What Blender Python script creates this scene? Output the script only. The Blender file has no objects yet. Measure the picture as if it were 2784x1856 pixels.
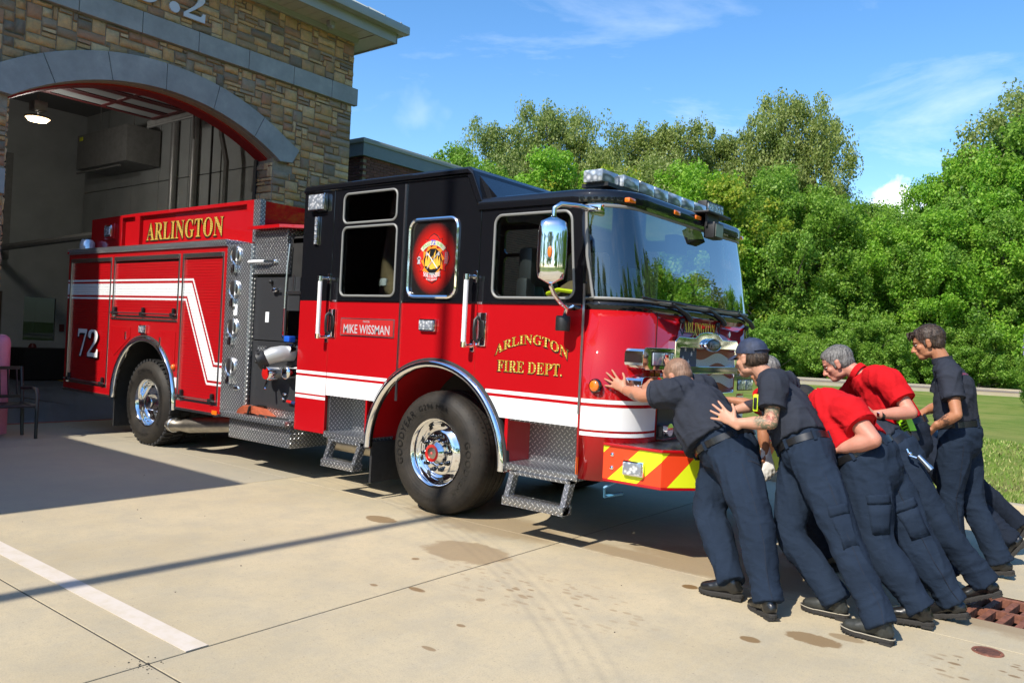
import bpy, bmesh, math, random
from math import sin, cos, pi, sqrt, radians, atan2
from mathutils import Vector, Matrix, noise
from mathutils.geometry import tessellate_polygon
random.seed(7)
SC = bpy.context.scene
COL = SC.collection

# ---------------------------------------------------------------- camera
cd = bpy.data.cameras.new('camera'); cam = bpy.data.objects.new('camera', cd); COL.objects.link(cam)
cd.sensor_width = 36.0; cd.lens = 28.04; cd.clip_end = 3000; cd.clip_start = 0.05
cr = Vector((0.78675634, 0.61515316, 0.05100052)); cu_ = Vector((-0.04096099, -0.03041159, 0.99869782)); cf = Vector((-0.61590313, 0.78782087, -0.00127077))
cam.matrix_world = Matrix(((cr.x, cu_.x, -cf.x, 4.74), (cr.y, cu_.y, -cf.y, -5.0), (cr.z, cu_.z, -cf.z, 1.54), (0, 0, 0, 1)))
SC.camera = cam

# ---------------------------------------------------------------- light
SUN = Vector((-0.045, -1.0, 1.03)).normalized()
sl = bpy.data.lights.new('sun', 'SUN'); sl.energy = 4.6; sl.angle = radians(0.55); sl.color = (1.0, 0.93, 0.82)
so = bpy.data.objects.new('sun', sl); COL.objects.link(so)
so.rotation_euler = SUN.to_track_quat('Z', 'Y').to_euler(); so.location = (0, -20, 30)
W = bpy.data.worlds.new('World'); SC.world = W; W.use_nodes = True
wt = W.node_tree; wt.nodes.clear()
def wn(t): return wt.nodes.new(t)
wo = wn('ShaderNodeOutputWorld'); wb = wn('ShaderNodeBackground'); sky = wn('ShaderNodeTexSky')
sky.sky_type = 'NISHITA'; sky.sun_disc = False
sky.sun_elevation = math.asin(SUN.z); sky.sun_rotation = atan2(SUN.x, SUN.y)
sky.air_density = 1.0; sky.dust_density = 0.4; sky.ozone_density = 2.6; sky.altitude = 100
wb.inputs['Strength'].default_value = 0.15
# thin high cloud and one low cumulus, by direction
tc = wn('ShaderNodeTexCoord')
def wmath(op, a, b=None, clamp=False):
    n = wn('ShaderNodeMath'); n.operation = op; n.use_clamp = clamp
    for i, v in enumerate((a, b)):
        if v is None: continue
        if isinstance(v, (int, float)): n.inputs[i].default_value = v
        else: wt.links.new(v, n.inputs[i])
    return n.outputs[0]
mp = wn('ShaderNodeMapping'); mp.inputs['Scale'].default_value = (1.0, 1.0, 3.2); mp.inputs['Rotation'].default_value = (0.1, 0.35, 0.6)
wt.links.new(tc.outputs['Generated'], mp.inputs['Vector'])
nz = wn('ShaderNodeTexNoise'); nz.inputs['Scale'].default_value = 2.6; nz.inputs['Detail'].default_value = 9; nz.inputs['Roughness'].default_value = 0.62; nz.inputs['Distortion'].default_value = 0.5
wt.links.new(mp.outputs[0], nz.inputs['Vector'])
wisp = wmath('MULTIPLY', wmath('SUBTRACT', nz.outputs['Fac'], 0.53, True), 2.3, True)
sep = wn('ShaderNodeSeparateXYZ'); wt.links.new(tc.outputs['Generated'], sep.inputs[0])
low = wmath('SUBTRACT', 1.0, wmath('MULTIPLY', sep.outputs['Z'], 1.7), True)      # thin haze towards the horizon
wisp = wmath('MULTIPLY', wisp, wmath('ADD', low, 0.12), True)
base_h = wmath('MULTIPLY', wmath('POWER', low, 5.0), 0.06)
cl = wmath('ADD', wisp, base_h, True)
def puff(d, r, s):
    vd = wn('ShaderNodeVectorMath'); vd.operation = 'DISTANCE'
    n2 = wn('ShaderNodeTexNoise'); n2.inputs['Scale'].default_value = 34; n2.inputs['Detail'].default_value = 5
    wt.links.new(tc.outputs['Generated'], n2.inputs['Vector'])
    wt.links.new(tc.outputs['Generated'], vd.inputs[0]); vd.inputs[1].default_value = d
    e = wmath('ADD', vd.outputs['Value'], wmath('MULTIPLY', wmath('SUBTRACT', n2.outputs['Fac'], 0.5), r * 1.9))
    return wmath('MULTIPLY', wmath('MULTIPLY', wmath('SUBTRACT', r, e), s), 1.0, True)
p1 = puff((-0.212, 0.960, 0.178), 0.028, 90)
p2 = puff((-0.165, 0.972, 0.150), 0.045, 70)
p3 = wmath('MULTIPLY', puff((-0.685, 0.677, 0.267), 0.030, 14), 0.30)
cum = wmath('MAXIMUM', wmath('MAXIMUM', p1, p2), p3)
cl = wmath('MAXIMUM', cl, cum, True)
mx = wn('ShaderNodeMix'); mx.data_type = 'RGBA'
wt.links.new(cl, mx.inputs['Factor'])
hs = wn('ShaderNodeHueSaturation'); hs.inputs['Saturation'].default_value = 1.24; hs.inputs['Value'].default_value = 1.08
wt.links.new(sky.outputs[0], hs.inputs['Color']); wt.links.new(hs.outputs[0], mx.inputs['A']); mx.inputs['B'].default_value = (7.2, 7.6, 8.0, 1)
wt.links.new(mx.outputs['Result'], wb.inputs['Color']); wt.links.new(wb.outputs[0], wo.inputs['Surface'])

SC.view_settings.view_transform = 'Standard'; SC.view_settings.look = 'None'
SC.view_settings.exposure = 0.57; SC.view_settings.gamma = 1.0; SC.view_settings.use_curve_mapping = False
SC.render.engine = 'CYCLES'
SC.cycles.max_bounces = 8; SC.cycles.diffuse_bounces = 4; SC.cycles.glossy_bounces = 4; SC.cycles.transparent_max_bounces = 12
SC.cycles.use_denoising = True

# ---------------------------------------------------------------- materials
def nt(m): return m.node_tree
class N:
    """small node helper"""
    def __init__(s, name):
        s.m = bpy.data.materials.new(name); s.m.use_nodes = True; s.t = s.m.node_tree
        s.b = s.t.nodes['Principled BSDF']; s.L = s.t.links.new
    def n(s, t, **k):
        o = s.t.nodes.new(t)
        for a, v in k.items(): setattr(o, a, v)
        return o
    def set(s, node, inp, v):
        if hasattr(v, 'is_output') or isinstance(v, bpy.types.NodeSocket): s.L(v, node.inputs[inp])
        else: node.inputs[inp].default_value = v
    def math(s, op, a, b=None, c=None, clamp=False):
        o = s.n('ShaderNodeMath', operation=op, use_clamp=clamp)
        for i, v in enumerate((a, b, c)):
            if v is not None: s.set(o, i, v)
        return o.outputs[0]
    def pos(s): return s.n('ShaderNodeNewGeometry').outputs['Position']
    def obj(s): return s.n('ShaderNodeTexCoord').outputs['Object']
    def map(s, v, scale=(1, 1, 1), rot=(0, 0, 0), loc=(0, 0, 0)):
        o = s.n('ShaderNodeMapping'); s.L(v, o.inputs[0]); o.inputs['Scale'].default_value = scale
        o.inputs['Rotation'].default_value = rot; o.inputs['Location'].default_value = loc
        return o.outputs[0]
    def noise(s, v, scale, detail=4, rough=.5, dist=0):
        o = s.n('ShaderNodeTexNoise'); s.L(v, o.inputs['Vector']); o.inputs['Scale'].default_value = scale
        o.inputs['Detail'].default_value = detail; o.inputs['Roughness'].default_value = rough; o.inputs['Distortion'].default_value = dist
        return o.outputs['Fac']
    def ramp(s, f, stops, interp='LINEAR'):
        o = s.n('ShaderNodeValToRGB'); s.L(f, o.inputs[0]); e = o.color_ramp.elements; o.color_ramp.interpolation = interp
        while len(e) < len(stops): e.new(.5)
        for q, (p, c) in zip(e, stops): q.position = p; q.color = (*c, 1) if len(c) == 3 else c
        return o.outputs[0]
    def mix(s, f, a, b, bt='MIX'):
        o = s.n('ShaderNodeMix', data_type='RGBA', blend_type=bt)
        for k, v in (('Factor', f), ('A', a), ('B', b)):
            if isinstance(v, tuple) and len(v) == 3: v = (*v, 1)
            if isinstance(v, bpy.types.NodeSocket): s.L(v, o.inputs[k])
            else: o.inputs[k].default_value = v
        return o.outputs['Result']
    def sep(s, v):
        o = s.n('ShaderNodeSeparateXYZ'); s.L(v, o.inputs[0]); return o.outputs
    def comb(s, x, y, z):
        o = s.n('ShaderNodeCombineXYZ')
        for i, v in enumerate((x, y, z)): s.set(o, i, v)
        return o.outputs[0]
    def bump(s, h, strength=.3, dist=.01):
        o = s.n('ShaderNodeBump'); s.L(h, o.inputs['Height']); o.inputs['Strength'].default_value = strength; o.inputs['Distance'].default_value = dist
        s.L(o.outputs[0], s.b.inputs['Normal']); return o.outputs[0]
    def p(s, **k):
        nm = dict(col='Base Color', rough='Roughness', metal='Metallic', coat='Coat Weight', coatr='Coat Roughness', spec='Specular IOR Level', emi='Emission Color', emis='Emission Strength', sheen='Sheen Weight', trans='Transmission Weight', ior='IOR', sss='Subsurface Weight', alpha='Alpha', aniso='Anisotropic')
        for a, v in k.items():
            if isinstance(v, tuple) and len(v) == 3 and a in ('col', 'emi'): v = (*v, 1)
            s.set(s.b, nm[a], v)
        return s
def simple(name, col, rough=.5, metal=0, var=0, scale=8, bump=0, **k):
    q = N(name); q.p(col=col, rough=rough, metal=metal, **k)
    if var or bump:
        f = q.noise(q.obj(), scale, 5, .6)
        if var:
            c0 = tuple(max(0, c * (1 - var)) for c in col); c1 = tuple(min(1, c * (1 + var)) for c in col)
            q.p(col=q.ramp(f, [(.3, c0), (.7, c1)]))
        if bump: q.bump(f, bump, .01)
    return q.m
M = {}
RED = (.40, .0025, .006)
def paint(name, col, fleck=0.0):
    q = N(name); f = q.noise(q.pos(), 1.3, 5, .6)
    q.p(col=q.ramp(f, [(.3, tuple(c * .93 for c in col)), (.7, col)]), rough=.6, coat=1.0, coatr=.02, spec=.08)
    g = q.noise(q.pos(), 2.2, 1, .5); q.bump(g, .06, .01)
    return q.m
M['red'] = paint('red_paint', RED)
M['black'] = paint('black_paint', (.0035, .004, .006))
M['wht'] = simple('white_reflective', (.78, .79, .80), .35, coat=.3)
M['blackmat'] = simple('black_plastic', (.012, .012, .013), .5, var=.2)
M['rubber'] = simple('rubber', (.016, .016, .017), .75, var=.3, scale=20, bump=.15)
M['chrome'] = simple('chrome', (.88, .89, .9), .045, 1, var=.02, scale=5)
M['alu'] = simple('brushed_aluminium', (.66, .67, .68), .28, 1, var=.06, scale=30)
M['steel'] = simple('exhaust_steel', (.42, .39, .34), .38, 1, var=.2, scale=12, bump=.1)
M['pump'] = simple('pump_panel_black', (.03, .031, .034), .38, var=.12, scale=60, bump=.05, coat=.3, coatr=.2)
M['seat'] = simple('seat_vinyl', (.03, .03, .032), .45, bump=.1, scale=40)
M['amber'] = simple('amber_lens', (.85, .17, .01), .15, coat=1)
M['redlens'] = simple('red_lens', (.6, .01, .01), .15, coat=1)
M['yel'] = simple('yellow_reflective', (.75, .80, .02), .35)
M['org'] = simple('orange_reflective', (.75, .07, .015), .35)
M['dark'] = simple('underbody_dark', (.015, .014, .013), .7, var=.3)
M['hydr'] = simple('hose_orange', (.42, .09, .035), .8, var=.2, scale=30, bump=.2)
M['lens'] = simple('clear_lens', (.75, .78, .82), .12, .55, coat=1)
q = N('led_lens'); v = q.n('ShaderNodeTexVoronoi'); q.L(q.obj(), v.inputs['Vector']); v.inputs['Scale'].default_value = 34
q.p(col=q.ramp(v.outputs['Distance'], [(.1, (.95, .97, 1)), (.55, (.28, .31, .36))]), rough=.12, metal=.35, coat=1); q.bump(v.outputs['Distance'], .6, .01); M['led'] = q.m
def goldm(name, dark=.35):
    q = N(name); x = q.sep(q.pos())
    s1 = q.math('SINE', q.math('MULTIPLY', q.math('ADD', x[2], q.math('MULTIPLY', x[0], .6)), 150))
    s2 = q.math('SINE', q.math('MULTIPLY', q.math('SUBTRACT', x[2], q.math('MULTIPLY', x[0], .8)), 150))
    q.p(col=q.ramp(q.math('MULTIPLY', s1, s2), [(.25, (.45, .26, .03)), (.62, (.95, .76, .22))]), rough=.35, metal=.25); return q.m
M['gold'] = goldm('gold_leaf')
M['goldflat'] = simple('gold_vinyl', (.75, .50, .04), .4)
M['ink'] = simple('black_vinyl', (.006, .006, .006), .45)
M['navyv'] = simple('navy_vinyl', (.012, .03, .12), .4)
# diamond tread plate
q = N('diamond_plate'); P_ = q.pos(); g = q.n('ShaderNodeNewGeometry'); nx = q.sep(g.outputs['True Normal'])
ax = q.math('GREATER_THAN', q.math('ABSOLUTE', nx[0]), .7); az = q.math('GREATER_THAN', q.math('ABSOLUTE', nx[2]), .7); px = q.sep(P_)
def lerp(f, a, b): return q.math('ADD', q.math('MULTIPLY', f, b), q.math('MULTIPLY', q.math('SUBTRACT', 1, f), a))
u = lerp(ax, px[0], px[1]); w_ = lerp(az, px[2], px[1])
S = 1 / .034
r1 = q.math('MULTIPLY', q.math('ADD', u, w_), S * .7071); r2 = q.math('MULTIPLY', q.math('SUBTRACT', u, w_), S * .7071)
par = q.math('MODULO', q.math('ABSOLUTE', q.math('ADD', q.math('FLOOR', r1), q.math('FLOOR', r2))), 2)
f1 = q.math('SUBTRACT', q.math('FRACT', r1), .5); f2 = q.math('SUBTRACT', q.math('FRACT', r2), .5)
a_ = lerp(par, f1, f2); b_ = lerp(par, f2, f1)
h = q.math('SUBTRACT', 1, q.math('ADD', q.math('MULTIPLY', q.math('MULTIPLY', a_, a_), 4.3), q.math('MULTIPLY', q.math('MULTIPLY', b_, b_), 50)), clamp=True)
h = q.math('MULTIPLY', h, 2.0, clamp=True)
q.p(metal=.9, rough=q.math('SUBTRACT', .34, q.math('MULTIPLY', h, .06)), col=q.ramp(h, [(0, (.30, .31, .33)), (.8, (.95, .96, .97))])); q.bump(h, 1.0, .006)
M['diamond'] = q.m
# thin glass
def glass(name, tint, gl=.9, fres=1.5, boost=1.7):
    q = N(name); t = q.t; t.nodes.remove(q.b); out = t.nodes['Material Output']
    fr = q.n('ShaderNodeFresnel'); fr.inputs[0].default_value = fres
    tr = q.n('ShaderNodeBsdfTransparent'); tr.inputs[0].default_value = (*tint, 1); gs = q.n('ShaderNodeBsdfGlossy'); gs.inputs['Roughness'].default_value = .01
    gs.inputs[0].default_value = (gl, gl, gl, 1)
    ms = q.n('ShaderNodeMixShader'); q.L(q.math('MULTIPLY', fr.outputs[0], boost, clamp=True), ms.inputs[0]); q.L(tr.outputs[0], ms.inputs[1]); q.L(gs.outputs[0], ms.inputs[2]); q.L(ms.outputs[0], out.inputs[0])
    return q.m
M['wsglass'] = glass('windshield_glass', (.62, .78, .74), .9, 1.75, 2.1)
M['glass'] = glass('side_glass', (.88, .93, .92), .8, 1.35, 1.2)
M['darkglass'] = glass('dark_glass', (.12, .14, .15), .9, 1.5)

# ---------------------------------------------------------------- mesh helpers
def link(name, me, parent=None):
    o = bpy.data.objects.new(name, me); COL.objects.link(o)
    if parent is not None: o.parent = parent
    return o
def tag(o, label=None, cat=None, group=None, kind=None):
    if label: o['label'] = label
    if cat: o['category'] = cat
    if group: o['group'] = group
    if kind: o['kind'] = kind
    return o
def empty(name, loc=(0, 0, 0), parent=None):
    o = bpy.data.objects.new(name, None); COL.objects.link(o); o.location = loc; o.empty_display_size = .1
    if parent is not None: o.parent = parent
    return o
def rrect(x0, x1, z0, z1, r=.05, n=5):
    o = []
    for cx, cz, a0 in ((x1 - r, z1 - r, 0), (x0 + r, z1 - r, 90), (x0 + r, z0 + r, 180), (x1 - r, z0 + r, 270)):
        for i in range(n + 1):
            a = radians(a0 + 90 * i / n); o.append((cx + r * cos(a), cz + r * sin(a)))
    return o
class MB:
    def __init__(s): s.v = []; s.f = []; s.m = []; s.sm = []
    def add(s, vs, fs, m=0, sm=False):
        k = len(s.v); s.v += [tuple(v) for v in vs]; s.f += [tuple(i + k for i in f) for f in fs]; s.m += [m] * len(fs); s.sm += [sm] * len(fs); return s
    def box(s, x0, x1, y0, y1, z0, z1, m=0):
        vs = [(x, y, z) for z in (z0, z1) for y in (y0, y1) for x in (x0, x1)]
        return s.add(vs, [(0, 2, 3, 1), (4, 5, 7, 6), (0, 1, 5, 4), (2, 6, 7, 3), (0, 4, 6, 2), (1, 3, 7, 5)], m)
    def cbox(s, x0, x1, y0, y1, z0, z1, c=.01, m=0):
        """box with chamfered edges"""
        a = Vector(((x0 + x1) / 2, (y0 + y1) / 2, (z0 + z1) / 2)); h = Vector(((x1 - x0) / 2, (y1 - y0) / 2, (z1 - z0) / 2)); c = min(c, min(h) * .95)
        bm = bmesh.new(); bmesh.ops.create_cube(bm, size=2)
        for v in bm.verts: v.co = Vector((v.co.x * h.x, v.co.y * h.y, v.co.z * h.z)) + a
        bmesh.ops.bevel(bm, geom=bm.edges[:], offset=c, segments=2, profile=.6, affect='EDGES')
        bm.verts.index_update(); s.add([v.co[:] for v in bm.verts], [tuple(v.index for v in f.verts) for f in bm.faces], m, True); bm.free(); return s
    def prism(s, poly, ax, a0, a1, m=0, holes=(), caps=True, sm=False):
        """poly in the plane normal to ax, extruded a0..a1. ax 'y': (x,z); 'x': (y,z); 'z': (x,y)"""
        def P(p, a): return {'y': (p[0], a, p[1]), 'x': (a, p[0], p[1]), 'z': (p[0], p[1], a)}[ax]
        loops = [list(poly)] + [list(h) for h in holes]; allp = [p for l in loops for p in l]; n = len(allp)
        vs = [P(p, a0) for p in allp] + [P(p, a1) for p in allp]; fs = []
        if caps:
            if holes or len(poly) > 4:
                tr = tessellate_polygon([[Vector((p[0], p[1], 0)) for p in l] for l in loops])
            else: tr = [tuple(range(len(poly)))]
            for t in tr: fs.append(tuple(t)); fs.append(tuple(i + n for i in reversed(t)))
        k = 0; side = []
        for l in loops:
            L = len(l)
            for i in range(L): j = (i + 1) % L; side.append((k + i, k + j, k + j + n, k + i + n))
            k += L
        s.add(vs, fs, m, False); kk = len(s.v) - 2 * n
        s.f += [tuple(i + kk for i in f) for f in side]; s.m += [m] * len(side); s.sm += [sm] * len(side); return s
    def tube(s, pts, r, seg=8, m=0, closed=False, caps=True):
        pts = [Vector(p) for p in pts]; n = len(pts); rs = r if isinstance(r, (list, tuple)) else [r] * n; vs = []; fs = []; prev = None
        for i, p in enumerate(pts):
            a = pts[i - 1] if (i > 0 or closed) else p; b = pts[(i + 1) % n] if (i < n - 1 or closed) else p
            t = (b - a).normalized()
            if prev is None: u = t.cross(Vector((0, 0, 1)) if abs(t.z) < .9 else Vector((1, 0, 0))).normalized()
            else: u = (prev - t * prev.dot(t)).normalized()
            prev = u; w = t.cross(u)
            for k in range(seg): an = 2 * pi * k / seg; vs.append(p + (u * cos(an) + w * sin(an)) * rs[i])
        m_ = n if closed else n - 1
        for i in range(m_):
            for k in range(seg): j = (i + 1) % n; fs.append((i * seg + k, i * seg + (k + 1) % seg, j * seg + (k + 1) % seg, j * seg + k))
        s.add(vs, fs, m, True)
        if caps and not closed:
            k0 = len(s.v) - n * seg; s.f += [tuple(k0 + i for i in reversed(range(seg))), tuple(k0 + (n - 1) * seg + i for i in range(seg))]; s.m += [m, m]; s.sm += [False, False]
        return s
    def lathe(s, prof, c, ax='y', seg=32, m=0, sm=True, a0=0, a1=2 * pi):
        """prof: (radius, height along axis)"""
        full = abs(a1 - a0) > 6.28; n = seg if full else seg + 1; vs = []; fs = []
        for (r, h) in prof:
            for k in range(n):
                a = a0 + (a1 - a0) * k / seg; p = {'y': (r * cos(a), h, r * sin(a)), 'x': (h, r * cos(a), r * sin(a)), 'z': (r * cos(a), r * sin(a), h)}[ax]
                vs.append((c[0] + p[0], c[1] + p[1], c[2] + p[2]))
        for i in range(len(prof) - 1):
            for k in range(seg): j = (k + 1) % n; fs.append((i * n + k, i * n + j, (i + 1) * n + j, (i + 1) * n + k))
        return s.add(vs, fs, m, sm)
    def ball(s, c, r, seg=12, rings=8, m=0):
        r = r if isinstance(r, (tuple, list)) else (r, r, r); vs = []; fs = []
        for i in range(rings + 1):
            t = pi * i / rings
            for k in range(seg): a = 2 * pi * k / seg; vs.append((c[0] + r[0] * sin(t) * cos(a), c[1] + r[1] * sin(t) * sin(a), c[2] + r[2] * cos(t)))
        for i in range(rings):
            for k in range(seg): j = (k + 1) % seg; fs.append((i * seg + k, (i + 1) * seg + k, (i + 1) * seg + j, i * seg + j))
        return s.add(vs, fs, m, True)
    def mesh(s, name, mats, angle=40, merge=False):
        me = bpy.data.meshes.new(name); me.from_pydata(s.v, [], s.f)
        for x in (mats if isinstance(mats, (list, tuple)) else [mats]): me.materials.append(M[x] if isinstance(x, str) else x)
        me.polygons.foreach_set('material_index', s.m); me.polygons.foreach_set('use_smooth', s.sm)
        bm = bmesh.new(); bm.from_mesh(me)
        if merge: bmesh.ops.remove_doubles(bm, verts=bm.verts, dist=1e-4)
        bmesh.ops.recalc_face_normals(bm, faces=bm.faces); bm.to_mesh(me); bm.free()
        if any(s.sm): me.set_sharp_from_angle(angle=radians(angle))
        me.update(); return me
    def build(s, name, mats, parent=None, bev=0, seg=2, **k):
        o = link(name, s.mesh(name, mats, **k), parent)
        if bev:
            b = o.modifiers.new('bevel', 'BEVEL'); b.width = bev; b.segments = seg; b.limit_method = 'ANGLE'; b.angle_limit = radians(50)
            b.harden_normals = False
        return o
def dup(o, parent=None, off=(0, 0, 0)):
    c = o.copy(); COL.objects.link(c); c.location = o.location + Vector(off)
    if parent is not None: c.parent = parent
    for ch in [x for x in SC.objects if x.parent == o]: dup_child(ch, c)
    return c
def dup_child(ch, par):
    c = ch.copy(); COL.objects.link(c); c.parent = par
    for g in [x for x in SC.objects if x.parent == ch]: dup_child(g, c)
# lettering (the serif face is the bold mathematical alphabet of the built-in font)
def serif(t):
    return ''.join(chr(0x1D400 + ord(c) - 65) if 'A' <= c <= 'Z' else chr(0x1D7CE + ord(c) - 48) if c.isdigit() else c for c in t)
def ital(t): return ''.join(chr(0x1D468 + ord(c) - 65) if c < 'a' else chr(0x1D482 + ord(c) - 97) for c in t)
def text(name, s, o, u, v, w, h, depth, mat, parent, warp=None, spacing=1.0, off=0.0):
    """flat lettering: lower left corner o, along u, up v, fitted to w x h"""
    cu = bpy.data.curves.new(name, 'FONT'); cu.body = s; cu.size = 1; cu.space_character = spacing; cu.resolution_u = 3; cu.offset = off
    ob = bpy.data.objects.new(name, cu); COL.objects.link(ob); dg = bpy.context.evaluated_depsgraph_get()
    me = bpy.data.meshes.new_from_object(ob.evaluated_get(dg)); bpy.data.objects.remove(ob); bpy.data.curves.remove(cu)
    if not me.vertices: return None
    xs = [q.co.x for q in me.vertices]; ys = [q.co.y for q in me.vertices]; x0, x1, y0, y1 = min(xs), max(xs), min(ys), max(ys)
    o, u, v = Vector(o), Vector(u), Vector(v); n = u.cross(v)
    for q in me.vertices:
        a = (q.co.x - x0) / (x1 - x0) * w; b = (q.co.y - y0) / (y1 - y0) * h
        if warp: a, b = warp(a, b)
        q.co = o + u * a + v * b + n * depth
    me.materials.clear(); me.materials.append(M[mat] if isinstance(mat, str) else mat); me.update()
    return link(name, me, parent)
X3, Y3, Z3 = Vector((1, 0, 0)), Vector((0, 1, 0)), Vector((0, 0, 1))

# ================================================================ SETTING
def blob(q, P, x, y, rx, ry, seed=0, n=.35, sc=6.0, soft=.25, rot=0):
    v = q.map(q.map(P, loc=(-x, -y, 0)), scale=(1 / rx, 1 / ry, 0), rot=(0, 0, rot))
    l = q.n('ShaderNodeVectorMath', operation='LENGTH'); q.L(v, l.inputs[0])
    f = q.noise(q.map(P, loc=(seed * 3.1, seed, 0)), sc, 4, .6)
    d = q.math('ADD', l.outputs['Value'], q.math('MULTIPLY', q.math('SUBTRACT', f, .5), n * 4))
    return q.math('DIVIDE', q.math('SUBTRACT', 1, d), soft, clamp=True)
q = N('driveway_concrete'); P = q.pos()
n1 = q.noise(P, .55, 6, .6); n2 = q.noise(P, 3.5, 8, .62); n3 = q.noise(P, 120, 4, .7); n4 = q.noise(q.map(P, scale=(14, 1.3, 1), rot=(0, 0, .15)), 3, 5, .6)
oi = q.n('ShaderNodeObjectInfo')
base = q.ramp(n1, [(.3, (.37, .305, .19)), (.5, (.46, .38, .24)), (.72, (.52, .43, .275))])
base = q.mix(q.math('MULTIPLY', q.ramp(n2, [(.42, (0, 0, 0)), (.68, (1, 1, 1))]), .5), base, (.32, .29, .22))
base = q.mix(q.math('MULTIPLY', q.ramp(n4, [(.5, (0, 0, 0)), (.8, (1, 1, 1))]), .22), base, (.48, .44, .35))
base = q.mix(q.math('MULTIPLY', oi.outputs['Random'], .16), base, (.33, .31, .25))
base = q.mix(q.math('MULTIPLY', q.ramp(n3, [(.3, (1, 1, 1)), (.55, (0, 0, 0))]), .6), base, (.27, .23, .165))
n5 = q.noise(P, 24, 6, .7); base = q.mix(q.math('MULTIPLY', q.ramp(n5, [(.5, (0, 0, 0)), (.72, (1, 1, 1))]), .42), base, (.30, .265, .20)); base = q.mix(q.math('MULTIPLY', q.ramp(q.noise(P, 60, 2, .5), [(.68, (0, 0, 0)), (.72, (1, 1, 1))]), .6), base, (.15, .13, .10))
sx = q.sep(P)
# concrete mixed greyer between the cab and the door
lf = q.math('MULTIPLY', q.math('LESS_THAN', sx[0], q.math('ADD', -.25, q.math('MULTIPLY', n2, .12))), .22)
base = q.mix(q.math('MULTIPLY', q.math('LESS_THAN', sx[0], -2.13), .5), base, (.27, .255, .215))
# tyre scrub arcs
for rr, st in ((7.98, .3), (8.06, .22), (8.15, .3), (8.24, .2)):
    l = q.n('ShaderNodeVectorMath', operation='LENGTH'); q.L(q.map(P, loc=(2.9, 7.55, 0), scale=(1, 1, 0)), l.inputs[0])
    ring = q.math('SUBTRACT', 1, q.math('MULTIPLY', q.math('ABSOLUTE', q.math('SUBTRACT', l.outputs['Value'], rr)), 30), clamp=True)
    base = q.mix(q.math('MULTIPLY', q.math('MULTIPLY', ring, n2), st * 1.3), base, (.16, .15, .13))
wet = None
STAINS = [(-.15, -.40, .17, .10, .8), (.5, .2, .95, .42, .45), (1.0, -.62, .36, .26, .55), (1.36, -1.49, .07, .03, .9), (2.52, -.15, .055, .05, 1.0), (3.42, -.52, .16, .09, .8), (3.17, -.78, .06, .045, .9),
    (2.6, .55, 1.1, .4, .5), (4.25, .75, .75, .42, .55), (3.55, -.36, .1, .05, .6), (.88, -1.02, .03, .03, .8), (1.12, -1.62, .03, .02, .8), (1.75, -1.35, .03, .03, .6), (1.95, -1.75, .03, .02, .8), (2.05, -2.1, .05, .02, .7), (2.0, .25, 1.1, .16, .5)]
for i, (x, y, rx, ry, s) in enumerate(STAINS):
    b_ = q.math('MULTIPLY', blob(q, P, x, y, rx, ry, i + 1, .18 if rx > .12 else .08, 7 if rx > .3 else 18, .12 if rx < .5 else .35), s)
    wet = b_ if wet is None else q.math('MAXIMUM', wet, b_)
# drips and footprints by the drain
vo = q.n('ShaderNodeTexVoronoi'); q.L(q.map(P, scale=(9, 17, 1), rot=(0, 0, .2)), vo.inputs['Vector']); vo.inputs['Scale'].default_value = 1.0; vo.inputs['Randomness'].default_value = 1
dr = q.math('MULTIPLY', q.math('SUBTRACT', q.math('SUBTRACT', .47, vo.outputs['Distance']), q.math('MULTIPLY', q.noise(P, 5, 3), .33)), 14, clamp=True)
reg = q.math('MAXIMUM', blob(q, P, 4.35, -.32, .48, .34, 9, .2, 3, .4), blob(q, P, 1.9, -1.0, 1.1, .45, 4, .3, 3, 1.2))
wet = q.math('MAXIMUM', wet, q.math('MULTIPLY', q.math('MULTIPLY', dr, reg), .85))
col = q.mix(wet, base, q.mix(q.math('MULTIPLY', n2, .6), (.17, .10, .04), (.25, .16, .07)))
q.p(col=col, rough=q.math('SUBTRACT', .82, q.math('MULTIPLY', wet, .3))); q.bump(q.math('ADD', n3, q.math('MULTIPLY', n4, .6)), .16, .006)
M['concrete'] = q.m
q = N('joint_dirt'); q.p(col=(.05, .045, .035), rough=.9); M['joint'] = q.m
q = N('lawn'); P = q.pos(); a = q.noise(P, .35, 5, .6); b = q.noise(P, 2.2, 6, .65); c = q.noise(P, 30, 5, .7)
g = q.ramp(b, [(.25, (.075, .135, .014)), (.5, (.125, .20, .026)), (.75, (.21, .25, .05))])
g = q.mix(q.ramp(a, [(.42, (0, 0, 0)), (.62, (.75, .75, .75))]), g, (.27, .27, .075))
g = q.mix(q.math('MULTIPLY', blob(q, P, 3.5, 8.3, 1.1, 1.0, 3, .5, 1.4, .7), .85), g, q.mix(c, (.10, .07, .03), (.27, .20, .10)))
g = q.mix(q.ramp(c, [(.35, (.4, .4, .4)), (.6, (0, 0, 0))]), g, (.06, .10, .012))
q.p(col=g, rough=.85, spec=.2); q.bump(c, .9, .04); M['lawn'] = q.m
q = N('asphalt'); P = q.pos(); q.p(col=q.ramp(q.noise(P, 2, 6, .6), [(.3, (.15, .12, .10)), (.7, (.21, .17, .14))]), rough=.9); q.bump(q.noise(P, 90, 3), .2, .01); M['asphalt'] = q.m
M['roadline'] = simple('road_yellow', (.55, .36, .03), .7); M['roadwhite'] = simple('road_white', (.7, .7, .68), .7)
q = N('paint_stripe'); P = q.pos(); q.p(col=q.mix(q.ramp(q.noise(P, 9, 7, .7), [(.45, (0, 0, 0)), (.75, (.65, .65, .65))]), (.56, .50, .43), (.46, .385, .25)), rough=.7); q.bump(q.noise(P, 160, 3), .12, .005); M['stripe'] = q.m

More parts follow.
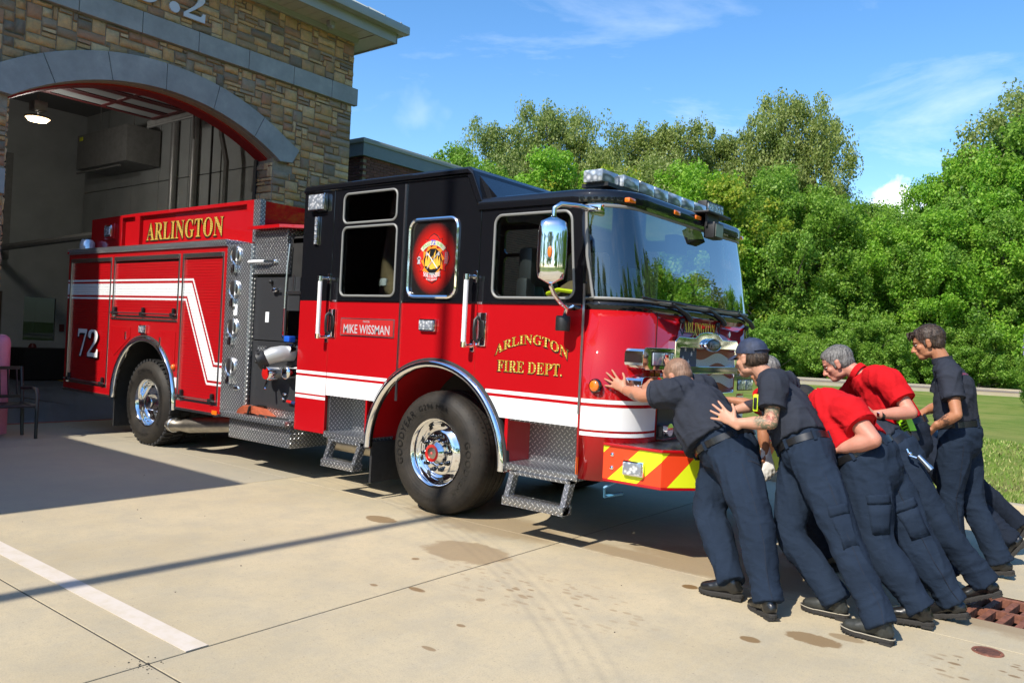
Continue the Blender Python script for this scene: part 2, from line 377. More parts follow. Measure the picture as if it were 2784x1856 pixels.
gd = MB(); gd.box(-400, 400, -200, 500, -3.2, -1.2); tag(gd.build('ground', 'lawn'), kind='structure')
# apron of separate concrete slabs with open joints
apron = MB().prism([(-7.7, -13), (12, -13), (12, 4.62), (-7.7, 4.62)], 'z', -.3, -.0035, holes=[[(3.88, .6), (4.62, .6), (4.62, 1.28), (3.88, 1.28)]]).build('concrete_apron', 'joint'); tag(apron, kind='structure')
xs = [-7.69, -5.5, -2.12, 1.29, 4.7, 8.1, 11.9]; ys = [-12.9, -9.6, -6.37, -3.13, .11, 3.35, 4.6]
for i in range(len(xs) - 1):
    for j in range(len(ys) - 1):
        g = .0055; x0, x1, y0, y1 = xs[i] + g, xs[i + 1] - g, ys[j] + g, ys[j + 1] - g
        hole = (x0 < 4.1 < x1 and y0 < 1.0 < y1)
        m = MB()
        if hole: m.prism([(x0, y0), (x1, y0), (x1, y1), (x0, y1)], 'z', -.12, 0, holes=[[(3.88, .6), (4.62, .6), (4.62, 1.28), (3.88, 1.28)]])
        else: m.box(x0, x1, y0, y1, -.12, 0)
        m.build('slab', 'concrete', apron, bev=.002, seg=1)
# loose crumbs at the broken joint corner and grit on the apron
gm = MB(); rg = random.Random(5)
for _ in range(70):
    x, y = (1.28 + rg.gauss(0, .05), -3.15 + rg.gauss(0, .03)) if _ < 26 else (rg.uniform(-6, 4.5), rg.uniform(-3.2, 1.5)); r = rg.uniform(.002, .006)
    gm.ball((x, y, r * .4), (r, r * rg.uniform(.6, 1), r * .6), 5, 3)
tag(gm.build('grit', 'joint'), kind='stuff', label='scattered grit and crumbs on the concrete apron')
st = MB().prism([(-7.4, -2.945), (1.284, -2.945), (1.284, -2.83), (-7.4, -2.83)], 'z', .001, .004)
tag(st.build('painted_line', 'stripe'), kind='structure')
kb = MB()
for i in range(8):
    x0 = -7.2 + i * 3.05; kb.cbox(x0 + .005, x0 + 3.045, 4.62, 4.80, -.1, .125, .02)
tag(kb.build('kerb', 'concrete'), kind='structure')
# lawn sheet with a shallow ditch
def lawn_z(x, y):
    z = .11 * max(0, 1 - (y - 4.8) / 3)
    z -= .28 * math.exp(-((y - 8.2 - .15 * x) / 2.2) ** 2); z += .10 * noise.noise(Vector((x * .12, y * .12, 0)))
    ry = 41.4 + .41 * x
    if y > ry - 6: z *= max(0, (ry - y) / 6)
    return z - .03 if y > 4.85 else .10
nx, ny = 90, 60; vs = []; fs = []
for j in range(ny + 1):
    y = 4.8 + (j / ny) ** 1.8 * 75
    for i in range(nx + 1): x = -60 + i * 1.5; vs.append((x, y, lawn_z(x, y)))
for j in range(ny):
    for i in range(nx): a = j * (nx + 1) + i; fs.append((a, a + 1, a + nx + 2, a + nx + 1))
lw = MB().add(vs, fs, 0, True).build('lawn', 'lawn'); tag(lw, kind='structure')
# grass blades near the kerb: nobody could count them
gb = MB(); rg = random.Random(11)
for k in range(26000):
    y = 4.86 + rg.random() ** 1.7 * 9; x = rg.uniform(-1.5, 6.5)
    if x > 5.6 + 0 * y: continue
    z = lawn_z(x, y); h = rg.uniform(.03, .075); a = rg.uniform(0, 6.28); w = .006 + .0012 * (y - 4.8); dx, dy = cos(a) * w, sin(a) * w; lx, ly = rg.gauss(0, .02), rg.gauss(0, .02)
    gb.add([(x - dx, y - dy, z), (x + dx, y + dy, z), (x + lx, y + ly, z + h)], [(0, 1, 2)])
q = N('grass_blade'); i_ = q.n('ShaderNodeNewGeometry'); q.p(col=q.ramp(i_.outputs['Random Per Island'], [(.1, (.09, .17, .02)), (.6, (.17, .25, .045)), (.95, (.36, .35, .14))]), rough=.6, spec=.2); M['blade'] = q.m
me = bpy.data.meshes.new('grass'); me.from_pydata(gb.v, [], gb.f); me.materials.append(M['blade']); tag(link('grass', me), kind='stuff', label='short mown grass beyond the kerb')
# the road beyond the lawn
rd = MB(); 
def road_pt(t, d): return (t, 43.4 + .41 * t + d)
def ribbon(mb, d0, d1, z, m): mb.add([(*road_pt(-70, d0), z), (*road_pt(60, d0), z), (*road_pt(60, d1), z), (*road_pt(-70, d1), z)], [(0, 1, 2, 3)], m)
ribbon(rd, 0, 8.6, .02, 0); ribbon(rd, 4.1, 4.22, .025, 1); ribbon(rd, 4.42, 4.54, .025, 1); ribbon(rd, .25, .37, .025, 2); ribbon(rd, 8.2, 8.32, .025, 2)
tag(rd.build('road', ['asphalt', 'roadline', 'roadwhite']), kind='structure')
rk = MB()
for d in (-.3, 8.62):
    p = [(*road_pt(-70, d), -.1), (*road_pt(60, d), -.1), (*road_pt(60, d + .28), -.1), (*road_pt(-70, d + .28), -.1)]
    rk.add(p + [(a, b, .13) for a, b, c in p], [(0, 1, 2, 3), (4, 5, 6, 7), (0, 1, 5, 4), (1, 2, 6, 5), (2, 3, 7, 6), (3, 0, 4, 7)])
tag(rk.build('road_kerb', 'concrete'), kind='structure')
# cast iron drain grate, rusty
M['rust'] = simple('rusty_iron', (.17, .062, .035), .75, var=.5, scale=25, bump=.4)
grt = empty('drain_grate', (4.25, .94, 0)); tag(grt, 'rusty slotted cast iron drain grate set into the concrete apron', 'drain grate')
m = MB(); Z = -.02
m.prism([(-.37, -.34), (.37, -.34), (.37, .34), (-.37, .34)], 'z', Z - .05, Z + .012, holes=[[(-.33, -.30), (.33, -.30), (.33, .30), (-.33, .30)]]); m.build('frame', 'rust', grt, bev=.004)
for r_ in range(2):
    for i in range(7):
        x = -.30 + i * .1; y0 = -.30 + r_ * .31; m = MB(); m.prism([(x - .02, y0), (x + .022, y0), (x + .06, y0 + .29), (x + .018, y0 + .29)], 'z', Z - .05, Z + .004); m.build('bar', 'rust', grt, bev=.003)
MB().box(-.33, .33, -.012, .012, Z - .045, Z + .006).build('cross_rib', 'rust', grt)
MB().box(-.36, .36, -.33, .33, -.5, -.45).build('pit_floor', 'dark', grt)
mh = empty('cleanout_cover', (4.18, 0.0, 0)); tag(mh, 'small round rusty cleanout cover flush in the concrete', 'cover')
MB().lathe([(.0, .006), (.055, .006), (.058, .003)], (0, 0, 0), 'z', 24).build('lid', simple('rust_dark', (.09, .035, .022), .8, var=.5, scale=60, bump=.4), mh)
MB().lathe([(.06, .0), (.062, .005), (.075, .005), (.078, .0)], (0, 0, 0), 'z', 24).build('rim', 'rust', mh)

# ================================================================ FIRE STATION
q = N('ashlar_stone'); oi = q.n('ShaderNodeObjectInfo'); ge = q.n('ShaderNodeNewGeometry'); P = q.pos()
rnd = q.math('FRACT', q.math('ADD', oi.outputs['Random'], q.math('MULTIPLY', ge.outputs['Random Per Island'], 7.31)))
c = q.ramp(rnd, [(0, (.36, .245, .125)), (.14, (.47, .32, .14)), (.28, (.22, .17, .12)), (.38, (.52, .38, .195)), (.50, (.34, .185, .11)), (.60, (.14, .125, .11)), (.67, (.42, .285, .135)), (.78, (.56, .45, .27)), (.88, (.28, .24, .19)), (1, (.47, .26, .11))], 'CONSTANT')
c = q.mix(1.0, c, (1.42, 1.22, 1.02), 'MULTIPLY'); c = q.mix(q.ramp(q.noise(P, 9, 6, .65), [(.35, (.0, .0, .0)), (.7, (.5, .5, .5))]), c, (.19, .155, .11)); c = q.mix(q.math('MULTIPLY', q.noise(P, 45, 4, .7), .5), c, (.30, .25, .17))
q.p(col=c, rough=.9); q.bump(q.math('ADD', q.noise(P, 14, 6, .7), q.math('MULTIPLY', q.noise(P, 70, 3), .3)), .9, .03); M['stone'] = q.m
M['mortar'] = simple('mortar', (.25, .225, .175), .95, var=.25, scale=12, bump=.3)
q = N('cast_stone'); P = q.pos(); c = q.ramp(q.noise(P, 2.6, 7, .68), [(.3, (.23, .255, .255)), (.55, (.30, .33, .33)), (.75, (.39, .42, .41))]); q.p(col=q.mix(q.math('MULTIPLY', q.noise(P, 14, 5, .7), .3), c, (.19, .205, .205)), rough=.85); q.bump(q.noise(P, 120, 3), .15, .005); M['cast'] = q.m
M['cream'] = simple('cream_trim', (.34, .33, .27), .7, var=.08)
M['trim'] = simple('grey_green_trim', (.30, .33, .31), .55, var=.06, scale=2)
M['soffit'] = simple('soffit', (.42, .43, .39), .6, var=.05)
M['doorred'] = simple('red_steel', (.30, .012, .012), .5)
M['brick'] = None
FX = -7.2; CY, CZ, RI, RO = 1.265, 1.38, 3.73, 4.135; JL, JR = -.86, 3.39 - .10
tw = empty('stone_tower', (FX, 1.25, 0)); tag(tw, 'tall stone faced apparatus bay tower with a wide segmental arch doorway', 'fire station')
TI = tw.matrix_world.inverted()
def TP(name, mb, mats, parent=None, **k):
    """part of the tower, coordinates given in the world"""
    o = mb.build(name, mats, parent or tw, **k); par = parent or tw
    o.location = Vector((0, 0, 0)) - (Vector(tw.location) if par is tw else Vector((0, 0, 0))); return o
# wall core with arched opening
def arch_pts(R, ya, yb, n=24):
    aa, ab = math.asin((ya - CY) / R), math.asin((yb - CY) / R)
    return [(CY + R * sin(aa + (ab - aa) * i / n), CZ + R * cos(aa + (ab - aa) * i / n)) for i in range(n + 1)]
ar = arch_pts(RI + .02, JL, JR + .0)
outer = [(-2.47, 0), (JL, 0)] + ar + [(JR, 0), (4.97, 0), (4.97, 7.35), (-2.47, 7.35)]
TP('wall_core', MB().prism(outer, 'x', FX - .48, FX - .03), 'mortar')
# stones
rs = random.Random(3); lib = []
for k in range(14):
    m = MB(); n = 4; vs = []; fs = []; gx = [-.5, -.44, rs.uniform(-.1, .1), .44, .5]; gz = [-.5, -.41, rs.uniform(-.1, .1), .41, .5]
    for j in range(n + 1):
        for i in range(n + 1):
            u, v = gx[i], gz[j]; e = (i in (0, n)) or (j in (0, n))
            vs.append((.008 if e else .022 + rs.uniform(-.008, .016), u + (rs.uniform(-.012, .012) if e else 0), v + (rs.uniform(-.02, .02) if e else 0)))
    for j in range(n):
        for i in range(n): a = j * (n + 1) + i; fs.append((a, a + 1, a + n + 2, a + n + 1))
    ring = [i for i in range(n + 1)] + [(j) * (n + 1) + n for j in range(1, n + 1)] + [n * (n + 1) + i for i in range(n - 1, -1, -1)] + [j * (n + 1) for j in range(n - 1, 0, -1)]
    nb = len(vs); vs += [(-.05, vs[i][1], vs[i][2]) for i in ring]
    for a in range(len(ring)): b = (a + 1) % len(ring); fs.append((ring[a], nb + a, nb + b, ring[b]))
    m.add(vs, fs, 0, True); lib.append(m.mesh('stone_%d' % k, 'stone', angle=50))
def pack(y0, y1, z0, z1, ok, rnd_):
    """random ashlar: rectangles on a fine grid"""
    U = .066; ny_, nz_ = int(round((y1 - y0) / U)), int(round((z1 - z0) / U)); uy, uz = (y1 - y0) / ny_, (z1 - z0) / nz_
    occ = [[False] * ny_ for _ in range(nz_)]; out = []
    for r in range(nz_):
        for c in range(ny_):
            if occ[r][c]: continue
            h = rnd_.choice((1, 1, 2, 2, 2, 3)); w = rnd_.choice((2, 3, 4, 4, 5, 5, 6))
            if h == 3: w = max(3, min(w, 4))
            h = min(h, nz_ - r); w_ = 0
            while w_ < w and c + w_ < ny_ and not occ[r][c + w_]: w_ += 1
            if c + w_ == ny_ - 1 and not occ[r][ny_ - 1]: w_ += 1
            for a in range(h):
                for b in range(w_): occ[r + a][c + b] = True
            q4 = (y0 + c * uy, y0 + (c + w_) * uy, z0 + r * uz, z0 + (r + h) * uz)
            if ok(*q4): out.append(q4)
    return out
def okf(a, b, c, d):
    for y in (a, b, (a + b) / 2):
        for z in (c, d):
            if JL + .02 < y < JR - .02 and z < 4.4: return False
            if sqrt((y - CY) ** 2 + (z - CZ) ** 2) < RI + .08 and z > 4.36 and abs(y - CY) < 2.35: return False
    return True
stones = pack(-2.47, JL, .02, 4.43, okf, rs) + pack(JR, 4.97, .02, 4.43, okf, rs) + pack(-2.47, 4.97, 4.43, 5.84, okf, rs) + pack(-2.47, 4.97, 6.19, 7.1, okf, rs)
Cc = Vector((4.74, -5, 1.54))
def vis(s_):
    a, b, c, d = s_; v = Vector((FX, (a + b) / 2, (c + d) / 2)) - Cc; dd = v.dot(cf); px = v.dot(cr) / dd; py = v.dot(cu_) / dd
    return dd, px, py
cand = []; rest = []
for s_ in stones:
    dd, px, py = vis(s_)
    if px < -.655 or py > .44: rest.append(s_); continue
    cand.append(((s_[1] - s_[0]) * (s_[3] - s_[2]) / dd ** 2, s_))
cand.sort(key=lambda t: -t[0])
near = [s_ for _, s_ in cand[:292]]; rest += [s_ for _, s_ in cand[292:]]
g = .007
for s_ in near:
    o = link('stone', rs.choice(lib), tw); o.location = Vector((FX - .03, (s_[0] + s_[1]) / 2, (s_[2] + s_[3]) / 2)) - tw.location
    o.scale = (1, (s_[1] - s_[0]) - 2 * g, (s_[3] - s_[2]) - 2 * g)
    if rs.random() < .5: o.rotation_euler = (pi, 0, 0)
m = MB()
def stuff_stone(m, s_, face='x', X=FX - .03, sgn=1):
    me = rs.choice(lib); cy, cz = (s_[0] + s_[1]) / 2, (s_[2] + s_[3]) / 2; sy, sz = s_[1] - s_[0] - 2 * g, s_[3] - s_[2] - 2 * g
    if face == 'x': vs = [(X + v.co.x, cy + v.co.y * sy, cz + v.co.z * sz) for v in me.vertices]
    else: vs = [(cy + v.co.y * sy, X + sgn * v.co.x, cz + v.co.z * sz) for v in me.vertices]
    m.add(vs, [tuple(p.vertices) for p in me.polygons], 0, True)
for s_ in rest: stuff_stone(m, s_)
for s_ in pack(FX - .46, FX - .03, .02, 4.43, lambda *a: True, rs): stuff_stone(m, s_, 'y', JR + .0, -1)
for s_ in pack(FX - .46, FX - .03, .02, 4.43, lambda *a: True, rs): stuff_stone(m, s_, 'y', JL, 1)
tag(TP('stone_masonry', m, 'stone', angle=50), kind='stuff')
# belt course blocks
for a, b in ((-2.49, -.05), (-.05, .86), (.86, 1.77), (1.77, 2.68), (2.68, 3.585), (3.585, 4.43), (4.43, 5.05)):
    TP('band_block', MB().box(FX - .05, FX + .055, a + .005, b - .005, 5.85, 6.17), 'cast', bev=.006)
for a, b, c, d in ((-2.55, -.87, 3.14, 3.47),): TP('impost_block', MB().box(FX - .05, FX + .05, a, b, c, d), 'cast', bev=.006)
# voussoirs
ang = [-34.6, -25.1, -12.5, 0, 12.5, 25.1, 34.6]
for i in range(6):
    a0, a1 = radians(ang[i]) + .0012, radians(ang[i + 1]) - .0012; pts = [(CY + RI * sin(a0 + (a1 - a0) * t / 6), CZ + RI * cos(a0 + (a1 - a0) * t / 6)) for t in range(7)]
    if i == 5: pts += [(3.63, 4.475), (3.765, 4.715)]
    po = [(CY + RO * sin(a0 + (a1 - a0) * t / 6), CZ + RO * cos(a0 + (a1 - a0) * t / 6)) for t in range(6, -1, -1)]
    if i == 5: po[0] = (3.74, 4.735)
    if i == 0: po += [(2 * CY - 3.765, 4.715), (2 * CY - 3.63, 4.475)]; po.remove(po[-3])
    TP('voussoir', MB().prism(pts + po, 'x', FX - .06, FX + .07), 'cast', bev=.006)
# soffit return and red door frame
def ringstrip(R0, R1, x0, x1, a=34.6, n=30):
    m = MB(); p = [(CY + R0 * sin(radians(-a + 2 * a * t / n)), CZ + R0 * cos(radians(-a + 2 * a * t / n))) for t in range(n + 1)] + [(CY + R1 * sin(radians(a - 2 * a * t / n)), CZ + R1 * cos(radians(a - 2 * a * t / n))) for t in range(n + 1)]
    return m.prism(p, 'x', x0, x1)
TP('arch_return', ringstrip(RI - .004, RI + .1, FX - .2, FX - .05), 'cream'); TP('door_head', ringstrip(RI - .03, RI + .1, FX - .5, FX - .2), 'doorred')
TP('jamb_channel', MB().box(FX - .52, FX - .44, JR - .05, JR - .01, 0, 4.5), 'dark'); TP('threshold', MB().box(FX - .55, FX - .49, JL, JR, -.05, .006), 'doorred')
# address lettering NO. 2
M['letter'] = simple('white_metal_letters', (.55, .60, .66), .4)
for s_, y, w, zb_, hh in (('N', -.20, .52, 6.33, .48), ('O', .66, .46, 6.335, .48), ('.', 1.26, .17, 6.33, .17), ('2', 1.50, .36, 6.33, .47)):
    o = text('letter', serif(s_), (FX + .045, y, zb_), Y3, Z3, w, hh, 0, 'letter', None); o.parent = tw; o.location = -Vector(tw.location)
    sd = o.modifiers.new('solid', 'SOLIDIFY'); sd.thickness = .03; sd.offset = -1
# eaves: soffit, fascia, gutter, metal roof
ov, og = .53, .72
TP('frieze_board', MB().box(FX - .03, FX + .05, -2.5, 5.0, 7.02, 7.16).box(FX - 5, FX - .03, 4.97, 5.03, 7.02, 7.16), 'trim', bev=.005)
sp = MB()
for i in range(32): y0 = -3.0 + i * .25; sp.box(FX + .05, FX + ov, y0 + .004, y0 + .246, 7.12, 7.135)
TP('soffit_panels', sp.box(FX - 5, FX + ov, 5.032, 4.97 + ov, 7.12, 7.134), 'soffit')
TP('fascia', MB().box(FX + ov - .02, FX + ov + .02, -3.0, 4.97 + ov + .02, 7.10, 7.34).box(FX - 5, FX + ov + .02, 4.97 + ov, 4.97 + ov + .03, 7.10, 7.34), 'trim', bev=.004)
TP('gutter', MB().cbox(FX + ov + .02, FX + og, -3.1, 4.97 + og, 7.28, 7.44, .02).cbox(FX - 5, FX + ov + .02, 4.97 + ov + .03, 4.97 + og, 7.28, 7.44, .02), 'trim')
rf = MB().add([(FX + og - .1, -3.2, 7.46), (FX + og - .1, 4.97 + og - .1, 7.46), (FX - 3.0, 1.9, 9.4), (FX - 3.0, .6, 9.4), (FX - 6.5, 4.97 + og - .1, 7.46), (FX - 6.5, -3.2, 7.46)], [(0, 1, 2, 3), (1, 4, 2), (4, 5, 3, 2), (5, 0, 3)])
M['metalroof'] = simple('standing_seam_roof', (.33, .36, .35), .4, .3, var=.05); roof = TP('roof', rf, 'metalroof')
sm_ = MB()
for i in range(14):
    y = 4.97 + og - .12 - i * .42; t = min(1, max(0, (4.97 + og - .1 - y) / 3.2)); x1 = FX + og - .12 - 3.5 * t; z1 = 7.47 + 1.9 * t
    sm_.prism([(y - .015, 0), (y + .015, 0), (y + .015, .05), (y - .015, .05)], 'x', 0, 0.001)
    a = Vector((FX + og - .12, y, 7.46)); b = Vector((x1, y, z1)); k = len(sm_.v) - 8
    sm_.v[k:] = [(a.x, a.y - .015, a.z), (a.x, a.y + .015, a.z), (a.x, a.y + .015, a.z + .05), (a.x, a.y - .015, a.z + .05), (b.x, b.y - .015, b.z), (b.x, b.y + .015, b.z), (b.x, b.y + .015, b.z + .05), (b.x, b.y - .015, b.z + .05)]
TP('roof_seam', sm_, 'metalroof')
lt = TP('soffit_light', MB().cbox(FX + .2, FX + .32, 4.1, 4.22, 7.02, 7.12, .02).cbox(FX + .22, FX + .34, 4.12, 4.18, 6.98, 7.04, .015), 'trim')
# ---- bay interior
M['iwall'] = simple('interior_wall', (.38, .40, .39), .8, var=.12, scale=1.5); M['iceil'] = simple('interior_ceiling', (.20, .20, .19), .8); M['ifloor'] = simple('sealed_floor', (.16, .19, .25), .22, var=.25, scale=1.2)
M['duct'] = simple('painted_steel', (.20, .20, .19), .5, var=.15); M['ducthi'] = simple('galvanised', (.34, .34, .33), .4, .4, var=.1)
tag(MB().box(-17.6, -7.69, -9, 4.75, -.2, .0).build('bay_floor', 'ifloor'), kind='structure')
inn = empty('bay_interior', (-12, 1.25, 0)); tag(inn, 'dim apparatus bay seen through the arch, grey panelled walls and dark ceiling', 'interior')
def IP(n, mb, mats, **k): o = mb.build(n, mats, inn, **k); o.location = -Vector(inn.location); return o
w = MB()
xx = -17.5; hh = 0
pan = [-17.48, -16.2, -14.9, -13.6, -12.3, -11.0, -9.7, -7.7]
for i in range(len(pan) - 1): IP('wall_panel', MB().box(pan[i] + .01, pan[i + 1] - .01, 4.6, 4.7, 0, 4.85), 'iwall'); IP('wall_panel', MB().box(pan[i] + .01, pan[i + 1] - .01, 4.6, 4.7, 4.87, 6.95), 'iwall')
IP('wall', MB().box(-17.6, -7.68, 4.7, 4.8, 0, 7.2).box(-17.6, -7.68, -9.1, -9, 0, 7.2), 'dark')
bw = MB().prism([(-9, 0), (4.69, 0), (4.69, 7.0), (-9, 7.0)], 'x', -17.6, -17.5, holes=[[(3.30, .92), (4.06, .92), (4.06, 2.02), (3.30, 2.02)], [(1.9, .02), (2.8, .02), (2.8, 2.12), (1.9, 2.12)]])
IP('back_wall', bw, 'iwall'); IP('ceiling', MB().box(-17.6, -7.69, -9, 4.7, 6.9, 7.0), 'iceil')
IP('window', MB().box(-17.58, -17.55, 3.3, 4.06, .92, 2.02), 'darkglass'); IP('door', MB().box(-17.58, -17.54, 1.9, 2.8, .02, 2.12), simple('brown_door', (.10, .07, .05), .5))
IP('pull_station', MB().box(-17.5, -17.46, 4.16, 4.27, 1.17, 1.36), simple('dull_red', (.14, .03, .025), .5))
IP('tread_line', MB().prism([(-11.9, 1.10), (-10.0, 1.36), (-11.9, 1.22)], 'z', .001, .003), 'dark'); IP('floor_stripe', MB().box(-17.3, -7.8, 3.55, 3.63, .001, .004), 'roadline')
for x0 in (-12.78, -11.90): IP('pipe', MB().tube([(x0, 4.5, 0), (x0, 4.5, 6.3)], .085, 12), 'ducthi')
IP('black_pipe', MB().tube([(-11.05, 4.4, 0), (-11.05, 4.4, 6.8)], .025, 8), 'dark')
IP('door_track', MB().tube([(-10.3, 4.3, 3), (-10.3, 4.3, 4.95), (-10.45, 4.25, 5.5), (-10.6, 4.2, 6.8)], .06, 6), 'duct'); IP('conduit', MB().tube([(-9.6, 4.5, 4.3), (-9.6, 4.5, 4.75), (-8.2, 4.5, 4.75), (-7.9, 4.5, 4.7)], .04, 8), 'ducthi')
IP('exhaust_post', MB().box(-17.3, -17.12, 2.60, 2.76, 2.9, 5.5), 'duct'); IP('exhaust_rail', MB().tube([(-17.2, 2.45, 3.12), (-13.5, 3.0, 3.35), (-10, 3.5, 3.5)], .08, 8), 'duct')
hu = empty('unit_heater', (-14.8, 4.1, 5.6)); tag(hu, 'grey box unit heater with louvred front hung on the bay wall', 'heater')
MB().cbox(-1.2, 1.3, -.35, .45, -.42, .42, .02).build('cabinet', 'duct', hu); MB().box(-1.215, -1.2, -.30, .36, -.36, .36).build('grille', 'dark', hu)
for s_ in range(9): MB().box(-1.235, -1.214, -.30, .36, -.34 + s_ * .08, -.325 + s_ * .08).build('louvre', 'duct', hu)
MB().tube([(-.8, 0, .42), (-.8, 0, 1.3)], .012, 6).tube([(.9, 0, .42), (.9, 0, 1.3)], .012, 6).box(-1.3, -.2, -.3, -.26, -.5, -.46).box(-.1, .9, -.3, -.26, -.5, -.46).build('hanger', 'duct', hu)
MB().box(-1.06, -.9, -.362, -.35, .27, .36).build('sticker', 'yel', hu)
lp = empty('bay_lamp', (-12, 1.32, 5.32)); tag(lp, 'round glowing ring lamp hanging below the bay ceiling', 'ceiling lamp')
q = N('lamp_glow'); q.p(col=(1, .8, .5), emi=(1, .66, .32), emis=1.7); M['glow'] = q.m
MB().lathe([(.10, -.03), (.16, -.05), (.21, .0), (.15, .03), (.10, .02), (.10, -.03)], (0, 0, 0), 'z', 32).build('ring', 'glow', lp)
MB().lathe([(.215, .0), (.22, .03), (.10, .07), (.02, .09)], (0, 0, 0), 'z', 32).build('reflector', 'duct', lp); MB().cbox(-.14, .14, -.12, .12, .14, .32, .02).tube([(0, 0, .05), (0, 0, 1.55)], .015).build('ballast', 'ducthi', lp)
pl_ = bpy.data.lights.new('bay_lamp_light', 'POINT'); pl_.energy = 55; pl_.color = (1, .95, .88); pl_.shadow_soft_size = .2; plo = bpy.data.objects.new('bay_lamp_light', pl_); COL.objects.link(plo); plo.location = (-12, 1.32, 5.15)
dsx = empty('overhead_door', (-10.6, 1.25, 5.75)); tag(dsx, 'raised overhead door with red rails and pale window sections under the ceiling', 'garage door')
for i in range(3):
    x0 = -.95 + i * .64; pn = MB().prism([(x0, -2.1), (x0 + .62, -2.1), (x0 + .62, 2.1), (x0, 2.1)], 'z', -.02, .03, holes=[[(x0 + .1, -2 + j * 1.02), (x0 + .52, -2 + j * 1.02), (x0 + .52, -1.06 + j * 1.02), (x0 + .1, -1.06 + j * 1.02)] for j in range(4)]).build('door_section', simple('door_maroon', (.10, .008, .008), .5) if i == 0 else bpy.data.materials['door_maroon'], dsx)
    for j in range(4): MB().box(x0 + .1, x0 + .52, -2 + j * 1.02, -1.06 + j * 1.02, -.005, .01).build('pane', simple('frosted_pane', (.34, .35, .34), .3) if i + j == 0 else 'frost', pn); M.setdefault('frost', bpy.data.materials['frosted_pane'])
MB().box(-1.3, 1.3, 2.15, 2.2, -.1, .02).tube([(.6, 2.1, -.02), (.3, 2.3, -.5)], .02).tube([(-1.3, 2.17, -.1), (1.3, 2.17, -.1)], .03).build('track', 'duct', dsx)
tb = empty('table', (-16.4, 3.4, 0)); tag(tb, 'table under a floor length black cloth by the back wall', 'table')
ct = MB(); pts = []
for k in range(60):
    a = 2 * pi * k / 60; sxx = max(-1, min(1, 1.35 * cos(a))); syy = max(-1, min(1, 1.35 * sin(a))); pts.append((sxx, syy))
for zz, sc in ((.76, 1.0), (.74, 1.02), (.4, 1.05), (.03, 1.10)):
    for k, (a, b) in enumerate(pts): wv = 1 + (.02 * sin(k * 1.9) if zz < .7 else 0); ct.v.append((a * .42 * sc * wv, b * .62 * sc * wv, zz))
for r_ in range(3):
    for k in range(60): j = (k + 1) % 60; ct.f.append((r_ * 60 + k, r_ * 60 + j, r_ * 60 + 60 + j, r_ * 60 + 60 + k)); ct.m.append(0); ct.sm.append(True)
ct.f.append(tuple(range(60))); ct.m.append(0); ct.sm.append(False); ct.build('tablecloth', simple('black_cloth', (.006, .006, .006), .9), tb); MB().box(-.4, .4, -.6, .6, .70, .75).build('tabletop', 'dark', tb)
hl_ = MB().lathe([(.0, .10), (.05, .09), (.085, .04), (.09, .0), (.13, -.01)], (-16.35, 3.1, .78), 'z', 20); tag(hl_.build('helmet', simple('dull_red2', (.10, .012, .012), .4)), 'dark red helmet resting on the black cloth table', 'helmet')

# south wing that shades the apron (its roof edge lies just left of the frame)
sw = empty('office_wing', (-4.7, -10, 0)); tag(sw, 'low brick office wing left of the bay, outside the doorway', 'building')
M['wingbrick'] = simple('wing_brick', (.13, .055, .04), .85, var=.3, scale=20, bump=.3)
MB().box(-8, 2.0, -2.0, 4.2, 0, 4.6).build('wall', 'wingbrick', sw); MB().box(-12, -2.9, -1.6, 7.35, 0, 7.3).build('bay_block', 'wingbrick', sw); MB().cbox(-12.2, -1.82, -2.0, 6.9, 7.28, 7.45, .02).build('bay_roof', 'trim', sw); MB().cbox(-8.2, 2.4, -2.4, 4.75, 4.6, 5.02, .03).build('roof', 'trim', sw)
for i in range(3): wdw = MB().box(1.99, 2.02, -1.4 + i * 1.9, -.2 + i * 1.9, .9, 2.4).build('window', 'darkglass', sw)
fp = empty('flagpole', (-.33, -9.2, 0)); tag(fp, 'tall aluminium flagpole casting its thin shadow over the apron', 'flagpole')
MB().tube([(0, 0, 0), (0, 0, 6), (0, 0, 13)], [.085, .075, .05], 16).build('pole', 'alu', fp); MB().ball((0, 0, 13.08), .09).build('finial', 'gold', fp); MB().lathe([(.2, 0), (.2, .03), (.12, .12), (.09, .13)], (0, 0, 0), 'z', 20).build('base', 'alu', fp)

# brick wing north of the tower
q = N('brick'); oi = q.n('ShaderNodeObjectInfo'); ge = q.n('ShaderNodeNewGeometry'); rnd = q.math('FRACT', q.math('ADD', oi.outputs['Random'], q.math('MULTIPLY', ge.outputs['Random Per Island'], 5.7)))
c = q.ramp(rnd, [(0, (.15, .060, .045)), (.35, (.21, .082, .058)), (.65, (.12, .052, .042)), (1, (.25, .10, .07))]); q.p(col=q.mix(q.math('MULTIPLY', q.noise(q.pos(), 60, 4, .7), .4), c, (.06, .03, .03)), rough=.88); q.bump(q.noise(q.pos(), 90, 4, .7), .5, .01); M['brick'] = q.m
M['bmortar'] = simple('brick_mortar', (.30, .24, .17), .95, var=.15, scale=20)
bwg = empty('brick_wing', (-9, 6.86, 0)); tag(bwg, 'brown brick wing with flat grey parapet behind the stone tower', 'building')
WX, WY, WT = -9.0, 6.86, 5.48
def WP(n, mb, mats, **k): o = mb.build(n, mats, bwg, **k); o.location = -Vector(bwg.location); return o
WP('wall_core', MB().box(-16, WX - .012, WY + .012, 21, 0, WT), 'bmortar')
WP('fascia', MB().box(-16.1, WX + .08, WY - .08, 21.1, 5.48, 5.76), simple('blue_grey_fascia', (.17, .21, .22), .5, var=.05)); WP('coping', MB().cbox(-16.1, WX + .11, WY - .11, 21.1, 5.76, 5.87, .02), 'trim')
bm_ = MB().cbox(-.006, .012, -.0965, .0965, -.028, .028, .003).mesh('brick', 'brick'); bl = []
CH, CL = .0667, .203
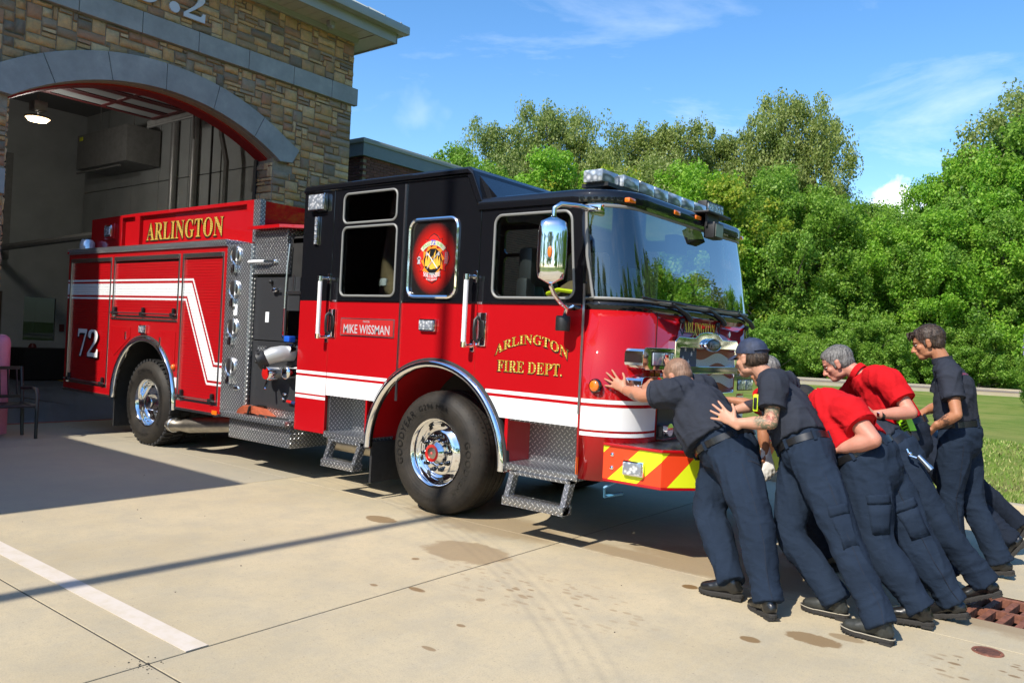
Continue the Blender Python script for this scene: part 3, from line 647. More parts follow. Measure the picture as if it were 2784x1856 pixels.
for r_ in range(int(WT / CH)):
    z = WT - .033 - r_ * CH
    for i in range(116):
        y = WY + .10 + (.1 if r_ % 2 else 0) + i * CL
        v = Vector((WX, y, z)) - Cc; dd = v.dot(cf); bl.append((dd, y, z, 'e'))
    for i in range(14):
        x = WX - .10 - (.1 if r_ % 2 else 0) - i * CL; bl.append((5 if z > 4.2 else 99, x, z, 's'))
def seen(b):
    dd, y, z, s_ = b
    v = (Vector((WX, y, z)) if s_ == 'e' else Vector((y, WY, z))) - Cc; d_ = v.dot(cf); px = v.dot(cr) / d_ * 2168.7 + 1392; py = 928 - v.dot(cu_) / d_ * 2168.7
    return (940 < px < 1240 and py < 500) or (1370 < px < 1600 and 640 < py < 800)
sn = [b for b in bl if seen(b)]; sn.sort(key=lambda b: b[0]); keep = sn[:296]; ks = set((b[1], b[2], b[3]) for b in keep)
for dd, y, z, s_ in keep:
    o = link('brick', bm_, bwg)
    if s_ == 'e': o.location = Vector((WX, y, z)) - bwg.location
    else: o.location = Vector((y, WY, z)) - bwg.location; o.rotation_euler = (0, 0, -pi / 2)
m = MB()
for dd, y, z, s_ in bl:
    if (y, z, s_) in ks or (s_ == 'e' and y > 20.8): continue
    if s_ == 'e': m.box(WX - .006, WX + .012, y - .0965, y + .0965, z - .028, z + .028)
    else: m.box(y - .0965, y + .0965, WY - .012, WY + .006, z - .028, z + .028)
tag(WP('brickwork', m, 'brick'), kind='stuff')

# pink bollard and bench left of the door
bo = empty('bollard', (-6.82, -.93, 0)); tag(bo, 'pink painted steel bollard with a domed top by the bay doorway', 'bollard')
M['pink'] = simple('pink_paint', (.62, .20, .30), .5, var=.12, scale=5)
MB().lathe([(.105, 0), (.105, 1.12)], (0, 0, 0), 'z', 28).build('post', 'pink', bo); MB().lathe([(.106, 1.12), (.106, 1.18), (.09, 1.24), (.05, 1.275), (0, 1.285)], (0, 0, 0), 'z', 28).build('cap', 'pink', bo)
be = empty('bench', (-6.4, -1.5, 0)); tag(be, 'black steel slatted bench beside the pink bollard', 'bench'); M['benchm'] = simple('black_powdercoat', (.012, .012, .014), .35, var=.2)
bk = MB()
for s_ in (-1, 1):
    y = s_ * .76
    MB().tube([(.28, y, 0), (.28, y, .55), (.24, y, .62), (.1, y, .63), (-.22, y, .60)], .021, 8).build('arm_frame', 'benchm', be); MB().tube([(-.14, y, 0), (-.18, y, .42), (-.26, y, .88)], .022, 8).build('rear_leg', 'benchm', be)
MB().tube([(.26, -.76, .41), (.26, .76, .41)], .018).tube([(-.17, -.76, .41), (-.17, .76, .41)], .018).build('seat_rail', 'benchm', be)
for i in range(6): MB().box(-.15 + i * .07, -.10 + i * .07, -.76, .76, .42, .43).build('seat_slat', 'benchm', be)
for z, x in ((.86, -.255), (.5, -.19)): MB().box(x - .01, x + .01, -.76, .76, z - .02, z + .02).build('back_rail', 'benchm', be)
for i in range(15): y = -.7 + i * .1; MB().tube([(-.19, y, .5), (-.255, y, .86)], .012, 6).build('back_slat', 'benchm', be)
cu2 = MB().cbox(-6.63, -6.55, -1.42, -1.055, .46, .84, .03); tag(cu2.build('cushion', 'red'), 'red cushion leaning on the black bench back', 'cushion')

# ================================================================ FIRE ENGINE
E_ = empty('fire_engine', (0, 0, 0)); tag(E_, 'red and black fire engine with white stripes backed half into the station', 'fire engine')
WD = 2.5
def arc(cx, cz, r, a0, a1, n=16): return [(cx + r * cos(radians(a0 + (a1 - a0) * i / n)), cz + r * sin(radians(a0 + (a1 - a0) * i / n))) for i in range(n + 1)]
q = N('stripe_mask_paint')   # roll-up door paint with the white reflective band
x = q.sep(q.pos()); dX, dZ = .525, -.95; L_ = sqrt(dX * dX + dZ * dZ); nxx, nzz = -dZ / L_, dX / L_
d1 = q.math('SUBTRACT', x[2], 1.942); d2 = q.math('ADD', q.math('MULTIPLY', q.math('ADD', x[0], 4.01), nxx), q.math('MULTIPLY', q.math('SUBTRACT', x[2], 1.942), nzz)); d3 = q.math('SUBTRACT', x[2], .992)
d = q.math('ABSOLUTE', q.math('MINIMUM', q.math('MAXIMUM', d1, d2), d3))
msk = q.math('MAXIMUM', q.math('LESS_THAN', d, .077), q.math('MULTIPLY', q.math('GREATER_THAN', d, .105), q.math('LESS_THAN', d, .130)))
msk = q.math('MULTIPLY', msk, q.math('LESS_THAN', x[1], .1))
q.p(col=q.mix(msk, RED, (.78, .79, .80)), rough=.35, coat=.8, coatr=.05); M['reddoor'] = q.m

# ---- cab side panels (near side, and plain far side)
def side_plate(name, red, blk, holes=(), y0=0, y1=.035):
    m = MB()
    if red: m.prism(red, 'y', y0, y1, 0)
    if blk: m.prism(blk, 'y', y0, y1, 1, holes=holes)
    return m.build(name, ['red', 'black'], E_, bev=.003, seg=1)
ZR = 1.832; g = .004
def cab_side(y0, y1, near=True):
    side_plate('rear_pillar', [(-1.90, .54), (-1.43 - g, .54), (-1.43 - g, ZR), (-1.90, ZR)], [(-1.90, ZR), (-1.43 - g, ZR), (-1.43 - g, 2.915), (-1.90, 2.915)], y0=y0, y1=y1)
    w1, w2 = rrect(-1.29, -.56, 2.575, 2.855, .06), rrect(-1.29, -.545, 1.885, 2.535, .06)
    lo = [(-1.43, .92), (-.70, .92)] + arc(0, .51, .82, 149.5, 123.3, 8) + [(-.45 - g, ZR), (-1.43, ZR)]
    side_plate('rear_door', lo, [(-1.43, ZR), (-.45 - g, ZR), (-.45 - g, 2.915), (-1.43, 2.915)], [w1, w2], y0, y1)
    hol = [rrect(-.37, .20, 1.88, 2.555, .085)]
    lo = arc(0, .51, .82, 123.3, 56.7, 14) + [(.45 - g, ZR), (-.45, ZR)]
    side_plate('mid_panel', lo, [(-.45, ZR), (.45 - g, ZR), (.45 - g, 2.66), (.32, 2.915), (-.45, 2.915)], hol, y0, y1)
    w4 = [((x_ - .60) * (1 - .075 * (z_ - 1.88) / .665) + .60, z_) for x_, z_ in rrect(.60, 1.405, 1.88, 2.545, .075)]
    lo = arc(0, .51, .82, 56.7, 30.5, 8) + [(1.495, .92), (1.495, ZR), (.45, ZR)]
    side_plate('front_door', lo, [(.45, ZR), (1.495, ZR), (1.425, 2.64), (.45, 2.64)], [w4], y0, y1)
    return w1, w2, hol[0], w4
w1, w2, w3, w4 = cab_side(0, .035); cab_side(WD - .035, WD)
def loop3(poly, y, r, name, mat, parent=E_): return MB().tube([(a, y, b) for a, b in poly], r, 6, closed=True).build(name, mat, parent)
M['gasket'] = simple('grey_gasket', (.20, .20, .19), .5)
for nm, wq in (('rear_door_upper', w1), ('rear_door', w2), ('front_door', w4)):
    wo_ = MB().prism(wq, 'y', .02, .026).build('window', 'glass', E_); loop3(wq, -.001, .011, 'gasket', 'gasket', wo_)
    MB().prism(wq, 'y', WD - .026, WD - .02).build('window', 'glass', E_)
MB().prism(w3, 'y', WD - .026, WD - .02).build('window', 'glass', E_)
# chrome belt line and piano hinges
MB().box(-1.43, 1.47, -.006, .0, 1.826, 1.842).build('belt_trim', 'chrome', E_)
MB().box(-.458, -.438, -.012, .0, .95, 2.885).build('hinge', 'alu', E_)
MB().box(1.489, 1.508, -.012, 0, 1.02, ZR).prism([(1.489, ZR), (1.508, ZR), (1.502, 1.99), (1.484, 1.99)], 'y', -.012, 0).build('hinge', 'alu', E_)
# dark backing behind door gaps
bk = MB().prism([(-1.88, .6), (-1.40, .6), (-1.40, .95), (-.82, .95)] + arc(0, .51, .85, 148, 32, 16) + [(.82, .95), (1.48, .95), (1.48, 1.86), (-1.88, 1.86)], 'y', .036, .05)
bk.box(-1.46, -1.40, .036, .05, 1.86, 2.9).box(-.49, -.41, .036, .05, 1.86, 2.9).box(.41, .49, .036, .05, 1.86, 2.64)
bk.build('door_frame', 'dark', E_)
MB().prism([(-1.88, .95), (-.82, .95)] + arc(0, .51, .85, 148, 32, 16) + [(.82, .95), (1.48, .95), (1.48, 1.80), (-1.88, 1.80)], 'y', WD - .05, WD - .036).build('door_frame', 'dark', E_)
# front skin: lower red, upper pillars, roof
def nose(xf, ys, r, xs, n=9, inset=0):
    """plan path from the near side round the front to the far side"""
    p = [(xs, inset)]
    p += [(xf - r + r * sin(radians(90 * i / n)), inset + r - r * cos(radians(90 * i / n))) for i in range(n + 1)]
    p += [(xf, inset + r + (WD - 2 * inset - 2 * r) * i / 4) for i in range(1, 4)]
    p += [(xf - r + r * cos(radians(90 * i / n)), WD - inset - r + r * sin(radians(90 * i / n))) for i in range(n + 1)]
    return p + [(xs, WD - inset)]
def skin(levels, name, mat, parent=E_, thick=.012, smooth=True):
    """ruled skin between plan paths at given heights"""
    n = len(levels[0][1]); vs = [(a, b, z) for z, p in levels for a, b in p]
    fs = [(i * n + k, i * n + k + 1, (i + 1) * n + k + 1, (i + 1) * n + k) for i in range(len(levels) - 1) for k in range(n - 1)]
    o = MB().add(vs, fs, 0, smooth).build(name, mat, parent, angle=60)
    if thick: s_ = o.modifiers.new('solid', 'SOLIDIFY'); s_.thickness = thick; s_.offset = -1
    return o
XF = 1.88
fr = nose(XF, 0, .38, 1.51)
skin([(.54, fr), (1.10, fr), (1.80, fr)], 'front_skin', 'red')
MB().box(1.879, 1.884, .425, .431, 1.15, 1.8).build('seam', 'ink', E_)
skin([(1.80, nose(XF + .001, 0, .381, 1.51, inset=-.001)), (1.875, nose(XF - .004, 0, .38, 1.505))], 'cowl', 'black')
# white stripes on side and nose
for z0, z1 in ((1.109, 1.138), (.913, 1.084), (.867, .895)):
    e = -.0015
    xr = -1.90
    segs = [(-1.90, -1.434)]
    if z0 > 1.1: segs += [(-1.426, -sqrt(.835 ** 2 - (z0 - .51) ** 2)), (sqrt(.835 ** 2 - (z0 - .51) ** 2), 1.493)]
    elif z0 > .9: segs += [(-1.426, -.70), (.70, 1.493)]
    for a, b in segs:
        m = MB()
        if z0 > .9 and z0 < 1.1 and a > -1.43:
            if b < 0: m.prism([(a, .921)] + [(b - .0, .921)] + [(-sqrt(.835 ** 2 - (zz - .51) ** 2), zz) for zz in (.96, 1.0, 1.05, z1)] + [(a, z1)], 'y', e, 0)
            else: m.prism([(a, .921), (b, .921), (b, z1), (sqrt(.835 ** 2 - (z1 - .51) ** 2), z1)] + [(sqrt(.835 ** 2 - (zz - .51) ** 2), zz) for zz in (1.05, 1.0, .96)], 'y', e, 0)
        else: m.box(a, b, e, 0, z0, z1)
        m.build('white_stripe', 'wht', E_)
    pp = [p for p in nose(XF + .0018, 0, .3818, 1.512, inset=-.0018)]
    pn = [p for p in pp if not (p[0] > 1.87 and .47 < p[1] < 2.03)]
    half = [p for p in pn if p[1] < 1] + [(XF + .0018, .47)]; oth = [(XF + .0018, 2.03)] + [p for p in pn if p[1] > 1]
    for h_ in (half, oth): skin([(z0, h_), (z1, h_)], 'white_stripe', 'wht', thick=0)
# roof
rr = MB().prism([(-1.91, 2.90), (-1.91, 2.93), (-1.87, 2.975), (.29, 2.975), (.335, 2.94), (.47, 2.66), (.40, 2.64), (.27, 2.90)], 'y', -.02, WD + .02)
rr.build('raised_roof', 'black', E_, bev=.022, seg=3)
MB().prism([(.30, 2.955), (.46, 2.64), (1.2, 2.64), (1.2, 2.66), (.6, 2.67)], 'y', .06, WD - .06).build('roof_slope', 'black', E_)
pl = [(.42, -.02)] + [(1.36 + .42 * sin(radians(90 * i / 12)), -.02 + .42 - .42 * cos(radians(90 * i / 12))) for i in range(13)] + [(1.36 + .42 * cos(radians(90 * i / 12)), WD + .02 - .42 + .42 * sin(radians(90 * i / 12))) for i in range(13)] + [(.42, WD + .02)]
rfm = MB(); zz_ = [(2.60, -.004), (2.635, .0), (2.665, -.002), (2.688, -.012), (2.702, -.034), (2.707, -.07)]; vs = []; npl = len(pl)
for z_, d_ in zz_:
    for (a, b) in pl: vs.append((a + (d_ if a > .5 else 0) * (a - .42) / 1.36, b - d_ * (1 if b < WD / 2 else -1), z_))
fs = [(i * npl + k, i * npl + (k + 1) % npl, (i + 1) * npl + (k + 1) % npl, (i + 1) * npl + k) for i in range(5) for k in range(npl)]
rfm.add(vs, fs, 0, True); kk_ = len(rfm.v) - npl; rfm.f += [tuple(kk_ + k for k in range(npl)), tuple(reversed(range(npl)))]; rfm.m += [0, 0]; rfm.sm += [False, False]
rfm.build('front_roof', 'black', E_, angle=50)
# windshield
wb_ = nose(XF - .012, 0, .37, 1.565, inset=.006); wt_ = nose(1.725, 0, .30, 1.455, inset=.02)
mid = [(.48 * a[0] + .52 * b[0] + .012, .48 * a[1] + .52 * b[1]) for a, b in zip(wb_, wt_)]
ws = skin([(1.885, wb_), (2.23, mid), (2.61, wt_)], 'windshield', 'wsglass', thick=0)
n_ = len(wb_)
edge = [(a, b - .008 if b < .3 else b + .008 if b > 2.2 else b, 1.885) for a, b in wb_]; edge = [(a + .006, b, z) for a, b, z in edge]
top = [(a + .006, b - .006 if b < .3 else b + .006 if b > 2.2 else b, 2.575) for a, b in reversed(wt_)]
MB().tube(edge + [(1.52, WD + .002, 2.2)] + top + [(1.50, -.002, 2.2)], .012, 6, closed=True).build('gasket', 'gasket', ws)
skin([(1.862, [(1.50, 0), (1.53, 0), (1.575, .001)]), (2.2, [(1.458, .0), (1.49, .002), (1.51, .008)]), (2.62, [(1.40, .0), (1.43, .005), (1.462, .018)])], 'pillar', 'black')
skin([(1.862, [(1.50, WD), (1.53, WD), (1.575, WD)]), (2.2, [(1.458, WD), (1.49, WD), (1.51, WD - .008)]), (2.62, [(1.40, WD), (1.43, WD), (1.462, WD - .018)])], 'pillar', 'black')
MB().box(1.878, 1.886, .45, 2.05, 1.868, 1.886).build('cowl_trim', 'gasket', E_)
# interior
MB().prism([(-1.88, .06), (-.86, .06), (-.86, .78), (.86, .78), (.86, .06), (1.5, .06), (1.5, WD - .06), (-1.88, WD - .06)], 'z', .98, 1.05).box(-1.3, 1.3, .80, 1.70, 1.05, 1.45).build('cab_floor', 'seat', E_)
MB().prism([(.06, .95), (WD - .06, .95), (WD - .06, 2.88), (.06, 2.88)], 'x', -1.89, -1.85, holes=[[(.5, 2.1), (1.1, 2.1), (1.1, 2.6), (.5, 2.6)]]).build('rear_bulkhead', 'seat', E_)
MB().cbox(1.32, 1.72, .16, WD - .16, 1.45, 1.86, .06).cbox(1.28, 1.45, .3, 1.0, 1.7, 1.93, .05).build('dashboard', 'seat', E_)
def cseat(x, y, z0=1.05):
    sd = MB(); sd.cbox(x - .25, x + .25, y - .25, y + .25, z0 + .25, z0 + .42, .05)
    sd.cbox(x - .32, x - .20, y - .24, y - .10, z0 + .4, z0 + 1.02, .04).cbox(x - .32, x - .20, y + .10, y + .24, z0 + .4, z0 + 1.02, .04).cbox(x - .34, x - .19, y - .2, y + .2, z0 + .95, z0 + 1.28, .05)
    sd.box(x - .1, x + .1, y - .1, y + .1, z0, z0 + .26)
    s_ = sd.build('seat', 'seat', E_); MB().lathe([(.0, 0), (.05, 0), (.06, .004)], (x + 0, y - .206, z0 + 1.12), 'y', 20).build('headrest_badge', 'alu', s_); return s_
cseat(.95, .5); cseat(.95, 2.0); cseat(-1.1, .45); cseat(-1.1, 1.5)
MB().tube([(1.30 + .06 * sin(radians(a)), 2.0 + .22 * cos(radians(a)), 1.98 + .2 * sin(radians(a))) for a in range(0, 360, 20)], .014, 6, closed=True).tube([(1.3, 1.8, 1.98), (1.3, 2.2, 1.98)], .012).tube([(1.3, 2.0, 1.98), (1.5, 2.0, 1.8)], .02).build('steering_wheel', 'seat', E_)
MB().tube([(1.22, .28, 1.95), (1.3, .28, 2.05), (1.4, .30, 2.0)], .012).build('mic_cord', 'seat', E_)
MB().cbox(1.5, 1.62, 1.2, 1.42, 2.36, 2.52, .02).build('dash_camera', 'blackmat', E_)
MB().lathe([(0, .0), (.085, .0), (.085, .45), (.06, .52), (0, .54)], (.68, .48, 1.5), 'z', 16).build('air_bottle', simple('green_bottle', (.015, .05, .03), .35), E_)
MB().cbox(.60, .72, .36, .60, 2.02, 2.16, .03).build('bottle_strap', simple('blue_strap', (.01, .05, .35), .6), E_)

# ---- stair wells and steps
for x0, x1, nm in ((-1.375, -.83, 'r'), (.83, 1.495, 'f')):
    m = MB(); m.box(x0, x1, .30, .32, .56, .93).box(x0 - .012, x0, .02, .32, .54, .92).box(x0, x1, .02, .31, .905, .93); m.build('stair_well', 'diamond', E_)
    MB().cbox(x0 - .03 if nm == 'f' else x0 - .05, x1 + (.02 if nm == 'f' else .04), -.012, .31, .515, .572, .008).build('step', 'diamond', E_)
    s_ = MB(); z0, z1 = .265, .335; a, b = x0 + .07, x1 - .02; yo, yi = -.12, .0
    s_.cbox(a, b, yo, yo + .12, z0, z1, .006)
    for xx in (a, b - .045): s_.prism([(yo, z0), (yo + .07, z0), (yo + .16, .515), (yo + .09, .515)], 'x', xx, xx + .045)
    s_.box(a, b, yo + .08, yo + .17, .495, .515)
    fs_ = s_.build('folding_step', 'diamond', E_)
    t_ = MB()
    for i in range(int((b - a) / .045)): t_.ball((a + .03 + i * .045, yo + .06, z1), (.016, .05, .008), 8, 4)
    t_.build('tread_knobs', 'alu', fs_)
MB().box(.80, .832, .0, .32, .54, .92).build('well_side', 'red', E_); MB().box(-.852, -.83, .0, .32, .54, .92).build('well_side', 'red', E_)
MB().box(1.494, 1.512, -.006, .05, .56, .70).build('marker_lamp', 'amber', E_)
MB().box(1.497, 1.512, .0, .04, .54, .93).build('corner_edge', 'red', E_)

# ---- wheel arches
def ring_arc(cx, cz, r, w_, a0, a1, y, t, name, mat, n=40):
    m = MB(); prof = [(-w_, 0), (-w_ * .7, -t), (0, -t * 1.25), (w_ * .7, -t), (w_, 0), (w_ * .9, .03), (-w_ * .9, .03)]; vs = []; fs = []; k = len(prof)
    for i in range(n + 1):
        a = radians(a0 + (a1 - a0) * i / n)
        for (dr, dy) in prof: vs.append((cx + (r + dr) * cos(a), y + dy, cz + (r + dr) * sin(a)))
    for i in range(n):
        for j in range(k): fs.append((i * k + j, i * k + (j + 1) % k, (i + 1) * k + (j + 1) % k, (i + 1) * k + j))
    fs += [tuple(range(k)), tuple(n * k + j for j in range(k))]
    return m.add(vs, fs, 0, True).build(name, mat, E_, angle=70)
ring_arc(0, .51, .795, .034, -1, 181, 0, .035, 'front_fender', 'chrome'); ring_arc(-4.96, .57, .755, .034, -4, 182, .0, .035, 'rear_fender', 'chrome')
ring_arc(0, .51, .835, .012, 0, 180, 0, .012, 'fender_seal', 'rubber'); ring_arc(-4.96, .57, .795, .010, -3, 181, .0, .012, 'fender_seal', 'rubber')
def liner(cx, cz, r, y0, y1, mat, a0=-2, a1=182):
    m = MB(); n = 30; vs = []; fs = []
    for i in range(n + 1):
        a = radians(a0 + (a1 - a0) * i / n)
        for y in (y0, y1): vs.append((cx + r * cos(a), y, cz + r * sin(a)))
    for i in range(n): fs.append((2 * i, 2 * i + 1, 2 * i + 3, 2 * i + 2))
    return m.add(vs, fs, 0, True).build('wheel_liner', mat, E_)
liner(0, .51, .80, .02, .75, 'red'); liner(-4.96, .57, .76, .02, .9, 'dark')
MB().prism(arc(0, .51, .80, 0, 180, 20), 'y', .74, .76).build('wheel_well_wall', 'dark', E_); MB().prism(arc(-4.96, .57, .76, 0, 180, 20), 'y', .88, .9).build('wheel_well_wall', 'dark', E_)
MB().box(-.80, -.775, .04, .50, .16, .54).build('mud_flap', 'rubber', E_); MB().box(-5.76, -5.735, .04, .62, .16, .58).build('mud_flap', 'rubber', E_)

# ---- wheels
q = N('tyre'); P = q.obj(); sp = q.sep(P); r_ = q.math('SQRT', q.math('ADD', q.math('MULTIPLY', sp[0], sp[0]), q.math('MULTIPLY', sp[2], sp[2])))
rings = q.math('MULTIPLY', q.math('SINE', q.math('MULTIPLY', r_, 260)), q.math('LESS_THAN', r_, .47)); q.p(col=q.ramp(q.noise(P, 7, 5, .6), [(.3, (.016, .015, .014)), (.75, (.036, .030, .024))]), rough=.6, spec=.25); q.bump(q.math('ADD', q.math('MULTIPLY', rings, .15), q.noise(P, 30, 4)), .22, .008); M['tyre'] = q.m
def wheel(cx, cy, R, wdt, rear=False, far=False, lettering=True):
    s = -1 if not far else 1      # outboard direction along y
    wh = empty('wheel', (cx, cy, R), E_)
    rr_ = .292
    prof = [(rr_, .0), (rr_ + .02, -.005), (.36, -.030), (.44, -.040), (R - .065, -.022), (R - .028, .0), (R - .008, .03), (R, .06)] + ([] if rear else [t_ for g0 in (.095, .155, .215, .275) for t_ in ((R + .002, g0), (R - .013, g0 + .002), (R - .013, g0 + .011), (R + .002, g0 + .013))]) + [(R, wdt - .06), (R - .03, wdt), (.44, wdt + .03), (rr_, wdt)]
    m = MB().lathe([(a, -s * b) for a, b in prof], (0, 0, 0), 'y', 72)
    ty = m.build('tyre', 'tyre', wh, angle=50)
    if rear:      # chunky traction lugs
        lg = MB()
        for k in range(44):
            a = 2 * pi * k / 44
            for hf in (0, 1):
                a2 = a + (hf * pi / 44); y0 = .01 if hf == 0 else wdt / 2 + .01; y1 = wdt / 2 - .012 if hf == 0 else wdt - .012; da = .048
                vs = []
                for (rad, sh) in ((R - .03, 1.0), (R + .012, .86)):
                    for (aa, yy) in ((a2 - da * sh, y0), (a2 + da * sh, y0), (a2 + da * sh + .03, y1), (a2 - da * sh + .03, y1)): vs.append((rad * cos(aa), -s * yy, rad * sin(aa)))
                lg.add(vs, [(4, 5, 6, 7), (0, 1, 5, 4), (1, 2, 6, 5), (2, 3, 7, 6), (3, 0, 4, 7)])
        lg.build('tread_lugs', 'rubber', ty)
    else:         # ribs, grooves and sipes of the steer tyre
        gr = MB()
        for yy in (.10, .165, .235, .30):
            gr.lathe([(R + .0025, -s * (yy - .006)), (R + .0035, -s * yy), (R + .0025, -s * (yy + .006))], (0, 0, 0), 'y', 72)
        for k in range(72):
            a = 2 * pi * k / 72; c_, s2 = cos(a), sin(a)
            gr.add([((R - .03) * cos(a - .010), s * .004, (R - .03) * sin(a - .010)), ((R - .03) * cos(a + .010), s * .004, (R - .03) * sin(a + .010)), ((R + .004) * cos(a + .010), -s * .062, (R + .004) * sin(a + .010)), ((R + .004) * cos(a - .010), -s * .062, (R + .004) * sin(a - .010))], [(0, 1, 2, 3)])
            for yy in (.13, .20, .27):
                gr.add([((R + .003) * cos(a - .004 + yy), -s * (yy - .022), (R + .003) * sin(a - .004 + yy)), ((R + .003) * cos(a + .004 + yy), -s * (yy - .022), (R + .003) * sin(a + .004 + yy)), ((R + .003) * cos(a + .014 + yy), -s * (yy + .02), (R + .003) * sin(a + .014 + yy)), ((R + .003) * cos(a + .006 + yy), -s * (yy + .02), (R + .003) * sin(a + .006 + yy))], [(0, 1, 2, 3)])
        gr.build('tread_grooves', 'ink', ty)
    if lettering:
        def wrap(a0, rad):
            def f(a, b):
                an = a0 + a / rad; return ((rad + b) * cos(an), (rad + b) * sin(an))
            return f
        def put(txt, a0, rad, arcl, h):
            # reads clockwise outside: angle runs negative in x-z seen from -y
            def wp(a, b): an = a0 - a / rad; return ((rad + b) * cos(an), (rad + b) * sin(an))
            o = text('raised_lettering', txt, (0, s * .041, 0), X3, Z3, arcl, h, 0, 'rubbertxt', ty, warp=wp, spacing=1.15)
        put('GOODYEAR', radians(20 if not rear else 215), .375, .48, .062); put('GOODYEAR', radians(200 if not rear else 35), .375, .48, .062); put('G296 MSA', radians(118), .385, .34, .042); put('425/65R22.5', radians(290), .385, .3, .03)
    # polished rim
    rm = MB()
    if not rear:
        rm.lathe([(rr_ + .004, s * .004), (.296, s * .012), (.286, s * .008), (.272, -s * .02), (.262, -s * .045), (.258, -s * .075), (.250, -s * .082), (.225, -s * .070), (.20, -s * .045), (.175, -s * .028), (.13, -s * .025), (.12, -s * .024)], (0, 0, 0), 'y', 72)
    else:
        rm.lathe([(rr_ + .004, s * .004), (.294, s * .010), (.284, s * .004), (.27, -s * .03), (.262, -s * .07), (.255, -s * .12), (.22, -s * .135), (.16, -s * .14), (.13, -s * .14)], (0, 0, 0), 'y', 72)
    rim = rm.build('rim', 'chrome', wh, angle=60)
    hh = MB(); dy = -.074 if not rear else -.13
    for k in range(10):
        a = 2 * pi * (k + .5) / 10; hh.lathe([(0, s * (abs(dy) * -1 + .012) if False else -s * (abs(dy) - .006)), (.020, -s * (abs(dy) - .006)), (.024, -s * (abs(dy) + .004))], (.233 * cos(a), 0, .233 * sin(a)), 'y', 12)
    hh.build('hand_hole', 'ink', rim)
    if not rear:
        for k in range(10):
            a = 2 * pi * k / 10 + .1; c_ = (.150 * cos(a), 0, .150 * sin(a))
            MB().lathe([(.023, -s * .024), (.021, -s * .012), (.016, -s * .008), (.015, s * .014), (.008, s * .020), (0, s * .021)], c_, 'y', 12).build('lug_nut', 'blackchrome', rim)
        hb = MB().lathe([(.118, -s * .024), (.112, s * .004), (.098, s * .024), (.078, s * .045), (.074, s * .052)], (0, 0, 0), 'y', 40).build('hub', 'chrome', wh)
        MB().lathe([(.076, s * .05), (.072, s * .056), (.052, s * .054), (.05, s * .046)], (0, 0, 0), 'y', 32).build('hub_ring', 'redcap', hb)
        MB().lathe([(.05, s * .046), (.03, s * .052), (.0, s * .053)], (0, 0, 0), 'y', 24).build('hub_glass', 'steel', hb); MB().lathe([(.014, s * .054), (.0, s * .06)], (0, 0, 0), 'y', 12).build('hub_plug', simple('salmon', (.6, .12, .10), .4) if 'salmon' not in bpy.data.materials else bpy.data.materials['salmon'], hb)
    else:
        hb = MB().lathe([(.125, -s * .14), (.11, -s * .10), (.095, -s * .03), (.085, -s * .005), (.06, s * .006), (.0, s * .008)], (0, 0, 0), 'y', 40).build('hub', 'chrome', wh)
    return wh
M['rubbertxt'] = simple('raised_rubber', (.008, .008, .008), .30, coat=.3); M['blackchrome'] = simple('black_chrome', (.02, .02, .022), .12, .9, coat=1); M['redcap'] = simple('red_cap', (.5, .01, .008), .3, coat=1)
wheel(0, .07, .535, .39); wheel(0, WD - .07, .535, .39, far=True, lettering=False)
wheel(-4.98, .085, .532, .28, rear=True); wheel(-4.98, .42, .532, .28, rear=True, lettering=False); wheel(-4.98, WD - .07, .532, .28, rear=True, far=True, lettering=False)
# chassis
MB().box(-6.9, 1.7, .75, .85, .45, .75).box(-6.9, 1.7, 1.65, 1.75, .45, .75).box(-.1, .1, .3, 2.2, .42, .58).box(-5.1, -4.9, .4, 2.1, .42, .62).box(-3.8, -2.0, .6, 1.9, .35, .7).box(.3, 1.4, .7, 1.8, .45, .95).box(-1.8, -.9, .5, 2.0, .45, .9).build('chassis', 'dark', E_)
MB().tube([(-1.75, .4, .42), (-.9, .4, .42)], .10, 12).build('air_tank', 'steel', E_)
MB().tube([(1.76, .25, .44), (1.68, .12, .42), (1.72, .05, .50), (1.80, .1, .56)], .012, 6).build('blue_hose', simple('blue_hose', (.06, .22, .38), .5), E_)
MB().tube([(-4.42, .10, .31), (-4.30, .12, .32), (-4.28, .12, .32), (-4.1, .16, .335), (-3.5, .3, .40), (-3.0, .5, .45)], [.078, .078, .062, .09, .09, .07], 20).build('exhaust_pipe', 'steel', E_)
MB().lathe([(.066, 0), (.07, .008), (.06, .01), (.056, .01), (.05, -.06)], (-4.425, .10, .31), 'x', 20).tube([(-4.33, .115, .23), (-4.33, .115, .40)], .012).lathe([(.082, -.01), (.09, 0), (.082, .01)], (-4.36, .11, .315), 'x', 20).build('exhaust_clamp', 'alu', E_)

# ---- body behind the pump
ab = lambda r, a0, a1, n=16: arc(-4.96, .57, r, a0, a1, n)
shell = [(-7.16, .62), (-5.75, .60)] + [(-4.96 - .79, .57)] + ab(.79, 180, 0, 20) + [(-4.15, .60), (-3.25, .60), (-3.25, 2.43), (-7.16, 2.43)]
MB().prism([p for p in shell], 'y', .035, WD - .035).build('body_shell', 'red', E_)
face = [(-7.175, .565), (-5.72, .555)] + ab(.79, 181, 1, 20) + [(-4.16, .555), (-3.235, .555), (-3.235, 2.425), (-7.175, 2.425)]
D1, D2, D3 = (-7.11, -5.90, .645, 2.365), (-5.845, -4.21, 1.585, 2.365), (-4.155, -3.285, .64, 2.365)
for y0, y1 in ((0, .034), (WD - .034, WD)): MB().prism(face, 'y', y0, y1, holes=[[(a, c), (b, c), (b, d), (a, d)] for a, b, c, d in (D1, D2, D3)]).build('side_frame', 'reddoor', E_, bev=.003, seg=1)
slat_cache = {}
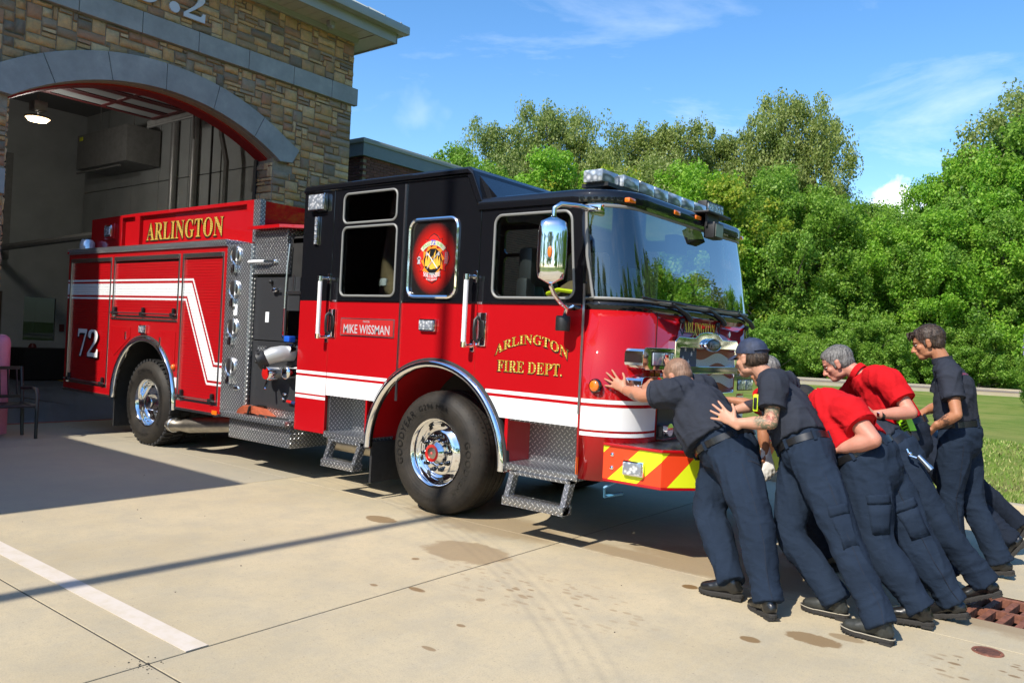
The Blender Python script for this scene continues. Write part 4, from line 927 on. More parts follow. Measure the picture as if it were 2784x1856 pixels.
for (a, b, c, d) in (D1, D2, D3):
    dr_ = empty('roller_door', ((a + b) / 2, 0, c), E_); w_ = .032
    MB().box(a - (a + b) / 2, a + w_ - (a + b) / 2, -.004, .03, 0, d - c).build('door_rail', 'alu', dr_, bev=.003); MB().box(b - w_ - (a + b) / 2, b - (a + b) / 2, -.004, .03, 0, d - c).build('door_rail', 'alu', dr_, bev=.003)
    MB().box(a - (a + b) / 2 + w_, b - (a + b) / 2 - w_, -.006, .03, d - c - .055, d - c).build('drip_rail', 'alu', dr_, bev=.006)
    hw = (b - a) / 2 - w_ - .001; pz = .0333; n = int((d - c - .055 - .03) / pz)
    sm = MB().prism([(.021, -pz / 2 + .0008), (.0185, -pz / 2 + .0025), (.018, pz / 2 - .0025), (.0205, pz / 2 - .0008), (.03, pz / 2 - .0015), (.03, -pz / 2 + .0015)], 'x', -hw, hw).mesh('slat', 'reddoor')
    for k in range(n): o = link('slat', sm, dr_); o.location = (0, 0, .03 + pz * (k + .5))
    MB().box(-hw, hw, .012, .028, .0, .03).build('bottom_rail', 'alu', dr_)
    lb = MB().tube([(-hw - .03, -.03, .055), (hw + .03, -.03, .055)], .009, 8).build('lift_bar', 'alu', dr_)
    for xx in ([-hw + .08, hw - .08] if a != D2[0] else [-hw + .06, 0, hw - .06]): MB().cbox(xx - .035, xx + .035, -.04, .0, .03, .075, .006).cbox(xx - .018, xx + .018, -.02, .01, .075, .13, .004).build('latch', 'blackmat', dr_)
    MB().box(-hw - .02, hw + .02, .0301, .0345, 0, d - c).build('door_backing', 'dark', dr_)
MB().box(-5.845, -4.21, -.012, .0, 1.555, 1.578).build('hose_tray_lip', 'alu', E_)
MB().box(-7.18, -5.76, -.008, .02, .53, .56).box(-4.17, -3.24, -.008, .02, .53, .56).build('rub_rail', 'alu', E_)
MB().box(-3.37, -3.27, -.014, -.008, .545, .59).build('amber_reflector', 'amber', E_); MB().cbox(-7.19, -7.13, -.03, .0, 2.435, 2.465, .01).build('marker_lamp', 'redlens', E_)
MB().cbox(-7.19, -3.235, -.025, .28, 2.425, 2.50, .008).build('top_trim', 'diamond', E_)
for (a, b, c, d) in ((-5.83, -5.32, 1.08, 1.46), (-4.62, -4.23, 1.04, 1.44)):
    fd = MB().prism([(a, c + .08), (a + .1, c), (b, c + .25), (b, d), (a, d)] if a < -5 else [(a, d), (a, c + .28), (b - .08, c), (b, c), (b, d)], 'y', -.006, 0).build('filler_door', 'red', E_, bev=.003)
    MB().cbox(a + .38 if a < -5 else a + .03, a + .41 if a < -5 else a + .06, -.014, -.006, c + .22, c + .32, .004).build('latch', 'chrome', fd)
lt_ = MB().cbox(-5.07, -4.91, -.03, 0, 1.39, 1.50, .02).build('side_light', 'chrome', E_); MB().cbox(-5.05, -4.93, -.042, -.028, 1.405, 1.485, .008).build('lens', 'led', lt_)
MB().ball((-4.235, -.01, 1.02), (.03, .03, .035)).build('amber_lamp', 'amber', E_); MB().box(-4.22, -4.165, -.003, 0, .78, .90).build('notice', 'wht', E_)
for s_, x0, w_ in (('7', -6.77, .27), ('2', -6.47, .30)):
    text('number_shadow', serif(s_), (x0 - .018, -.0075, 1.015), X3, Z3, w_, .37, 0, 'ink', E_, off=.012); text('number', serif(s_), (x0, -.0095, 1.03), X3, Z3, w_, .37, 0, 'wht', E_)
# hose bed side panel with raised frame
hb_ = MB().box(-7.17, -3.10, .33, WD - .33, 2.45, 2.975).build('hose_bed', 'red', E_)
MB().prism([(-7.17, 2.49), (-3.19, 2.49), (-3.19, 2.985), (-5.9, 2.985), (-7.17, 2.965)], 'y', .28, .331, holes=[[(-6.27, 2.53), (-5.92, 2.53), (-5.92, 2.94), (-6.27, 2.94)], [(-5.79, 2.53), (-3.34, 2.53), (-3.34, 2.94), (-5.79, 2.94)]]).build('side_frame', 'red', E_, bev=.006)
MB().box(-7.05, -6.30, .275, .281, 2.52, 2.95).build('cover_plate', 'red', E_)
MB().box(-3.19, -3.06, .275, .34, 2.50, 2.985).build('corner_post', 'diamond', E_)
lt_ = MB().cbox(-6.70, -6.42, .24, .28, 2.66, 2.88, .02).build('scene_light', 'red', E_); MB().cbox(-6.66, -6.47, .22, .245, 2.69, 2.85, .02).build('bezel', 'chrome', lt_); MB().cbox(-6.64, -6.49, .21, .225, 2.71, 2.83, .01).build('lens', 'led', lt_)
text('lettering_shadow', serif('ARLINGTON'), (-5.69, .322, 2.592), X3, Z3, 1.83, .255, 0, 'ink', E_, off=.012, spacing=1.02); text('lettering', serif('ARLINGTON'), (-5.66, .318, 2.61), X3, Z3, 1.80, .235, 0, 'gold', E_, spacing=1.02)
MB().lathe([(.1, 0), (.1, .12), (.07, .16), (0, .17)], (-7.05, .18, 2.5), 'z', 20).build('rear_beacon', 'lens', E_); MB().tube([(-6.95, .3, 2.5), (-6.95, .3, 2.82)], .025, 12).build('rear_post', 'chrome', E_)

# ---- diamond plate strip with round caps
MB().cbox(-3.235, -2.79, -.004, .3, .575, 2.44, .012).build('diamond_panel', 'diamond', E_); MB().lathe([(.032, .58), (.032, 2.44)], (-2.80, .028, 0), 'z', 16).build('corner_rail', 'diamond', E_)
for z in (2.315, 1.945, 1.525, 1.10):
    c_ = (-3.045, 0, z); cp_ = MB().lathe([(.105, -.005), (.105, -.02), (.095, -.03), (.085, -.028), (.078, -.018), (.0, -.016)], c_, 'y', 36).build('bottle_door', 'alu', E_, angle=35)
    MB().cbox(-3.075, -3.005, -.042, -.018, z - .075, z + .09, .02).cbox(-3.10, -2.99, -.03, -.017, z - .02, z + .05, .01).build('handle', 'alu', cp_)
    for sg in (-1, 1): MB().tube([(-3.045 + sg * .066 * cos(radians(a)), -.0175, z + .066 * sin(radians(a))) for a in (-45, -22, 0, 22, 45)], .009, 6).build('finger_slot', 'ink', cp_)
    MB().cbox(-3.07, -3.02, -.045, -.005, z - .19, z - .10, .008).tube([(-3.065, -.03, z - .10), (-3.045, -.045, z - .07), (-3.025, -.03, z - .10)], .006).box(-3.12, -3.07, -.02, -.004, z - .19, z - .13).build('latch', 'chrome', cp_)
MB().ball((-2.93, -.005, .87), (.065, .02, .028)).build('recess_light', 'chrome', E_); MB().box(-3.05, -2.98, -.007, -.004, 1.66, 1.78).build('notice', 'wht', E_)
# ---- pump module
MB().box(-2.79, -1.92, .10, .12, .62, 2.5).box(-2.79, -1.93, .3, WD - .3, .62, 2.4).build('pump_house', 'dark', E_)
MB().box(-2.785, -2.0, .066, .10, 1.41, 2.075).box(-2.785, -1.93, .066, .10, .70, 1.40).build('pump_panel', 'pump', E_, bev=.003)
MB().box(-2.785, -1.92, .075, .2, .60, .70).build('kick_plate', 'diamond', E_)
MB().box(-2.785, -2.21, .04, .35, 2.11, 2.575).build('crosslay_panel', 'diamond', E_, bev=.003)
MB().prism([(-2.83, -.04), (-2.25, -.04), (-1.95, .16), (-1.95, 2.3), (-2.83, 2.3)], 'z', 2.58, 2.615).build('crosslay_lip', 'red', E_, bev=.004); MB().box(-2.6, -2.02, .35, WD - .4, 2.616, 2.64).build('crosslay_cover', 'diamond', E_)
MB().tube([(-2.80, -.01, 2.24), (-2.52, -.01, 2.24)], .017, 10).build('grab_rail', 'wht', E_); MB().tube([(-2.52, -.01, 2.24), (-2.36, .03, 2.24)], .014, 8).ball((-2.38, .02, 2.24), .022).build('rail_bracket', 'chrome', E_)
MB().box(-2.19, -1.93, .10, .13, 2.43, 2.48).build('white_bar', 'wht', E_)
nb = MB().box(-2.17, -1.93, .28, .29, 1.98, 2.42).build('net_back', 'red', E_)
for i in range(4): MB().box(-2.17, -1.93, .25, .26, 2.0 + i * .11, 2.05 + i * .11).build('webbing', 'alu', nb)
for i in range(3): MB().box(-2.15 + i * .08, -2.11 + i * .08, .262, .27, 1.98, 2.42).build('webbing', 'wht', nb)
MB().tube([(-2.19, .06, 2.42), (-2.20, .05, 2.2), (-2.21, .05, 2.0), (-2.215, .05, 1.75)], .011, 6).build('strap', 'alu', E_)
MB().ball((-2.47, .045, 2.03), .022).tube([(-2.47, .066, 2.03), (-2.47, .03, 2.03)], .01).build('knob', 'blackmat', E_)
MB().ball((-2.39, .04, 1.94), (.05, .03, .028)).tube([(-2.39, .03, 1.94), (-2.30, .02, 1.95)], .012).build('paddle_latch', 'chrome', E_)
MB().box(-2.56, -2.50, .062, .066, 1.60, 1.71).build('notice', 'wht', E_)
MB().box(-2.66, -2.52, .055, .066, 1.18, 1.345).build('louvre_plate', 'diamond', E_)
MB().box(-2.18, -1.94, .05, .066, 1.45, 1.73).build('gauge_window', 'darkglass', E_); MB().tube([(-2.20, .03, 1.75), (-2.20, .03, 1.44)], .012).build('window_hinge', 'chrome', E_); MB().box(-2.19, -1.93, .05, .066, 1.90, 1.93).box(-2.1, -2.08, .05, .06, 1.93, 2.1).build('panel_strip', 'alu', E_)
iv = empty('intake_valve', (-2.05, .06, 1.27), E_)
MB().tube([(0, 0, .02), (-.02, -.12, .02), (-.07, -.19, 0), (-.12, -.23, -.03)], [.075, .08, .082, .075], 20).build('elbow', simple('cast_grey', (.42, .43, .43), .4, .3), iv)
v0 = Vector((-.12, -.23, -.03)); dv = Vector((-.55, -.72, -.42)).normalized()
MB().tube([v0, v0 + dv * .02, v0 + dv * .09, v0 + dv * .10], [.078, .092, .092, .08], 24).build('cap', 'blackmat', iv)
cc = MB()
for k in range(8):
    u_ = dv.cross(Z3).normalized(); w2_ = dv.cross(u_); a = 2 * pi * k / 8; p_ = v0 + dv * .055 + (u_ * cos(a) + w2_ * sin(a)) * .094; cc.ball(p_, .014, 6, 4)
cc.ball(v0 + dv * .108, .016).build('cap_lug', 'blackmat', iv)
c2 = MB().tube([(-.28, .02, -.20), (-.28, -.10, -.20), (-.28, -.12, -.20)], [.075, .075, .06], 20).build('discharge_cap', 'chrome', iv); MB().lathe([(.06, -.125), (.03, -.13), (0, -.13)], (-.28, 0, -.20), 'y', 20).build('cap_face', 'redcap', c2); MB().tube([(-.27, -.10, -.27), (-.25, -.14, -.36)], .015).build('chain', 'chrome', c2)
MB().tube([(.03, .02, -.17), (.03, -.10, -.17)], .07, 20).ball((.03, -.10, -.17), (.07, .03, .07)).build('discharge_cap', 'chrome', iv); MB().tube([(.03, .0, .07), (.03, -.09, .07)], .05, 16).build('outlet', 'chrome', iv); MB().cbox(-.02, .07, -.11, -.03, .14, .20, .01).build('blue_handle', simple('blue_plastic', (.01, .09, .5), .4), iv)
for x_, z_ in ((-2.14, .87), (-2.17, .82)): MB().ball((x_, .05, z_), (.03, .02, .014)).build('drain_tee', 'chrome', E_)
MB().tube([(-2.08, .04, .80), (-2.0, .04, .795)], .016, 8).build('drain_valve', 'redcap', E_); MB().tube([(-2.0, .04, .795), (-1.94, .04, .79)], .017, 8).build('drain_valve', 'navyv', E_)
# running board
MB().cbox(-3.10, -1.955, -.07, .30, .555, .612, .008).build('running_board', 'diamond', E_); MB().cbox(-3.045, -1.965, .005, .50, .33, .555, .008).build('step_box', 'diamond', E_)
# ---- cab fittings
M['silverv'] = simple('silver_vinyl', (.42, .40, .42), .4)
def lightbox(x0, x1, z0, z1, name='side_light', rim='chrome', y=0, d=.03):
    o = MB().cbox(x0, x1, y - d, y, z0, z1, .018).build(name, rim, E_); MB().cbox(x0 + .014, x1 - .014, y - d - .012, y - d + .002, z0 + .014, z1 - .014, .008).build('lens', 'led', o); return o
lightbox(-1.78, -1.53, 2.71, 2.885, 'warning_light', d=.05); lightbox(-.19, .005, 1.58, 1.69)
o = MB().cbox(-1.705, -1.645, -.022, 0, 2.38, 2.665, .01).build('strip_light', 'chrome', E_)
for i in range(6): MB().cbox(-1.69, -1.66, -.03, -.02, 2.39 + i * .045, 2.43 + i * .045, .006).build('lens', 'led', o)
for x_ in (-1.475, .40):
    r0 = MB().tube([(x_, -.095, 1.50), (x_, -.095, 2.03)], .0205, 14).build('grab_rail', 'wht', E_)
    [MB().tube([(x_, -.095, 2.02), (x_, -.095, 2.065)], .025, 12).tube([(x_, -.095, 2.05), (x_ + .0, -.05, 2.05), (x_ + .02, 0, 2.05)], .016, 8).cbox(x_, x_ + .04, -.01, 0, 2.0, 2.1, .004).build('rail_stanchion', 'chrome', r0)]; MB().tube([(x_, -.095, 1.465), (x_, -.095, 1.51)], .025, 12).tube([(x_, -.095, 1.48), (x_, -.05, 1.48), (x_ + .02, 0, 1.48)], .016, 8).cbox(x_, x_ + .04, -.01, 0, 1.43, 1.53, .004).build('rail_stanchion', 'chrome', r0)
for x_ in (-1.375, .515):
    h_ = MB().cbox(x_ - .055, x_ + .05, -.018, 0, 1.48, 1.755, .02).build('door_handle', 'chrome', E_); MB().tube([(x_ - .035, -.018, 1.72), (x_ - .04, -.05, 1.69), (x_ - .04, -.055, 1.62), (x_ - .04, -.05, 1.54), (x_ - .035, -.018, 1.51)], .014, 8).build('grip', 'blackmat', h_); MB().ball((x_ + .012, -.017, 1.62), (.028, .006, .075)).build('recess', 'ink', h_)
# name plate
npl = MB().cbox(-1.25, -.515, -.008, 0, 1.505, 1.675, .004).build('name_plate', 'alu', E_); MB().box(-1.24, -.525, -.0095, -.008, 1.515, 1.665).build('plate_face', simple('plate_red', (.42, .02, .02), .35), npl)
text('plate_lettering', 'MIKE WISSMAN', (-1.20, -.011, 1.53), X3, Z3, .63, .085, 0, 'silverv', npl, off=.012); text('plate_lettering', 'MAYOR', (-.93, -.011, 1.635), X3, Z3, .09, .02, 0, 'silverv', npl)
# gold lettering on the front door
def archw(a, b):
    t = (a - .355) / .355; return (a, b * 1.0 + .105 * (1 - t * t))
text('lettering_shadow', serif('ARLINGTON'), (.658, -.003, 1.405), X3, Z3, .725, .082, 0, 'ink', E_, warp=archw, off=.010); text('lettering', serif('ARLINGTON'), (.668, -.0045, 1.413), X3, Z3, .71, .075, 0, 'gold', E_, warp=archw)
text('lettering_shadow', serif('FIRE DEPT.'), (.688, -.003, 1.280), X3, Z3, .645, .098, 0, 'ink', E_, off=.010); text('lettering', serif('FIRE DEPT.'), (.698, -.0045, 1.288), X3, Z3, .63, .09, 0, 'gold', E_)
# emblem window: framed, black to red glow, cross and scroll (the figure in the middle is left out)
q = N('emblem_glow'); v = q.map(q.pos(), loc=(.095, 0, -2.215), scale=(1 / .27, 0, 1 / .33)); v2 = q.n('ShaderNodeVectorMath', operation='LENGTH')
mpn = q.n('ShaderNodeVectorMath', operation='MULTIPLY_ADD'); q.L(q.pos(), mpn.inputs[0]); mpn.inputs[1].default_value = (1 / .27, 0, 1 / .32); mpn.inputs[2].default_value = (.085 / .27, 0, -2.215 / .32); q.L(mpn.outputs[0], v2.inputs[0])
q.p(col=q.ramp(v2.outputs['Value'], [(.62, (.50, .012, .008)), (1.0, (.012, .011, .011))]), rough=.25, coat=1); M['emglow'] = q.m
em = MB().prism(w3, 'y', .008, .018).build('emblem_window', 'emglow', E_); loop3(w3, -.006, .016, 'chrome_frame', 'chrome', em)
ex, ez = -.088, 2.215
def cross(sc, wd=.205, hd=.225):
    p = []
    for k in range(4):
        base = 90 * k
        for (a, r) in ((-33, .92), (-26, .80), (-14, .90), (0, .97), (14, .90), (26, .80), (33, .92)):
            p.append((a + base, r))
        p.append((45 + base, .62))
    p.sort(); return [(ex + wd * sc * r * sin(radians(a)), ez + hd * sc * r * cos(radians(a))) for a, r in p]
MB().prism(cross(1.0), 'y', .006, .008).build('cross_outline', 'ink', em); MB().prism(cross(.955), 'y', .0045, .006).build('cross_face', simple('emblem_red', (.60, .02, .015), .4), em)
MB().prism(arc(ex, ez - .02, .125, 0, 350, 35), 'y', .003, .0045).build('centre_disc', 'ink', em)
fl = MB()
for k in range(9):
    a = -140 + k * 35; c0 = (ex + .105 * sin(radians(a)), ez - .02 + .105 * cos(radians(a))); t0 = (ex + .142 * sin(radians(a + 16)), ez - .02 + .155 * cos(radians(a + 16))); w0 = (cos(radians(a)) * .04, -sin(radians(a)) * .04)
    fl.prism([(c0[0] - w0[0], c0[1] - w0[1]), (c0[0] + w0[0], c0[1] + w0[1]), t0], 'y', .0015 + k * .0001, .003)
fl.build('flames', simple('flame_orange', (.85, .25, .02), .4), em); fy = MB()
for k, (dx, w_, h_) in enumerate(((-.075, .030, .10), (-.045, .034, .15), (-.012, .034, .12), (.022, .036, .165), (.055, .032, .115), (.082, .024, .085))):
    x_ = ex + dx; zb_ = ez - .10 + abs(dx) * .45; fy.prism([(x_ - w_ * .5, zb_), (x_ + w_ * .5, zb_), (x_ + w_ * .42, zb_ + h_ * .45), (x_ + w_ * .15, zb_ + h_ * .7), (x_ + w_ * .30, zb_ + h_), (x_ - w_ * .25, zb_ + h_ * .75), (x_ - w_ * .5, zb_ + h_ * .35)], 'y', .0006 + k * .0001, .0016)
fy.build('inner_flames', simple('flame_yellow', (.85, .42, .05), .4), em)
for sg_ in (-1, 1): MB().tube([(ex - sg_ * .062, -.0004, ez - .09), (ex + sg_ * .062, -.0004, ez + .045)], .0045, 6).prism([(ex + sg_ * .050, ez + .028), (ex + sg_ * .082, ez + .020), (ex + sg_ * .078, ez + .062), (ex + sg_ * .058, ez + .045)], 'y', -.0022, -.0008).build('crossed_axe', 'silverv', em)
sc_ = arc(ex, ez - .04, .195, 140, 40, 14) + arc(ex, ez - .04, .155, 40, 140, 14); MB().prism(sc_, 'y', -.001, .0002).build('scroll', simple('scroll_cream', (.55, .52, .38), .5), em)
M['greenv'] = simple('green_vinyl', (.10, .42, .06), .5); M['bluev'] = simple('blue_vinyl', (.06, .05, .50), .5)
text('emblem_lettering', 'ENG', (ex - .118, -.0016, ez + .083), X3, Z3, .08, .03, 0, 'greenv', em, warp=lambda a, b: (a, b + a * .42)); text('emblem_lettering', '72', (ex - .028, -.0016, ez + .118), X3, Z3, .056, .042, 0, 'bluev', em, off=.02); text('emblem_lettering', 'INE', (ex + .045, -.0016, ez + .115), X3, Z3, .07, .03, 0, 'greenv', em, warp=lambda a, b: (a, b - a * .42))
text('emblem_lettering', serif('SOUTHSIDE'), (ex - .10, -.0016, ez - .17), X3, Z3, .20, .042, 0, 'wht', em, warp=lambda a, b: (a, b + .018 * ((a - .1) / .1) ** 2)); text('emblem_lettering', serif('WATCHDOGS'), (ex - .065, -.0016, ez - .195), X3, Z3, .13, .016, 0, 'wht', em, warp=lambda a, b: (a, b + .01 * ((a - .065) / .065) ** 2))
hy = MB().box(ex - .187, ex - .147, .0025, .0043, ez - .045, ez - .036).box(ex - .180, ex - .154, .0025, .0043, ez - .036, ez + .02).box(ex - .190, ex - .144, .0025, .0043, ez - .004, ez + .008); hy.build('hydrant', 'silverv', em)
ld = MB().box(ex + .142, ex + .147, .0025, .0043, ez - .05, ez + .05).box(ex + .166, ex + .171, .0025, .0043, ez - .05, ez + .05)
for i in range(6): ld.box(ex + .142, ex + .171, .0025, .0043, ez - .042 + i * .017, ez - .038 + i * .017)
ld.build('ladder', 'silverv', em)
MB().lathe([(.0, -.004), (.075, -.004), (.078, 0)], (0, 0, 0), 'y', 28).build('oval_badge', 'blackchrome', E_); ob_ = E_.children[-1] if False else [o for o in SC.objects if o.name.startswith('oval_badge')][-1]; ob_.scale = (1, 1, .33); ob_.location = (1.395, 0, 1.815)
# amber round marker by the corner
mk = MB().lathe([(.055, -.004), (.05, -.02), (.04, -.024)], (1.625, .012, 1.238), 'y', 28).build('side_marker', 'blackchrome', E_); MB().ball((1.625, -.012, 1.238), (.040, .018, .042), 20, 10).build('lens', 'amber', mk)
# mirror
mr = empty('mirror', (1.42, -.34, 2.2), E_)
mp_ = []
for i in range(13):
    t = i / 12; z = -.25 + .5 * t; s_ = (1 - abs(2 * t - 1) ** 4.5) ** .5; mp_.append((z, max(.02, s_)))
vs = []; fs = []; sg = 24
for z, s_ in mp_:
    for k in range(sg):
        a = 2 * pi * k / sg; cxx, cyy = cos(a), sin(a); e = .6
        vs.append((.122 * s_ ** .55 * abs(cxx) ** e * (1 if cxx > 0 else -1), .075 * s_ ** .6 * abs(cyy) ** e * (1 if cyy > 0 else -1), z))
for i in range(12):
    for k in range(sg): j = (k + 1) % sg; fs.append((i * sg + k, i * sg + j, (i + 1) * sg + j, (i + 1) * sg + k))
fs += [tuple(range(sg)), tuple(12 * sg + k for k in range(sg))]
mc = MB().add(vs, fs, 0, True).build('mirror_shell', 'chrome', mr, angle=70); mc.rotation_euler = (0, 0, radians(28)); mc.scale = (.88, .9, .97)
MB().ball((.035, -.078, -.02), (.018, .012, .04)).build('turn_lamp', 'amber', mr)
MB().tube([(0, 0, .24), (0, .0, .30), (.03, .04, .335), (.08, .20, .345), (.10, .36, .345)], .019, 10).cbox(.06, .2, .30, .36, .32, .37, .008).build('upper_arm', 'chrome', mr)
MB().tube([(0, 0, -.25), (.0, .05, -.31), (-.0, .14, -.37), (.0, .22, -.40), (-.03, .24, -.46)], .016, 10).tube([(0, .22, -.40), (-.02, .33, -.385)], .016, 8).build('lower_arm', 'chrome', mr); MB().lathe([(.0, .0), (.052, 0), (.055, .01), (.055, .10), (.05, .112), (0, .112)], (-.04, .24, -.57), 'z', 24).build('mirror_motor', 'blackmat', mr)

# ---- nose: lamps, grille, bumper
def rbox(y0, y1, z0, z1, x0, x1, name, mat, parent=E_, r=.03, bev=.018): o = MB().prism(rrect(y0, y1, z0, z1, r, 4), 'x', x0, x1).build(name, mat, parent, bev=bev, seg=3); return o
M['headlens'] = simple('headlamp_lens', (.50, .52, .58), .10, .2, coat=1)
for (y0, y1, z0, z1) in ((.13, .66, 1.375, 1.54), (.13, .66, 1.165, 1.325), (1.84, 2.37, 1.375, 1.54), (1.84, 2.37, 1.165, 1.325)):
    o = rbox(y0, y1, z0, z1, 1.74, 1.94, 'lamp_bezel', 'chrome', r=.05, bev=.03); lf_ = y0 < 1
    a, b = (.255, .61) if lf_ else (1.89, 2.245)
    MB().box(1.925, 1.942, a, b, z0 + .028, z1 - .028).build('lamp_recess', 'ink', o)
    MB().cbox(1.93, 1.952, a + .012, a + .17, z0 + .036, z1 - .036, .01).build('headlamp', 'headlens' if z0 > 1.3 else 'led', o); MB().cbox(1.93, 1.952, a + .184, b - .012, z0 + .036, z1 - .036, .01).build('headlamp', 'led', o)
    if z0 > 1.3: MB().cbox(1.948, 1.957, a + .20, a + .25, z0 + .05, z1 - .05, .003).build('red_led', 'redlens', o)
gy0, gy1 = .63, 1.87
outer = [(gy0, 1.13), (gy1, 1.13), (gy1, 1.60), (gy1 - .05, 1.635), (1.52, 1.635), (1.43, 1.675), (1.30, 1.69), (1.20, 1.69), (1.07, 1.675), (.98, 1.635), (gy0 + .05, 1.635), (gy0, 1.60)]
gr = MB().prism(outer, 'x', 1.87, 1.945, holes=[rrect(gy0 + .075, gy1 - .075, 1.405, 1.555, .02, 3), rrect(gy0 + .075, gy1 - .075, 1.185, 1.345, .02, 3)]).build('grille_frame', 'chrome', E_, bev=.022, seg=3)
# perforated grille with a flag print
q = N('flag_mesh'); P = q.pos(); x = q.sep(P); wv = q.math('MULTIPLY', q.math('SINE', q.math('ADD', q.math('MULTIPLY', x[1], 9), .6)), .03)
bnd = q.math('FRACT', q.math('MULTIPLY', q.math('ADD', q.math('SUBTRACT', x[2], wv), .01), 6.0)); rw = q.math('GREATER_THAN', bnd, .5)
c = q.mix(rw, (.30, .012, .012), (.60, .62, .64)); c = q.mix(q.math('LESS_THAN', x[1], 1.08), c, (.012, .035, .16))
S = 95; hx = q.math('SUBTRACT', q.math('FRACT', q.math('MULTIPLY', x[1], S)), .5); hz = q.math('SUBTRACT', q.math('FRACT', q.math('ADD', q.math('MULTIPLY', x[2], S), q.math('MULTIPLY', q.math('FLOOR', q.math('MULTIPLY', x[1], S)), .5))), .5)
hole = q.math('LESS_THAN', q.math('ADD', q.math('MULTIPLY', hx, hx), q.math('MULTIPLY', hz, hz)), .075); q.p(col=q.mix(hole, c, (.004, .004, .004)), rough=.4, metal=.2); M['flagmesh'] = q.m
for z0, z1 in ((1.40, 1.56), (1.18, 1.35)): MB().box(1.905, 1.910, gy0 + .07, gy1 - .07, z0, z1).build('grille_mesh', 'flagmesh', gr)
def star(cy, cz, r, x): return [(cy + (r if i % 2 == 0 else r * .4) * sin(pi * i / 5), cz + (r if i % 2 == 0 else r * .4) * cos(pi * i / 5)) for i in range(10)]
for (a, b) in ((.76, 1.535), (.87, 1.54), (.98, 1.505), (.83, 1.47), (.93, 1.44), (.74, 1.44), (1.02, 1.545), (.80, 1.31), (.92, 1.28), (.78, 1.22), (1.0, 1.23)): MB().prism(star(a, b, .022, 0), 'x', 1.9105, 1.913).build('star', 'wht', gr)
bd = MB().lathe([(.0, .0), (.17, .0), (.175, -.004), (.178, -.03)], (0, 0, 0), 'x', 40).build('badge', 'pump', gr); bd.location = (1.975, 1.265, 1.585); bd.scale = (1, .80, .28)
rm_ = MB().tube([(0, .175 * cos(radians(a)), .175 * sin(radians(a))) for a in range(0, 360, 10)], .016, 8, closed=True).build('badge_rim', 'chrome', gr); rm_.location = (1.962, 1.265, 1.585); rm_.scale = (1, .82, .29)
text('badge_lettering', ital('Pierce'), (1.979, 1.17, 1.562), Y3, Z3, .19, .048, 0, 'silverv', gr)
text('lettering_shadow', serif('ARLINGTON'), (1.8825, .868, 1.672), Y3, Z3, .60, .090, 0, 'ink', E_); text('lettering', serif('ARLINGTON'), (1.8835, .875, 1.676), Y3, Z3, .60, .088, 0, 'goldflat', E_)
MB().prism([(1.80, 1.66), (1.825, 1.69), (1.80, 1.72), (1.775, 1.69)], 'x', 1.881, 1.883).build('diamond_decal', 'wht', E_)
MB().box(1.879, 1.887, .50, 2.0, .84, 1.12).build('nose_recess', 'ink', E_)
for y in (.56, .72, 1.0, 1.5, 1.8): MB().tube([(1.89, y, .92), (1.97, y, .92)], .05, 14).build('nose_outlet', 'chrome', E_)
MB().cbox(1.885, 1.93, .50, .62, .86, .95, .01).build('nose_box', 'blackmat', E_)
bp_ = [(1.72, .012), (2.19, .012), (2.42, .30), (2.42, WD - .30), (2.19, WD - .012), (1.72, WD - .012)]
q = N('chevron'); x = q.sep(q.pos()); s_ = q.math('ADD', x[0], q.math('MULTIPLY', x[1], .62)); fr_ = q.math('FRACT', q.math('DIVIDE', q.math('SUBTRACT', q.math('SUBTRACT', s_, 1.765), q.math('MULTIPLY', q.math('SUBTRACT', x[2], .57), 1.05)), .48))
q.p(col=q.mix(q.math('GREATER_THAN', fr_, .5), (.70, .78, .015), (.75, .055, .012)), rough=.4); M['chev'] = q.m
bu = MB().prism(bp_, 'z', .575, .815).build('bumper', 'chev', E_)
MB().prism(bp_, 'z', .555, .574).build('bumper_lower_edge', 'red', bu, bev=.005); e = .012
MB().prism([(1.72, -.002), (2.196, -.002), (2.436, .295), (2.436, WD - .295), (2.196, WD + .002), (1.72, WD + .002)], 'z', .816, .835, holes=[[(1.74, .03), (2.18, .03), (2.395, .31), (2.395, WD - .31), (2.18, WD - .03), (1.74, WD - .03)]]).build('bumper_rim', 'red', bu, bev=.004)
q = N('grip_strut'); x = q.sep(q.pos()); S = 28; a = q.math('SUBTRACT', q.math('FRACT', q.math('MULTIPLY', x[0], S)), .5); b = q.math('SUBTRACT', q.math('FRACT', q.math('ADD', q.math('MULTIPLY', x[1], S * .8), q.math('MULTIPLY', q.math('FLOOR', q.math('MULTIPLY', x[0], S)), .5))), .5)
hl = q.math('LESS_THAN', q.math('ADD', q.math('MULTIPLY', a, a), q.math('MULTIPLY', q.math('MULTIPLY', b, b), 1.6)), .13); q.p(col=q.mix(hl, (.62, .63, .65), (.004, .004, .005)), metal=q.math('SUBTRACT', 1, hl), rough=.3); M['grip'] = q.m
MB().prism([(1.74, .03), (2.18, .03), (2.395, .31), (2.395, WD - .31), (2.18, WD - .03), (1.74, WD - .03)], 'z', .818, .826).build('bumper_deck', 'grip', bu)
lb_ = MB().cbox(1.895, 2.065, -.018, .012, .625, .735, .02).build('bumper_light', 'chrome', bu); MB().cbox(1.905, 2.055, -.03, -.016, .637, .723, .012).build('lens', 'led', lb_)
for z in (.66, .755): MB().ball((1.795, .010, z), (.017, .012, .017)).build('bolt', 'chrome', bu)
